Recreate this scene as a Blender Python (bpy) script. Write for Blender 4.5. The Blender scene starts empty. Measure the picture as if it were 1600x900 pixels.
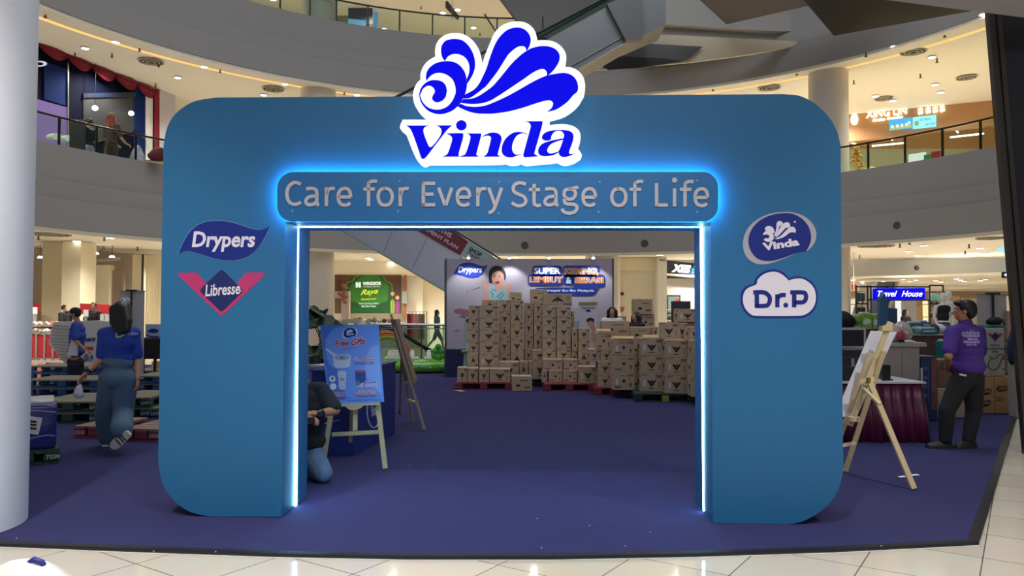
import bpy, bmesh, math, random
from mathutils import Vector, Matrix
from mathutils.geometry import tessellate_polygon
random.seed(7)
R = math.radians
SC = bpy.context.scene
COL = SC.collection
# ---------------------------------------------------------------- camera
F = 1200.0; CAMH = 1.5
cam = bpy.data.cameras.new('camera'); cam.sensor_width = 36; cam.lens = 36 * F / 1600
cam.clip_start = 0.05; cam.clip_end = 300
cam_o = bpy.data.objects.new('camera', cam); COL.objects.link(cam_o)
CR = Matrix.Rotation(R(90) + math.atan(35 / F), 3, 'X') @ Matrix.Rotation(R(0.2), 3, 'Z')
cam_o.matrix_world = Matrix.Translation((0, 0, CAMH)) @ CR.to_4x4()
SC.camera = cam_o
SC.render.resolution_x = 1600; SC.render.resolution_y = 900
SC.view_settings.view_transform = 'Standard'
SC.view_settings.look = 'None'
SC.view_settings.gamma = 1.0
SC.view_settings.use_curve_mapping = False
SC.view_settings.exposure = 0.0
# ---------------------------------------------------------------- world and lights
world = bpy.data.worlds.new('world'); SC.world = world; world.use_nodes = True
world.node_tree.nodes['Background'].inputs[0].default_value = (0.86, 0.9, 1.0, 1)
world.node_tree.nodes['Background'].inputs[1].default_value = 0.2
def lamp(kind, name, loc, power, color=(1, 1, 1), size=0.3, sizey=None, target=None, angle=None, blend=0.6, spread=None):
    l = bpy.data.lights.new(name, kind); l.energy = power; l.color = color
    if kind == 'AREA':
        l.size = size
        if sizey: l.shape = 'RECTANGLE'; l.size_y = sizey
        if spread: l.spread = R(spread)
    else:
        l.shadow_soft_size = size
    if kind == 'SPOT':
        l.spot_size = R(angle or 120); l.spot_blend = blend
    o = bpy.data.objects.new(name, l); COL.objects.link(o); o.location = loc
    d = (Vector(target) - Vector(loc)) if target else Vector((0, 0, -1))
    o.rotation_euler = d.to_track_quat('-Z', 'Y').to_euler()
    return o
WARM = (1.0, 0.94, 0.84); WHITE = (1.0, 0.97, 0.93); COOL = (0.86, 0.93, 1.0)
lamp('AREA', 'atrium_fill', (0, 14, 19), 1700, COOL, 15, 15)  # unseen overhead area light added to lift the whole atrium
lamp('AREA', 'front_fill', (0, -1.5, 5.6), 190, WHITE, 7, 1.6, target=(0, 5.5, 0.9))  # unseen area light added to brighten the front of the arch
lamp('SPOT', 'front_downlight_left', (-2.9, 2.3, 6.0), 800, WHITE, 0.12, target=(-3.3, 4.2, 0), angle=66)
lamp('SPOT', 'front_downlight_middle', (0.3, 2.2, 6.0), 620, WHITE, 0.12, target=(0.2, 3.4, 0), angle=75)
lamp('SPOT', 'front_downlight_right', (4.2, 2.6, 6.0), 620, WHITE, 0.12, target=(4.3, 4.2, 0), angle=80)
def shop_spots(z, pts, power, color=WARM, angle=150):
    for i, (x, y) in enumerate(pts):
        lamp('SPOT', 'ceiling_spotlight', (x, y, z - 0.12), power, color, 0.09, angle=angle, blend=0.8)
# level 1
shop_spots(3.8, [(-15.2, 22), (-12.9, 25.2), (-12.5, 30)], 650)
shop_spots(3.8, [(-6, 34), (-1, 35), (4, 35), (8.5, 34)], 950)
shop_spots(3.8, [(15, 24), (13.5, 29), (18, 27), (15.5, 31.5), (18.5, 31.3), (21.5, 30.6)], 600)
shop_spots(2.93, [(18, 38), (24, 38), (19, 46), (27, 47), (25, 54), (32, 54)], 520)
# level 2
shop_spots(10.2, [(-15.6, 22), (-14.2, 27), (-11, 31), (-5, 33), (1, 34), (7, 33), (12, 30), (15, 27), (17.5, 24), (18, 30), (14, 33)], 680, (1.0, 0.96, 0.9))
# level 3
shop_spots(16.6, [(-13, 32), (-7, 37), (0, 39), (7, 38), (13, 34)], 800)
# ---------------------------------------------------------------- pixel to place
def ray(px, py):
    return CR @ Vector(((px - 800) / F, -(py - 450) / F, -1))
CAM = Vector((0, 0, CAMH))
def P(px, py, D):
    r = ray(px, py); return CAM + r * (D / r.y)
def G(px, py, z=0.0):
    r = ray(px, py); return CAM + r * ((z - CAMH) / r.z)
class Plane:
    """a vertical or tilted plane; n points at the viewer side"""
    def __init__(s, o, n):
        s.o = Vector(o); s.n = Vector(n).normalized()
        if s.n.y > 0: s.n = -s.n
    def __call__(s, px, py, w=0.0):
        r = ray(px, py); t = (s.o - CAM).dot(s.n) / r.dot(s.n)
        return CAM + r * t + s.n * w
def vplane(a, b):
    a = Vector(a); b = Vector(b); d = b - a
    return Plane((a.x, a.y, 0), (d.y, -d.x, 0))
# ---------------------------------------------------------------- materials
def lin(h):
    if not isinstance(h, str): return tuple(h)
    h = h.lstrip('#'); c = [int(h[i:i + 2], 16) / 255 for i in (0, 2, 4)]
    return tuple(x / 12.92 if x <= .04045 else ((x + .055) / 1.055) ** 2.4 for x in c)
MATS = {}
def mat(key, col=None, rough=0.6, metal=0.0, emit=0.0, noise=0.0, nscale=8.0, spec=0.5, trans=0.0, bump=0.0, bscale=60.0, coat=0.0):
    if key in MATS: return MATS[key]
    m = bpy.data.materials.new(key); m.use_nodes = True; MATS[key] = m
    nt = m.node_tree; b = nt.nodes['Principled BSDF']
    c = lin(col)
    b.inputs['Base Color'].default_value = (*c, 1)
    b.inputs['Roughness'].default_value = rough
    b.inputs['Metallic'].default_value = metal
    b.inputs['Specular IOR Level'].default_value = spec
    if coat: b.inputs['Coat Weight'].default_value = coat; b.inputs['Coat Roughness'].default_value = 0.08
    if trans:
        b.inputs['Transmission Weight'].default_value = trans; b.inputs['IOR'].default_value = 1.1
    if emit:
        b.inputs['Emission Color'].default_value = (*c, 1); b.inputs['Emission Strength'].default_value = emit
        b.inputs['Base Color'].default_value = (*[x * .04 for x in c], 1); b.inputs['Specular IOR Level'].default_value = 0.1
    if noise:
        tc = nt.nodes.new('ShaderNodeTexCoord'); n = nt.nodes.new('ShaderNodeTexNoise')
        n.inputs['Scale'].default_value = nscale; n.inputs['Detail'].default_value = 6
        mx = nt.nodes.new('ShaderNodeMix'); mx.data_type = 'RGBA'
        mx.inputs['A'].default_value = (*[x * (1 - noise) for x in c], 1)
        mx.inputs['B'].default_value = (*[min(1, x * (1 + noise)) for x in c], 1)
        nt.links.new(tc.outputs['Object'], n.inputs['Vector'])
        nt.links.new(n.outputs['Fac'], mx.inputs['Factor'])
        nt.links.new(mx.outputs['Result'], b.inputs['Base Color'])
    if bump:
        tc = nt.nodes.new('ShaderNodeTexCoord'); n = nt.nodes.new('ShaderNodeTexNoise')
        n.inputs['Scale'].default_value = bscale; n.inputs['Detail'].default_value = 4
        bp = nt.nodes.new('ShaderNodeBump'); bp.inputs['Strength'].default_value = bump; bp.inputs['Distance'].default_value = 0.01
        nt.links.new(tc.outputs['Object'], n.inputs['Vector'])
        nt.links.new(n.outputs['Fac'], bp.inputs['Height'])
        nt.links.new(bp.outputs['Normal'], b.inputs['Normal'])
    return m
def glass(key, tint='#dfeee6', alpha=0.16, rough=0.03):
    if key in MATS: return MATS[key]
    m = bpy.data.materials.new(key); m.use_nodes = True; MATS[key] = m
    nt = m.node_tree; nt.nodes.clear()
    out = nt.nodes.new('ShaderNodeOutputMaterial'); mix = nt.nodes.new('ShaderNodeMixShader')
    tr = nt.nodes.new('ShaderNodeBsdfTransparent'); gl = nt.nodes.new('ShaderNodeBsdfGlossy')
    tr.inputs[0].default_value = (*lin(tint), 1); gl.inputs['Roughness'].default_value = rough
    fr = nt.nodes.new('ShaderNodeLayerWeight'); fr.inputs['Blend'].default_value = alpha
    nt.links.new(fr.outputs['Fresnel'], mix.inputs[0])
    nt.links.new(tr.outputs[0], mix.inputs[1]); nt.links.new(gl.outputs[0], mix.inputs[2]); nt.links.new(mix.outputs[0], out.inputs[0])
    return m
# ---------------------------------------------------------------- tagging
def tag(o, label=None, cat=None, group=None, kind=None):
    if label: o['label'] = label
    if cat: o['category'] = cat
    if group: o['group'] = group
    if kind: o['kind'] = kind
    return o
def thing(name, label, cat, loc=(0, 0, 0), rz=0.0, group=None):
    o = bpy.data.objects.new(name, None); COL.objects.link(o); o.empty_display_size = 0.1
    o.location = loc; o.rotation_euler = (0, 0, rz)
    return tag(o, label, cat, group)
def mw(o):
    m = o.matrix_basis.copy()
    while o.parent: o = o.parent; m = o.matrix_basis @ m
    return m
# ---------------------------------------------------------------- mesh builder
def smooth_loop(pts, n=5, closed=True):
    """Catmull-Rom through pts; a point with a third item is a corner"""
    N = len(pts); out = []
    q = [Vector(p[:2]) for p in pts]; c = [len(p) > 2 for p in pts]
    rng = range(N) if closed else range(N - 1)
    for i in rng:
        a, b = q[i], q[(i + 1) % N]
        p0 = q[(i - 1) % N] if (closed or i > 0) else a * 2 - b
        p3 = q[(i + 2) % N] if (closed or i + 2 < N) else b * 2 - a
        if c[i]: p0 = a * 2 - b if c[(i + 1) % N] else a
        if c[(i + 1) % N]: p3 = b * 2 - a if c[i] else b
        if c[i] and c[(i + 1) % N]: out.append(a); continue
        for k in range(n):
            t = k / n
            out.append(0.5 * ((2 * a) + (b - p0) * t + (2 * p0 - 5 * a + 4 * b - p3) * t * t + (3 * a - p0 - 3 * b + p3) * t ** 3))
    if not closed: out.append(q[-1])
    return out
class MB:
    def __init__(s, T=None):
        s.v = []; s.f = []; s.mi = []; s.T = T; s.cur = 0
    def add(s, vs, fs):
        k = len(s.v)
        if s.T is not None: vs = [s.T @ Vector(v) for v in vs]
        s.v.extend([tuple(v) for v in vs])
        for f in fs: s.f.append([k + i for i in f]); s.mi.append(s.cur)
        return s
    def quad(s, *pts): return s.add(pts, [list(range(len(pts)))])
    def box(s, c, d, rz=0.0, rx=0.0, ry=0.0):
        M_ = Matrix.Translation(c) @ Matrix.Rotation(rz, 4, 'Z') @ Matrix.Rotation(ry, 4, 'Y') @ Matrix.Rotation(rx, 4, 'X')
        x, y, z = d[0] / 2, d[1] / 2, d[2] / 2
        vs = [M_ @ Vector((i * x, j * y, k * z)) for i in (-1, 1) for j in (-1, 1) for k in (-1, 1)]
        return s.add(vs, [(0, 1, 3, 2), (4, 6, 7, 5), (0, 4, 5, 1), (2, 3, 7, 6), (0, 2, 6, 4), (1, 5, 7, 3)])
    def bb(s, x0, x1, y0, y1, z0, z1):
        return s.box(((x0 + x1) / 2, (y0 + y1) / 2, (z0 + z1) / 2), (x1 - x0, y1 - y0, z1 - z0))
    def rbox(s, c, d, r=0.02, rz=0.0, seg=3, rx=0.0, ry=0.0):
        """box with rounded vertical edges and chamfered top/bottom"""
        M_ = Matrix.Translation(c) @ Matrix.Rotation(rz, 4, 'Z') @ Matrix.Rotation(ry, 4, 'Y') @ Matrix.Rotation(rx, 4, 'X')
        def ring(ins, z):
            o = []
            for q, (sx, sy) in enumerate(((1, 1), (-1, 1), (-1, -1), (1, -1))):
                for k in range(seg + 1):
                    a = R(90) * (q + k / seg)
                    o.append(M_ @ Vector((sx * (d[0] / 2 - r) + (r - ins) * math.cos(a), sy * (d[1] / 2 - r) + (r - ins) * math.sin(a), z)))
            return o
        h = d[2] / 2
        rings = [ring(r * .7, -h), ring(r * .2, -h + r * .3), ring(0, -h + r), ring(0, h - r), ring(r * .2, h - r * .3), ring(r * .7, h)]
        return s.loft(rings)
    def loft(s, rings, caps=True, closed=True):
        n = len(rings[0]); vs = [v for r_ in rings for v in r_]; fs = []
        for i in range(len(rings) - 1):
            for j in range(n if closed else n - 1):
                k = (j + 1) % n
                fs.append((i * n + j, i * n + k, (i + 1) * n + k, (i + 1) * n + j))
        if caps: fs.append(tuple(reversed(range(n)))); fs.append(tuple((len(rings) - 1) * n + j for j in range(n)))
        return s.add(vs, fs)
    def cyl(s, a, b, r1, r2=None, seg=14, caps=True):
        a = Vector(a); b = Vector(b); r2 = r1 if r2 is None else r2
        z = (b - a).normalized(); x = z.orthogonal().normalized(); y = z.cross(x)
        ra = [a + (x * math.cos(t) + y * math.sin(t)) * r1 for t in [2 * math.pi * i / seg for i in range(seg)]]
        rb = [b + (x * math.cos(t) + y * math.sin(t)) * r2 for t in [2 * math.pi * i / seg for i in range(seg)]]
        return s.loft([ra, rb], caps)
    def bar(s, a, b, w, h, up=(0, 0, 1)):
        a = Vector(a); b = Vector(b); z = (b - a).normalized(); u = Vector(up)
        x = z.cross(u)
        if x.length < 1e-4: x = z.orthogonal()
        x.normalize(); y = x.cross(z)
        c = [x * w / 2 * i + y * h / 2 * j for i, j in ((-1, -1), (1, -1), (1, 1), (-1, 1))]
        return s.loft([[a + q for q in c], [b + q for q in c]])
    def tube(s, pts, r, seg=8, caps=True):
        pts = [Vector(p) for p in pts]; rings = []; x = None
        for i, p in enumerate(pts):
            d = (pts[min(i + 1, len(pts) - 1)] - pts[max(i - 1, 0)]).normalized()
            x = (x - d * x.dot(d)).normalized() if x is not None else d.orthogonal().normalized()
            y = d.cross(x); rr = r[i] if isinstance(r, (list, tuple)) else r
            rings.append([p + (x * math.cos(t) + y * math.sin(t)) * rr for t in [2 * math.pi * k / seg for k in range(seg)]])
        return s.loft(rings, caps)
    def ell(s, c, r, seg=14, rings=9, rot=None):
        rx, ry, rz = (r, r, r) if isinstance(r, (int, float)) else r
        M_ = Matrix.Translation(c) @ (rot.to_4x4() if rot is not None else Matrix.Identity(4))
        vs = [M_ @ Vector((0, 0, -rz))]
        for i in range(1, rings):
            p = math.pi * i / rings - math.pi / 2
            for j in range(seg):
                t = 2 * math.pi * j / seg
                vs.append(M_ @ Vector((rx * math.cos(p) * math.cos(t), ry * math.cos(p) * math.sin(t), rz * math.sin(p))))
        vs.append(M_ @ Vector((0, 0, rz))); fs = []
        for j in range(seg):
            k = (j + 1) % seg
            fs.append((0, 1 + k, 1 + j))
            for i in range(rings - 2): fs.append((1 + i * seg + j, 1 + i * seg + k, 1 + (i + 1) * seg + k, 1 + (i + 1) * seg + j))
            fs.append((len(vs) - 1, 1 + (rings - 2) * seg + j, 1 + (rings - 2) * seg + k))
        return s.add(vs, fs)
    def limb(s, a, ra, b, rb, seg=14):
        s.cyl(a, b, ra, rb, seg); s.ell(a, ra, seg, 8); s.ell(b, rb, seg, 8); return s
    def prism(s, loops, m3, w0, w1, back=False):
        """loops of 2D points, m3(x, y, w) -> 3D; front face at w1"""
        loops = [[Vector((p[0], p[1])) for p in l] for l in loops]
        tri = tessellate_polygon([[Vector((p.x, p.y, 0)) for p in l] for l in loops])
        flat = [p for l in loops for p in l]
        s.add([m3(p.x, p.y, w1) for p in flat], [tuple(t) for t in tri])
        if back: s.add([m3(p.x, p.y, w0) for p in flat], [tuple(reversed(t)) for t in tri])
        if abs(w1 - w0) > 1e-6:
            for l in loops:
                n = len(l)
                s.add([m3(p.x, p.y, w1) for p in l] + [m3(p.x, p.y, w0) for p in l],
                      [(i, (i + 1) % n, n + (i + 1) % n, n + i) for i in range(n)])
        return s
    def ribbon(s, pts, wid, m3, w0, w1, n=5, smooth=True):
        p = smooth_loop(pts, n, False) if smooth else [Vector(q[:2]) for q in pts]
        L = []; Rr = []
        for i in range(len(p)):
            d = p[min(i + 1, len(p) - 1)] - p[max(i - 1, 0)]
            if d.length < 1e-9: d = Vector((1, 0))
            d.normalize(); nn = Vector((-d.y, d.x)) * wid / 2
            L.append(p[i] + nn); Rr.append(p[i] - nn)
        k = len(p)
        vs = [m3(q.x, q.y, w1) for q in L + Rr] + [m3(q.x, q.y, w0) for q in L + Rr]
        fs = []
        for i in range(k - 1):
            fs.append((i, i + 1, k + i + 1, k + i))
            fs.append((i, 2 * k + i, 2 * k + i + 1, i + 1)); fs.append((k + i, k + i + 1, 3 * k + i + 1, 3 * k + i))
        fs.append((0, k, 3 * k, 2 * k)); fs.append((k - 1, 3 * k - 1, 4 * k - 1, 2 * k - 1)[::1])
        return s.add(vs, [f for f in fs])
    def text(s, body, m3, bl, br, tl, w, bold=0.0, depth=0.0, shear=0.0, spacing=1.0):
        """text filling the parallelogram bl, br, tl (2D)"""
        vs, fs = glyphs(body, bold, shear, spacing)
        if not vs: return s
        x0 = min(v[0] for v in vs); x1 = max(v[0] for v in vs); y0 = min(v[1] for v in vs); y1 = max(v[1] for v in vs)
        bl = Vector(bl); br = Vector(br); tl = Vector(tl)
        def mp(v, ww):
            q = bl + (br - bl) * ((v[0] - x0) / (x1 - x0)) + (tl - bl) * ((v[1] - y0) / (y1 - y0)); return m3(q.x, q.y, ww)
        s.add([mp(v, w) for v in vs], fs)
        if depth:
            ed = {}
            for f in fs:
                for i in range(len(f)):
                    a, b = f[i], f[(i + 1) % len(f)]; e = (min(a, b), max(a, b)); ed[e] = ed.get(e, 0) + 1
            for (a, b), c in ed.items():
                if c == 1: s.add([mp(vs[a], w), mp(vs[b], w), mp(vs[b], w - depth), mp(vs[a], w - depth)], [(0, 1, 2, 3)])
        return s
    def build(s, name, m, parent=None, world=True, smooth=False, fix=True, origin=None):
        me = bpy.data.meshes.new(name)
        vs = [Vector(v) for v in s.v]
        loc = Vector((0, 0, 0))
        if parent is not None:
            if world:
                inv = mw(parent).inverted(); vs = [inv @ v for v in vs]
        elif world and vs:
            if origin is None:
                xs = [v.x for v in vs]; ys = [v.y for v in vs]; zs = [v.z for v in vs]
                loc = Vector(((min(xs) + max(xs)) / 2, (min(ys) + max(ys)) / 2, min(zs)))
            else: loc = Vector(origin)
            vs = [v - loc for v in vs]
        me.from_pydata([tuple(v) for v in vs], [], s.f)
        ms = m if isinstance(m, (list, tuple)) else [m]
        for q in ms: me.materials.append(q)
        if len(ms) > 1:
            for p, i in zip(me.polygons, s.mi): p.material_index = i
        me.validate()
        if fix:
            bm = bmesh.new(); bm.from_mesh(me)
            bmesh.ops.remove_doubles(bm, verts=bm.verts, dist=1e-5)
            bmesh.ops.recalc_face_normals(bm, faces=bm.faces)
            bm.to_mesh(me); bm.free()
        if smooth:
            me.shade_smooth() if smooth is True else shade_angle(me, smooth)
        o = bpy.data.objects.new(name, me); COL.objects.link(o); o.location = loc
        if parent is not None: o.parent = parent
        return o
def shade_angle(me, deg):
    me.shade_smooth()
    try: me.set_sharp_from_angle(angle=R(deg))
    except Exception: pass
GL = {}
def glyphs(body, bold, shear, spacing):
    k = (body, bold, shear, spacing)
    if k in GL: return GL[k]
    cu = bpy.data.curves.new('lettering', 'FONT'); cu.body = body; cu.size = 1; cu.offset = bold; cu.shear = shear; cu.space_character = spacing
    cu.resolution_u = 3; cu.fill_mode = 'FRONT'
    o = bpy.data.objects.new('lettering', cu)
    me = o.to_mesh(); vs = [tuple(v.co)[:2] for v in me.vertices]; fs = [tuple(p.vertices) for p in me.polygons]
    o.to_mesh_clear(); bpy.data.objects.remove(o); bpy.data.curves.remove(cu)
    GL[k] = (vs, fs); return GL[k]
def remesh(mb, name, m, parent, voxel=0.007, sm=3, fac=0.6):
    me = bpy.data.meshes.new('tmp'); me.from_pydata(mb.v, [], mb.f)
    bm = bmesh.new(); bm.from_mesh(me); bmesh.ops.recalc_face_normals(bm, faces=bm.faces); bm.to_mesh(me); bm.free()
    o = bpy.data.objects.new('tmp', me); COL.objects.link(o)
    md = o.modifiers.new('r', 'REMESH'); md.mode = 'VOXEL'; md.voxel_size = voxel
    if sm: ms = o.modifiers.new('s', 'SMOOTH'); ms.iterations = sm; ms.factor = fac
    dg = bpy.context.evaluated_depsgraph_get(); dg.update()
    nm = bpy.data.meshes.new_from_object(o.evaluated_get(dg)); nm.name = name
    bpy.data.objects.remove(o); bpy.data.meshes.remove(me)
    nm.transform(mw(parent).inverted()); nm.materials.clear(); nm.materials.append(m); nm.shade_smooth()
    ob = bpy.data.objects.new(name, nm); COL.objects.link(ob); ob.parent = parent
    return ob
def drape(o, target, off=.004):
    from mathutils.bvhtree import BVHTree
    me = target.data; t = BVHTree.FromPolygons([v.co for v in me.vertices], [p.vertices for p in me.polygons])
    inv = mw(o.parent).to_3x3().inverted(); d = inv @ Vector((0, 1, 0))
    for v in o.data.vertices:
        h = t.ray_cast(v.co - d * .6, d)
        if h[0] is not None: v.co = h[0] - d * off
def circ(cx, cy, rx, ry=None, n=28, a0=0, a1=360):
    ry = rx if ry is None else ry
    full = abs(a1 - a0) >= 360
    return [(cx + rx * math.cos(R(a0 + (a1 - a0) * i / (n if full else n - 1))), cy + ry * math.sin(R(a0 + (a1 - a0) * i / (n if full else n - 1)))) for i in range(n)]
def rrect(x0, y0, x1, y1, r, n=6):
    if not isinstance(r, (tuple, list)): r = (r,) * 4
    o = []
    for (cx, cy, a, q) in ((x0 + r[0], y0 + r[0], 180, r[0]), (x1 - r[1], y0 + r[1], 270, r[1]), (x1 - r[2], y1 - r[2], 0, r[2]), (x0 + r[3], y1 - r[3], 90, r[3])):
        for k in range(n + 1): o.append((cx + q * math.cos(R(a + 90 * k / n)), cy + q * math.sin(R(a + 90 * k / n))))
    return o
def flat(o, ux, uy):
    """local sheet: x along ux, y along uy, w along the normal"""
    o = Vector(o); ux = Vector(ux).normalized(); uy = Vector(uy).normalized(); n = ux.cross(uy)
    return lambda x, y, w=0.0: o + ux * x + uy * y + n * w
def copy_tree(o, parent=None):
    c = o.copy(); COL.objects.link(c)
    if parent is not None: c.parent = parent
    for ch in list(o.children): copy_tree(ch, c)
    return c
# ================================================================ SETTING
grey = mat('bulkhead_paint', '#9d9a98', 0.7, noise=0.02, nscale=0.4)
cream = mat('ceiling_cream', '#f1ebdd', 0.75)
creamwall = mat('wall_cream', '#ece4cf', 0.7)
white = mat('white_paint', '#e4e3e4', 0.6)
def floor_mat():
    m = bpy.data.materials.new('floor_tile'); m.use_nodes = True
    nt = m.node_tree; b = nt.nodes['Principled BSDF']; N = nt.nodes.new; L = nt.links.new
    geo = N('ShaderNodeNewGeometry')
    def line(nx, ny, off, per):
        d = N('ShaderNodeVectorMath'); d.operation = 'DOT_PRODUCT'; d.inputs[1].default_value = (nx, ny, 0)
        L(geo.outputs['Position'], d.inputs[0])
        a = N('ShaderNodeMath'); a.operation = 'SUBTRACT'; a.inputs[1].default_value = off - 40 * per; L(d.outputs['Value'], a.inputs[0])
        dv = N('ShaderNodeMath'); dv.operation = 'DIVIDE'; dv.inputs[1].default_value = per; L(a.outputs[0], dv.inputs[0])
        fr = N('ShaderNodeMath'); fr.operation = 'FRACT'; L(dv.outputs[0], fr.inputs[0])
        s = N('ShaderNodeMath'); s.operation = 'SUBTRACT'; s.inputs[1].default_value = 0.5; L(fr.outputs[0], s.inputs[0])
        ab = N('ShaderNodeMath'); ab.operation = 'ABSOLUTE'; L(s.outputs[0], ab.inputs[0])
        g = N('ShaderNodeMath'); g.operation = 'GREATER_THAN'; g.inputs[1].default_value = 0.5 - 0.0035 / per; L(ab.outputs[0], g.inputs[0])
        fl = N('ShaderNodeMath'); fl.operation = 'FLOOR'; L(dv.outputs[0], fl.inputs[0])
        return g, fl
    g1, f1 = line(.555, .832, 2.61, .6); g2, f2 = line(.832, -.555, -.234, .6)
    mx = N('ShaderNodeMath'); mx.operation = 'MAXIMUM'; L(g1.outputs[0], mx.inputs[0]); L(g2.outputs[0], mx.inputs[1])
    cb = N('ShaderNodeCombineXYZ'); L(f1.outputs[0], cb.inputs[0]); L(f2.outputs[0], cb.inputs[1])
    wn = N('ShaderNodeTexWhiteNoise'); L(cb.outputs[0], wn.inputs['Vector'])
    c1 = N('ShaderNodeMix'); c1.data_type = 'RGBA'; c1.inputs['A'].default_value = (*lin('#ddd0bb'), 1); c1.inputs['B'].default_value = (*lin('#e8dcc8'), 1)
    L(wn.outputs['Value'], c1.inputs['Factor'])
    no = N('ShaderNodeTexNoise'); no.inputs['Scale'].default_value = 3.0; no.inputs['Detail'].default_value = 8; L(geo.outputs['Position'], no.inputs['Vector'])
    c3 = N('ShaderNodeMix'); c3.data_type = 'RGBA'; c3.blend_type = 'MULTIPLY'; c3.inputs['Factor'].default_value = .18
    L(c1.outputs['Result'], c3.inputs['A']); L(no.outputs['Color'], c3.inputs['B'])
    c2 = N('ShaderNodeMix'); c2.data_type = 'RGBA'; c2.inputs['B'].default_value = (*lin('#6a5f52'), 1)
    L(mx.outputs[0], c2.inputs['Factor']); L(c3.outputs['Result'], c2.inputs['A']); L(c2.outputs['Result'], b.inputs['Base Color'])
    b.inputs['Roughness'].default_value = 0.07; b.inputs['Specular IOR Level'].default_value = 0.6
    return m
FL = -0.02
mb = MB(); mb.bb(-40, 40, -6, 60, FL - .2, FL); o = mb.build('floor', floor_mat()); o['kind'] = 'structure'
# ring shaped floors of the atrium
C0 = Vector((0.3, 16.6)); RR = 14.6
def rp(phi, r, z): return Vector((C0.x + r * math.sin(phi), C0.y + r * math.cos(phi), z))
def ring_at(px, r):
    k = (px - 800) / F
    a = 1 + k * k; b = -2 * (k * C0.x + C0.y); c = C0.x ** 2 + C0.y ** 2 - r * r
    D = (-b + math.sqrt(b * b - 4 * a * c)) / (2 * a)
    return D, math.atan2(k * D - C0.x, D - C0.y)
def revolve(name, prof, m, p0=-100, p1=100, n=90, closed=True):
    mb = MB()
    rings = [[rp(R(p0 + (p1 - p0) * i / n), r, z) for r, z in prof] for i in range(n + 1)]
    mb.loft(rings, caps=closed, closed=closed)
    o = mb.build(name, m, smooth=25); o['kind'] = 'structure'; return o
gap = mat('shadow_gap', '#57534f', 0.8)
for k, zb in enumerate((3.8, 10.2)):
    prof = [(RR + .5, zb), (RR, zb), (RR, zb + .9), (RR + .07, zb + .93), (RR + .07, zb + 1.42), (RR + .14, zb + 1.46), (RR + .14, zb + 2.5), (RR + .45, zb + 2.5), (RR + .45, zb + 1.9), (RR + .5, zb + .3)]
    revolve('wall_balcony', prof, grey)
    revolve('floor_upper', [(RR + .4, zb + 1.75), (RR + 26, zb + 1.75), (RR + 26, zb + 1.9), (RR + .4, zb + 1.9)], mat('upper_floor', '#d8ccb4', .2))
    revolve('ceiling', [(RR + .05, zb + .02), (RR + 34, zb + .02), (RR + 34, zb + .2), (RR + .05, zb + .2)], cream)
    if k == 1:
        revolve('trim_1', [(RR + .93, zb - .02), (RR + 1.16, zb - .02), (RR + 1.16, zb + .03), (RR + .93, zb + .03)], mat('cove_glow', '#ffbe6e', emit=1.3))
        revolve('trim_2', [(RR + .05, zb - .1), (RR + .93, zb - .03), (RR + .93, zb + .03), (RR + .05, zb + .03)], cream)
revolve('trim_3', [(RR - .02, 3.72), (RR + .25, 3.72), (RR + .25, 3.82), (RR - .02, 3.82)], mat('soffit_trim', '#d9d0bb', .6))
revolve('ceiling', [(RR - 1, 16.6), (RR + 30, 16.6), (RR + 30, 16.8), (RR - 1, 16.8)], cream)
# round columns on the ring
for px in (494, 940, 1297, 205):
    D, ph = ring_at(px, RR + 1.1); mb = MB()
    if px == 205: continue
    c = rp(ph, RR + 1.1, 0)
    for z0, z1 in ((FL, 3.83), (5.7, 10.23), (12.1, 16.6))[:(1 if px == 940 else 3)]: mb.cyl((c.x, c.y, z0), (c.x, c.y, z1), .68, seg=40)
    o = mb.build('pillar', mat('pillar_paint', '#cfc8bd', .55), smooth=40); o['kind'] = 'structure'
# near pillar at the left
mb = MB(); mb.cyl((-3.93, 5.30, 0.004), (-3.93, 5.30, 9), .53, seg=64)
o = mb.build('pillar', mat('near_pillar', '#efeef4', .5, noise=.05, nscale=2.5, bump=.25, bscale=5), smooth=40); o['kind'] = 'structure'
# ---- back walls level 1
def wallbox(name, a, b, z0, z1, m, th=.2):
    a = Vector(a); b = Vector(b); d = (b - a); n = Vector((-d.y, d.x)).normalized() * th
    if n.y < 0: n = -n
    mb = MB(); q = [a, b, b + n, a + n]
    mb.loft([[Vector((p.x, p.y, z0)) for p in q], [Vector((p.x, p.y, z1)) for p in q]])
    o = mb.build(name, m); o['kind'] = 'structure'; return o
def lx(px, D): return ((px - 800) / F * D, D)
taupe = mat('taupe_wall', '#8d7c6d', .7); shopwhite = mat('shop_white', '#f1ede2', .6)
wallbox('wall_left_shop_back', (-23, 22), (-13, 36), FL, 3.82, mat('shop_brown', '#a8998a', .7))
wallbox('wall_left_gallery_upper', (-24, 20), (-13, 40), 5.7, 10.22, creamwall)
wallbox('wall_back_middle', lx(480, 38), lx(1028, 38), FL, 3.82, creamwall)
wallbox('wall_back_middle_header', lx(516, 36.9), lx(700, 36.9), 3.15, 3.82, creamwall)
wallbox('wall_back_middle_far_left', lx(180, 38.2), lx(485, 38.2), FL, 3.82, creamwall)
wallbox('wall_back_right_far', lx(1095, 36.2), lx(1325, 43), FL, 3.82, creamwall)
wallbox('wall_back_upper', (-20, 37.5), (24, 37.5), 5.7, 10.22, creamwall)
wallbox('wall_back_top', (-30, 44), (30, 46), 12.1, 16.62, creamwall)
wallbox('wall_right_far', lx(1300, 62), lx(1760, 58), FL, 3.82, mat('far_wall', '#d8cbb0', .7))
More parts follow.
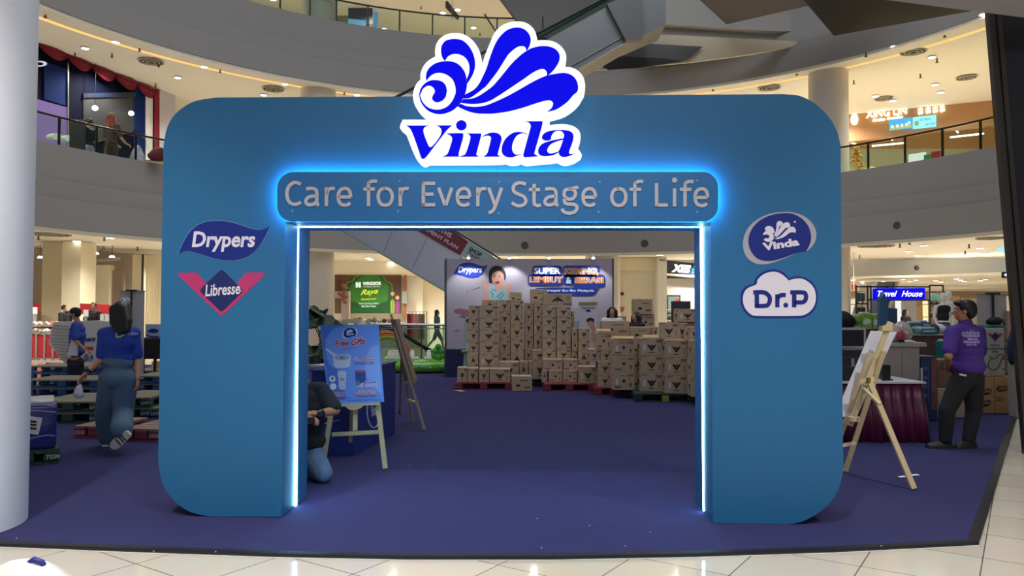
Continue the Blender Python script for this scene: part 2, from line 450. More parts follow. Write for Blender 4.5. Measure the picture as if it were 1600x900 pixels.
# left level-1 shop front: columns and panels
def fpan(name, px0, px1, D, z0, z1, m, th=.35, kind='structure'):
    return wallbox(name, lx(px0, D), lx(px1, D + .01), z0, z1, m, th)
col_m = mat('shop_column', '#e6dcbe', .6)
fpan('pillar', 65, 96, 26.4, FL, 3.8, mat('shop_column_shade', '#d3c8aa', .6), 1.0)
fpan('pillar', 96, 125, 26.0, FL, 3.8, col_m, 1.0)
fpan('wall_left_panel', 125, 140, 29, FL, 3.8, taupe)
fpan('wall_left_panel', 140, 171, 28.8, FL, 3.15, col_m)
fpan('wall_left_panel', 171, 189, 29, FL, 2.95, taupe)
fpan('wall_left_panel', 189, 206, 30.5, FL, 2.7, mat('bright_window', '#e9ece6', .4))
fpan('pillar', 206, 221, 29.5, FL, 3.6, col_m, .8)
fpan('trim_4', 220.5, 223, 29.3, FL, 3.6, mat('black_metal', '#1d1d20', .4), .1)
mb = MB()
for i in range(9):
    a = lx(223 + i * 4, 30); mb.cyl((a[0], a[1], FL), (a[0], a[1], 3.6), .09, seg=10)
o = mb.build('wall_left_fluted', col_m, smooth=40); o['kind'] = 'structure'
# middle, right of the backdrop
fpan('wall_back_return', 955, 969, 33.2, FL, 3.8, shopwhite, .6)
fpan('wall_back_right', 969, 1030, 33.6, FL, 3.25, creamwall)
fpan('wall_back_right_header', 955, 1032, 33.4, 3.25, 3.8, mat('header_cream', '#efe4c4', .6))
fpan('pillar', 1028, 1042, 33.0, FL, 3.8, shopwhite, .6)
fpan('wall_shop_grey', 1042, 1100, 35.5, FL, 3.0, mat('shop_grey', '#b3b2ac', .6))
fpan('wall_middle_left', 486, 545, 37.6, FL, 3.2, shopwhite)
fpan('wall_middle_right', 636, 660, 37.4, FL, 3.15, shopwhite)
# right level 1: dropped bulkhead, far bulkhead
wallbox('wall_dropped_bulkhead', lx(1327, 34.5), lx(1600, 33.0), 3.0, 3.83, mat('dropped_white', '#dcdcdf', .6))
revolve('ceiling', [(RR + 8.2, 2.95), (RR + 60, 2.95), (RR + 60, 3.05), (RR + 8.2, 3.05)], cream, 20, 78, 20)
wallbox('wall_right_header', lx(1310, 55), lx(1600, 53), 2.3, 3.0, mat('header_taupe', '#b8ab98', .6))
# level 2 right: wood fascia of a food shop
P2 = vplane((14.0, 34.2), (20.6, 31.0))
wood = mat('shop_wood', '#b3865c', .5, noise=.06, nscale=3)
def onplane(mb, pl, x0, y0, x1, y1, w0=0.0, w1=.03, y0b=None, y1b=None):
    y0b = y0 if y0b is None else y0b; y1b = y1 if y1b is None else y1b
    return mb.prism([[(x0, y0), (x1, y0b), (x1, y1b), (x0, y1)]], pl, w0, w1, back=True)
mb = MB(); onplane(mb, P2, 1322, 178, 1600, 222, -.3, 0, 143, 190); o = mb.build('wall_food_shop_header', wood); o['kind'] = 'structure'
mb = MB(); onplane(mb, P2, 1322, 173.5, 1600, 180, -.3, .25, 138, 145); o = mb.build('trim_5', mat('shop_cornice', '#dfdfe6', .5)); o['kind'] = 'structure'
P2b = Plane(P2.o + Vector((1.2, 3.0, 0)), P2.n)
mb = MB(); onplane(mb, P2b, 1300, 205, 1640, 232, -.2, 0, 180, 232); o = mb.build('wall_food_shop_back_upper', wood); o['kind'] = 'structure'
mb = MB(); onplane(mb, P2b, 1300, 222, 1640, 290, -.25, -.05, 200, 290); o = mb.build('wall_food_shop_back', mat('shop_greenish', '#b9bba6', .6)); o['kind'] = 'structure'
# overhead structures at the top right
steel = mat('brushed_steel', '#808082', .35, metal=.4, bump=.35, bscale=1.2)
steeld = mat('dark_steel', '#6b6a69', .4, metal=.5, bump=.1, bscale=2)
def pxslab(name, poly, z, th, m, kind='structure'):
    mb = MB(); q = [G(x, y, z) for x, y in poly]
    mb.prism([[(p.x, p.y) for p in q]], lambda x, y, w: Vector((x, y, w)), z + th, z, back=True)
    o = mb.build(name, m); o['kind'] = kind; return o
def pxwall(name, poly, D, th, m, kind='structure'):
    mb = MB(); pl = Plane((0, D, 0), (0, -1, 0)); mb.prism([poly], pl, -th, 0, back=True)
    o = mb.build(name, m); o['kind'] = kind; return o
pxwall('wall_upper_bulkhead', [(1000, -60), (1480, -60), (1420, 52), (1270, 50), (1200, 48), (1011, 36), (1000, 10)], 27.6, 2.2, mat('bulkhead_light', '#b4b0ab', .7))
pxwall('wall_upper_bulkhead_lower', [(1000, 30), (1011, 36), (1200, 48), (1300, 52), (1290, 68), (1200, 62), (1013, 53), (1000, 66)], 27.9, 1.5, grey)
pxwall('ceiling_upper_soffit', [(960, 72), (985, 66), (1013, 53), (1200, 62), (1270, 66), (1190, 82), (1150, 88), (1080, 97), (900, 112), (905, 100)], 27.4, .12, mat('soffit_cream', '#dccfb4', .7))
pxwall('trim_6', [(976, 66), (1098, 73), (1074, 93.5), (960, 87)], 27.27, .04, steeld)
pxwall('trim_7', [(958, 88.5), (1072, 95), (1000, 106), (950, 109), (938, 101)], 27.27, .04, mat('darker_steel', '#3c3c3d', .45, metal=.4))
pxslab('ceiling_bridge', [(1080, -12), (1135, 38), (1330, -6), (1330, -40)], 11.6, .5, mat('bridge_mauve', '#565053', .6))
blackgloss = mat('black_gloss', '#08080a', .4, spec=.12, noise=.5, nscale=1.5)
pxslab('ceiling_black_soffit', [(1250, -6), (1303, 56), (1525, 16), (1380, -30)], 9.2, .35, blackgloss)
pl = Plane((0, 17.5, 0), (0, -1, 0))
pxslab('trim_8', [(1340, -8), (1385, 0), (1600, 27.5), (1680, 38), (1680, -220), (1340, -220)], 4.5, .3, mat('plank_grey', '#cfc6c2', .6))
# leaning dark clad column at the right
mb = MB(); pl = Plane((0, 8.3, 0), (0, -1, 0))
mb.prism([[(1558, -40), (1700, -40), (1700, 800), (1629, 800)]], pl, -.12, 0, back=True)
o = mb.build('pillar', mat('dark_cladding', '#26252a', .18, noise=.25, nscale=1.2)); o['kind'] = 'structure'
bronze = mat('bronze_trim', '#4a4440', .35, metal=.4)
for i, (a, b) in enumerate(((1537, 1544), (1544.5, 1549), (1550, 1557))):
    mb = MB(); mb.prism([[(a - 2, -40), (b - 2, -40), (b + 69, 800), (a + 69, 800)]], pl, -.02, .05 - .02 * (i == 1), back=True)
    o = mb.build('trim_9', bronze); o['kind'] = 'structure'
# ================================================================ CARPET
carpet_m = mat('carpet_navy', '#393860', 0.95, spec=.1, noise=.12, nscale=6, bump=.3, bscale=250)
mb = MB()
fr = [G(x, y, 0) for x, y in ((-60, 845), (0, 848), (200, 856), (430, 864), (640, 868), (860, 868), (1080, 864), (1300, 857), (1523, 846))]
rt = [G(x, y, 0) for x, y in ((1550, 763), (1575, 683), (1598, 615))]
loop = [(p.x, p.y) for p in fr + rt] + [(8.6, 13.2), (6.0, 19.8), (-9.0, 20.6), (-13.0, 21.5), (-7.5, 12.0)]
mb.prism([loop], lambda x, y, w: Vector((x, y, w)), FL, 0, back=True)
carpet = mb.build('carpet', carpet_m, fix=True)
tag(carpet, 'large dark navy carpet laid over the pale floor tiles', 'carpet')
mb = MB()
for seq in (fr, [fr[-1]] + rt):
    for a, b in zip(seq[:-1], seq[1:]):
        d = (b - a).normalized(); n = Vector((d.y, -d.x, 0)) * .022
        mb.loft([[a, a + n, a + n + Vector((0, 0, FL)), a + Vector((0, 0, FL))], [b, b + n, b + n + Vector((0, 0, FL)), b + Vector((0, 0, FL))]])
        mb.loft([[a - n * 2 + Vector((0, 0, .001)), a + Vector((0, 0, .003)), a + n + Vector((0, 0, .002))], [b - n * 2 + Vector((0, 0, .001)), b + Vector((0, 0, .003)), b + n + Vector((0, 0, .002))]])
mb.build('edge_strip', mat('black_rubber', '#16151b', .6), carpet)
mb = MB()
for a, b in zip(fr[:-1], fr[1:]):
    d = (b - a).normalized(); n = Vector((d.y, -d.x, 0)); q = Vector((0, 0, FL))
    mb.quad(a + n * .022 + q + Vector((0, 0, .002)), a + n * .036 + q + Vector((0, 0, .002)), b + n * .036 + q + Vector((0, 0, .002)), b + n * .022 + q + Vector((0, 0, .002)))
mb.build('edge_line', mat('edge_white', '#f2f0ea', .5), carpet)  # thin white line on the tiles along the front carpet edge
mb = MB()
for px, y in ((26, 841), (240, 861), (839, 810), (921, 821), (1016, 831), (977, 853), (846, 856), (640, 727), (675, 729), (1377, 853), (337, 862)):
    g = G(px, y, .004); mb.ell(g, (.006, .005, .002), 6, 4)
tag(mb.build('litter', mat('paper_scrap', '#d8d6d2', .7)), 'tiny white scraps scattered on the navy carpet', 'scraps', kind='stuff')
# ================================================================ ARCH
A = G(330, 807.5); B = G(1230, 819.3)
gp = vplane(A, B); gdir = (B - A).normalized(); gdir.z = 0
arch_m = mat('arch_blue', '#256593', .5, spec=.35)
mid = (A + B) / 2
arch = thing('promotional_arch', 'big blue rounded entrance arch with a lit logo on top, standing on navy carpet', 'arch', (mid.x, mid.y, 0), math.atan2(gdir.y, gdir.x))
def curve(pts, n=4): return [tuple(p) for p in smooth_loop(pts, n, False)]
bl = curve([(330, 807.5), (300, 801), (277, 787), (257, 762), (248, 728), (247.5, 690)])
tl = curve([(255.5, 228), (261, 200), (275, 177), (302, 159), (336, 152.5)])
tr = curve([(1225, 147), (1250, 150), (1275, 163), (1296, 184), (1308, 206), (1313.5, 228)])
br = curve([(1317, 690), (1317, 738), (1305, 774), (1282, 799), (1253, 815), (1230, 819.3)])
outline = bl + tl + tr + br + [(1114, 818), (1111, 347.5), (446, 347), (440, 807.5)]
# clamp the feet to the carpet
T = lambda q: gp(q[0], q[1])
def gm(px, py, w=0.0):
    v = gp(px, py, w); v.z = max(v.z, 0.002); return v
mb = MB(); mb.prism([outline], gm, -.6, 0, back=True)
mb.build('body', arch_m, arch)
# seams in the front cladding
mb = MB()
for x0, y0, x1, y1 in ((776, 258, 776, 268), (776, 150, 776, 152)):
    mb.prism([[(x0 - .3, y0), (x0 + .3, y0), (x0 + .3, y1), (x0 - .3, y1)]], gp, .0005, .001)
mb.build('seam', mat('seam_dark', '#24506e', .8), arch)
# led line round the opening
led = mat('led_white', (.26, .66, 1.0), emit=36)
back = Plane(gp.o - gp.n * .3, gp.n)
def led_path():
    a = back(462, 790); b = back(464.5, 353.5); c = back(1096, 353.5); d = back(1100.5, 801)
    return a, b, c, d
a, b, c, d = led_path()
h = gdir
mb = MB()
for p, q, off in ((Vector((a.x, a.y, .01)), b, h * .012), (c, Vector((d.x, d.y, .01)), h * -.012)):
    mb.bar(p, q, .018, .018)
mb.bar(b, c, .018, .018)
mb.build('led_strip', led, arch)
# slogan board
bp = Plane(gp.o + gp.n * .065, gp.n)
board = rrect(433, 268.5, 1122, 346.2, (26, 24, 24, 24), 8)
mb = MB(); mb.prism([board], bp, -.018, 0, back=True)
sb = mb.build('slogan_board', mat('slogan_blue', '#1f69a8', .3, spec=.6), arch)
ring = rrect(437, 272, 1118, 342.5, 22, 6)
mb = MB()
ins = Plane(gp.o + gp.n * .036, gp.n)
pts = [ins(x, y) for x, y in ring]; pts.append(pts[0])
for p, q in zip(pts[:-1], pts[1:]): mb.bar(p, q, .012, .012)
mb.build('backlight_strip', mat('led_cyan', (.06, .62, 1.0), emit=55), sb)
mb = MB()
for x, y in ((624.5, 283), (622, 330), (780, 284.5), (779, 333), (937, 284), (935, 331), (1089, 282), (1089, 331), (457, 329.5)):
    mb = MB(); mb.prism([circ(x, y, 1.6, 1.6, 10)], bp, 0, .004); mb.build('fixing_stud', mat('stud_blue', '#6fa5d8', .4), sb)
# slogan lettering, stroke by stroke
S9 = 8.889
GS = {
 'C': [[(220, -302), (178, -322), (128, -327), (76, -296), (42, -245), (28, -172), (40, -97), (76, -45), (126, -26), (178, -32), (222, -55)]],
 'a': [[(33, -238), (85, -246), (138, -243), (172, -218), (180, -172), (180, -60), (188, -26), (212, -10)], [(180, -142), (118, -137), (62, -122), (28, -75), (36, -38), (68, -20), (120, -24), (158, -44), (180, -75)]],
 'r': [[(24, -262, 1), (24, 0, 1)], [(30, -150), (40, -200), (70, -238), (108, -247), (140, -241)]],
 'e': [[(24, -126, 1), (196, -126, 1), (194, -160), (180, -212), (150, -240), (110, -247), (60, -228), (30, -182), (25, -126), (33, -72), (60, -32), (105, -15), (155, -20), (190, -44)]],
 'f': [[(72, 0, 1), (72, -292), (86, -327), (122, -347), (165, -348), (188, -340)], [(0, -238, 1), (158, -238, 1)]],
 'o': [[(119, -248), (60, -230), (26, -170), (26, -95), (60, -33), (119, -14), (178, -33), (213, -95), (213, -170), (178, -230), (119, -248), (95, -245)]],
 'E': [[(190, -318, 1), (24, -318, 1), (24, -20, 1), (190, -20, 1)], [(24, -168, 1), (165, -168, 1)]],
 'v': [[(22, -258, 1), (112, -12, 1)], [(205, -258, 1), (122, -12, 1)]],
 'y': [[(24, -258, 1), (116, -10, 1)], [(205, -258, 1), (110, 12), (70, 70), (24, 92)]],
 'S': [[(212, -300), (170, -322), (110, -325), (60, -300), (38, -250), (55, -200), (120, -165), (185, -135), (214, -80), (195, -35), (145, -10), (80, -14), (18, -50)]],
 't': [[(72, -312, 1), (72, -60), (88, -22), (125, -10), (165, -22)], [(0, -232, 1), (155, -232, 1)]],
 'g': [[(120, -243), (60, -225), (42, -175), (60, -125), (118, -98), (175, -120), (200, -172), (180, -225), (120, -243), (105, -240)], [(130, -246), (185, -255), (240, -266)], [(60, -122), (48, -85), (58, -45), (110, -32), (180, -28), (222, 10), (200, 65), (140, 92), (70, 88), (26, 60), (20, 30)]],
 'L': [[(24, -325, 1), (24, -20, 1), (180, -20, 1)]],
 'i': [[(26, -252, 1), (26, 0, 1)]],
}
def stroke(mb, pts, wid, m3, w0, w1):
    seg = []
    for p in smooth_loop(pts, 6, False): seg.append((p.x, p.y))
    # corner to corner strokes are straight runs
    if all(len(p) > 2 for p in pts):
        for a, b in zip(pts[:-1], pts[1:]):
            d = Vector((b[0] - a[0], b[1] - a[1])).normalized() * (wid / 2 if len(pts) > 2 else 0)
            mb.ribbon([(a[0] - d.x * (a is not pts[0]), a[1] - d.y * (a is not pts[0])), (b[0] + d.x * (b is not pts[-1]), b[1] + d.y * (b is not pts[-1]))], wid, m3, w0, w1, smooth=False)
    elif sum(len(p) > 2 for p in pts) >= 2:
        mb.ribbon([pts[0][:2], pts[1][:2]], wid, m3, w0, w1, smooth=False)
        mb.ribbon([p[:2] for p in pts[1:]], wid, m3, w0, w1)
    else: mb.ribbon([p[:2] for p in pts], wid, m3, w0, w1)
slog = [('C', 445.7), ('a', 475.2), ('r', 507.8), ('e', 526.2), ('f', 568.1), ('o', 588.8), ('r', 623), ('E', 659), ('v', 683), ('e', 712), ('r', 744), ('y', 760.9),
        ('S', 797.6), ('t', 826.5), ('a', 848.4), ('g', 876.6), ('e', 908.1), ('o', 953.3), ('f', 983.7), ('L', 1022.9), ('i', 1050.7), ('f', 1062), ('e', 1083.1)]
letter_m = mat('letter_grey', '#b9b6bf', .45)
for ch, x in slog:
    mb = MB(); base = 322.2 + (x - 445) * .0012
    for st in GS[ch]:
        q = [((x + p[0] / S9, base + p[1] / S9) + tuple(p[2:])) for p in st]
        stroke(mb, q, 5.2, bp, 0, .009)
    if ch == 'i': mb.prism([circ(x + 3.1, base - 41.2, 4.1, 4.1, 20)], bp, 0, .009)
    mb.build('slogan_letter', letter_m, sb, fix=False)
# ---------------------------------------------------------------- lit logo
lp = Plane(gp.o + gp.n * .14, gp.n)
k = 6.923
def TA(l): return [(610 + p[0] / k, 20 + p[1] / k) + tuple(p[2:]) for p in l]
def TB(l): return [(760 + p[0] / k, 20 + p[1] / k) + tuple(p[2:]) for p in l]
def TC(l): return [(610 + p[0] / k, 140 + p[1] / k) + tuple(p[2:]) for p in l]
def TD(l): return [(760 + p[0] / k, 140 + p[1] / k) + tuple(p[2:]) for p in l]
white_out = TA([(485, 472, 1), (483, 400), (500, 330), (545, 270), (610, 232), (700, 218), (790, 232), (870, 280), (930, 350), (970, 430), (992, 555, 1), (1030, 440), (1080, 320)]) + \
    TB([(80, 230), (150, 150), (240, 105), (330, 93), (420, 105), (490, 150), (530, 210), (552, 298, 1), (640, 295), (730, 312), (800, 355), (850, 420), (865, 490), (850, 585, 1), (920, 592), (990, 625), (1045, 690), (1068, 780), (1060, 880)]) + \
    TD([(1048, 70), (1000, 150), (920, 225), (820, 283), (680, 320, 1), (686, 350), (680, 385, 1), (760, 375), (860, 375), (950, 400), (1005, 450), (1018, 510), (1010, 580), (988, 635, 1), (1030, 700), (1020, 738), (960, 778), (880, 804), (820, 800), (765, 775, 1), (700, 785), (550, 797), (430, 808), (375, 788, 1), (330, 802), (260, 805), (205, 790, 1), (100, 797)]) + \
    TC([(700, 799), (412, 800, 1), (375, 820), (340, 815), (300, 780), (270, 730), (230, 640), (185, 520), (160, 470, 1), (120, 440), (103, 415), (108, 380), (130, 335), (152, 325), (440, 325, 1), (370, 295), (310, 240), (265, 170), (245, 90)]) + \
    TA([(250, 845), (280, 770), (325, 722, 1), (325, 660), (350, 590), (400, 525)])
wl = [(p.x, p.y) for p in smooth_loop(white_out, 4)]
mb = MB(); mb.prism([wl], lp, -.075, 0, back=True)
ls = mb.build('logo_lightbox', [mat('lit_acrylic', '#f6fdff', emit=1.15)], arch)
s_up2 = TC([(860, 101), (930, 82), (1000, 45), (1055, 5)]) + TB([(139, 715), (200, 640), (280, 545), (370, 460), (443, 407, 1)])
blue = []
blue.append(TA([(590, 525, 1), (560, 480), (548, 420), (555, 360), (590, 310), (640, 290), (705, 285), (775, 298), (840, 350), (885, 420), (912, 500), (915, 590), (895, 660), (860, 725), (830, 770, 1), (826, 714, 1), (850, 655), (855, 590), (840, 530), (800, 478), (740, 450), (680, 448), (630, 468), (605, 498)]))
blue.append(TA([(390, 740, 1), (385, 685), (402, 625), (445, 575), (510, 540), (595, 525), (680, 532), (745, 565), (795, 625), (820, 690), (830, 770, 1), (822, 830)]) + TC([(808, 52, 1), (783, 98, 1), (757, 147, 1), (725, 183, 1), (690, 215), (640, 243), (560, 266), (480, 260), (410, 230), (352, 172), (320, 105), (311, 40)]) +
            TA([(312, 885), (325, 830), (360, 778), (420, 738), (490, 729), (555, 743), (598, 785), (612, 845)]) + TC([(610, 25), (600, 75), (565, 118), (515, 138), (475, 130), (452, 100), (458, 70), (478, 35)]) +
            TA([(482, 850), (468, 815), (430, 791), (390, 795), (350, 828), (328, 880)]) + TC([(322, 45), (332, 95), (362, 152), (412, 196), (470, 215), (540, 215), (610, 187), (662, 135), (695, 70)]) +
            TA([(706, 860), (700, 790), (670, 720), (610, 672), (550, 653), (490, 655), (440, 680), (408, 713)]))
blue.append(TA([(808, 885, 1), (900, 835), (955, 775), (1000, 690), (1040, 600), (1075, 490), (1110, 395)]) + TB([(100, 330), (150, 255), (230, 185), (330, 160), (410, 180), (460, 230), (480, 290), (470, 350), (443, 405, 1), (430, 412, 1), (425, 382), (400, 363), (350, 366), (300, 395), (240, 450), (180, 540), (110, 650), (0, 790)]) + TA([(1000, 822), (950, 862)]) + TC([(860, 91), (783, 98, 1)]))
blue.append(TC([(785, 104, 1), (860, 102), (930, 82), (1000, 42)]) + TA([(1100, 800)]) + TB([(139, 715), (200, 640), (280, 545), (370, 460), (440, 410), (500, 380), (590, 362), (670, 365), (740, 390), (785, 440), (792, 500), (770, 560), (720, 630), (660, 685, 1), (650, 690, 1), (655, 650), (630, 615), (580, 612), (500, 650), (400, 720), (280, 800), (140, 893)]) + TC([(1080, 120), (980, 150), (870, 156), (757, 145, 1)]))
blue.append(TC([(757, 152, 1), (820, 178), (920, 188), (1020, 175), (1100, 147)]) + TD([(200, 85), (340, 10)]) + TB([(480, 760), (600, 700), (690, 672), (820, 652), (900, 665), (960, 710), (990, 780), (985, 850)]) + TD([(940, 60), (880, 130), (800, 190), (740, 222), (655, 243, 1), (700, 205), (720, 165), (715, 135), (680, 117), (620, 125), (520, 155), (400, 195), (250, 235), (100, 258), (0, 262)]) + TC([(920, 256), (820, 228), (725, 183, 1)]))
letters = []
letters.append([TC([(172, 390, 1), (420, 390, 1), (375, 405), (357, 440), (370, 500), (410, 600), (430, 622), (455, 612), (500, 560), (545, 490), (552, 440), (530, 405), (495, 389, 1), (668, 388, 1), (620, 430), (560, 505), (480, 610), (400, 715), (370, 745), (345, 748), (330, 730), (300, 640), (250, 500), (215, 425)])])
letters.append([circ(610 + 768 / k, 140 + 387 / k, 57 / k, 55 / k, 24)])
letters.append([TC([(603, 475, 1), (772, 473), (788, 490), (783, 535), (740, 690), (748, 726, 1), (565, 727, 1), (600, 710), (622, 688), (650, 610), (668, 540), (655, 503)])])
letters.append([TC([(830, 475, 1), (985, 475, 1), (975, 525), (935, 680), (932, 705), (958, 727, 1), (745, 727, 1), (790, 710), (815, 690), (850, 590), (866, 520), (855, 492)])])
letters.append([TC([(983, 518, 1), (1030, 487), (1090, 467)]) + TD([(110, 470), (145, 488), (165, 525), (155, 580), (125, 690), (132, 712), (156, 726, 1)]) + TC([(1003, 727, 1), (1035, 705), (1055, 670), (1085, 550), (1088, 520), (1070, 502), (1035, 500)])])
letters.append([TD([(455, 503, 1), (420, 472), (350, 458), (280, 473), (210, 530), (170, 610), (168, 680), (200, 720), (260, 735), (330, 717), (404, 688, 1), (370, 698), (330, 705), (295, 688), (278, 640), (285, 580), (320, 510), (360, 482), (410, 475)])])
letters.append([TD([(413, 345, 1), (606, 342, 1), (600, 400), (525, 665), (526, 700), (565, 723, 1), (410, 734, 1), (400, 715), (405, 680), (470, 440), (480, 395), (462, 360)])])
letters.append([TD([(600, 520), (612, 488), (650, 460), (720, 442), (820, 437), (900, 450), (935, 480), (942, 520), (925, 590), (895, 670), (900, 695), (925, 698), (955, 692, 1), (915, 713), (850, 730), (805, 722), (785, 698), (783, 680, 1), (720, 710), (640, 722), (585, 712), (560, 680), (568, 630), (610, 585), (700, 553), (832, 528, 1), (840, 490), (820, 457), (785, 445), (735, 460), (705, 500), (698, 535), (670, 552), (630, 550), (605, 535)]),
                TD([(830, 542, 1), (755, 564), (695, 594), (662, 640), (662, 675), (692, 692), (740, 682), (785, 660)])])
litblue = mat('lit_blue', (0.0, 0.0, .82), emit=1.0)
mb = MB()
for l in blue: mb.prism([[(p.x, p.y) for p in smooth_loop(l, 4)]], lp, .001, .004)
mb.build('shell_emblem', litblue, ls, fix=False)
mb = MB()
for ls_ in letters:
    mb.prism([[(p.x, p.y) for p in smooth_loop(l, 5)] if len(l[0]) > 0 else l for l in ls_], lp, .001, .004)
mb.build('name_lettering', litblue, ls, fix=False)
# ---------------------------------------------------------------- printed logos
navy = mat('logo_navy', '#1d2b7c', .4, spec=.3); lw = mat('logo_white', '#dcd5e2', .4); pink = mat('logo_pink', '#b5346b', .4)
e = 5.625
def TE(l): return [(270 + p[0] / e, 335 + p[1] / e) + tuple(p[2:]) for p in l]
def sm(l, n=4): return [(p.x, p.y) for p in smooth_loop(l, n)]
LEAF = [(52, 350, 1), (75, 285), (110, 220), (160, 145), (230, 90), (310, 63), (400, 57), (500, 67), (590, 92), (670, 120), (740, 135), (800, 130), (857, 100, 1), (830, 160), (780, 250), (720, 325), (650, 375), (560, 400), (470, 403), (380, 390), (290, 362), (210, 338), (130, 320), (90, 325)]
def leaf_logo(pl, parent, M2, mats, depth=.004):
    mb = MB(); mb.prism([sm([M2(p) for p in [(52 + (x[0] - 455) * 1.02 + 403, 230 + (x[1] - 230) * 1.035) + tuple(x[2:]) for x in LEAF]])], pl, 0, depth * .5)
    mb.build('logo_outline', mats[2], parent)
    mb = MB(); mb.prism([sm([M2(p) for p in LEAF])], pl, depth * .5, depth); body = mb.build('leaf_logo', mats[0], parent)
    mb = MB(); q = lambda x, y: M2((x, y))[:2]
    mb.text('Drypers', pl, q(165, 330), q(712, 330), q(190, 150), depth * 1.4, bold=.028, shear=0.0)
    mb.build('logo_lettering', mats[1], body, fix=False)
E1 = lambda p: (270 + p[0] / e, 335 + p[1] / e) + tuple(p[2:])
leaf_logo(gp, arch, E1, (navy, lw, mat('logo_edge', '#5f87b8', .4)))
mb = MB(); mb.prism([sm(TE([(50, 515, 1), (190, 512), (215, 520), (290, 600), (430, 760), (570, 600), (640, 520), (665, 512), (800, 512), (812, 525), (790, 550), (470, 860), (430, 882), (390, 860), (75, 560), (50, 530)]), 2)], gp, 0, .002)
vl = mb.build('chevron_logo', pink, arch)
mb = MB(); mb.prism([sm(TE([(430, 492), (455, 505), (590, 640), (612, 670), (600, 695), (450, 840), (430, 848), (410, 840), (260, 695), (247, 668), (262, 640), (405, 505)]), 3)], gp, .002, .004)
dm = mb.build('diamond', mat('logo_deep', '#1a2560', .4), vl)
mb = MB(); mb.text('Libresse', gp, E1((288, 722)), E1((592, 700)), E1((296, 618)), .006, bold=.02)
mb.prism([circ(270 + 599 / e, 335 + 672 / e, 1.2, 1.2, 8)], gp, .004, .006)
mb.build('logo_lettering', lw, dm, fix=False)
# right-hand logos, crop scale 5 from (1145,320)
def TF(l): return [(1145 + p[0] / 5, 320 + p[1] / 5) + tuple(p[2:]) for p in l]
F1 = lambda p: (1145 + p[0] / 5, 320 + p[1] / 5) + tuple(p[2:])
OV_OUT = [(410, 55), (480, 62), (560, 92), (620, 145), (650, 210), (645, 280), (615, 330), (578, 362, 1), (540, 362), (480, 385), (400, 420), (320, 450), (240, 465), (170, 455), (110, 410), (82, 340), (85, 260), (120, 180), (190, 115), (290, 70)]
OV_IN = [(400, 65), (470, 72), (540, 110), (590, 170), (610, 240), (603, 300), (572, 364, 1), (530, 366), (470, 385), (400, 412), (320, 435), (250, 438), (185, 415), (140, 360), (122, 300), (128, 235), (165, 165), (230, 110), (310, 78)]
def oval_logo(pl, parent, M2, mats, d=.004, small=False):
    mb = MB(); mb.prism([sm([M2(p) for p in OV_OUT])], pl, 0, d * .5); b_ = mb.build('oval_logo', mats[2], parent)
    mb = MB(); mb.prism([sm([M2(p) for p in OV_IN])], pl, d * .5, d); mb.build('logo_field', mats[0], b_)
    mb = MB()
    def pe(l): mb.prism([sm([M2(p) for p in l], 3)], pl, d, d * 1.4)
    pe([(248, 190), (265, 168), (295, 168), (318, 190), (322, 222), (300, 215), (270, 208)])
    pe([(235, 235), (250, 208), (285, 205), (312, 225), (318, 262), (300, 285), (270, 290), (240, 275), (255, 262), (275, 262), (285, 245), (265, 232)])
    pe([(322, 240, 1), (338, 190), (340, 150), (355, 128), (378, 130), (390, 150), (380, 158), (362, 170), (350, 205), (330, 245)])
    pe([(330, 250, 1), (358, 195), (380, 160), (405, 140), (435, 140), (446, 160), (440, 178), (415, 180), (385, 210), (350, 245)])
    pe([(325, 262, 1), (370, 245), (410, 205), (440, 178), (470, 172), (490, 195), (485, 220), (470, 215), (440, 220), (400, 250), (350, 268)])
    q = lambda x, y: M2((x, y))[:2]
    mb.text('Vinda', pl, q(236, 362), q(520, 318), q(226, 300), d * 1.4, bold=.045)
    mb.prism([circ(*q(483, 133), 1.6 if not small else .4, None, 8)], pl, d, d * 1.4)
    mb.build('logo_lettering', mats[1], b_, fix=False)
oval_logo(gp, arch, F1, (navy, lw, mat('logo_silver', '#a9a4ad', .35)))
CLO = [(160, 618), (175, 580), (215, 535), (280, 508), (340, 507), (400, 532), (440, 578, 1), (480, 562), (540, 562), (600, 590), (645, 640), (662, 710), (655, 780), (615, 845), (550, 880), (480, 885), (200, 885), (130, 870), (80, 815), (60, 750), (68, 680), (105, 635)]
mb = MB(); mb.prism([sm(TF(CLO))], gp, 0, .002); cl = mb.build('cloud_logo', navy, arch)
CLI = [(182, 622), (192, 588), (228, 550), (285, 526), (340, 525), (392, 550), (436, 592, 1), (480, 578), (540, 578), (592, 605), (632, 650), (648, 712), (640, 775), (605, 830), (550, 862), (480, 868), (200, 868), (140, 855), (95, 808), (78, 750), (86, 690), (118, 650)]
mb = MB(); mb.prism([sm(TF(CLI))], gp, .002, .004); mb.build('logo_field', lw, cl)
mb = MB()
def st(l, w=6.6): mb.ribbon([q[:2] for q in TF(l)], w, gp, .004, .006, smooth=len(l) > 2)
st([(158, 684), (240, 684), (280, 712), (288, 745), (272, 782), (235, 790), (172, 790)]); st([(186, 700), (186, 800)], 6.8)
st([(346, 800), (346, 700)]); st([(346, 735), (362, 712), (385, 705), (412, 706)])
mb.prism([circ(1145 + 412 / 5, 320 + 784 / 5, 3.8, 3.8, 16)], gp, .004, .006)
st([(447, 684), (540, 684), (565, 696), (570, 728), (548, 760), (478, 762)]); st([(478, 700), (478, 800)], 6.8)
mb.build('logo_lettering', navy, cl, fix=False)
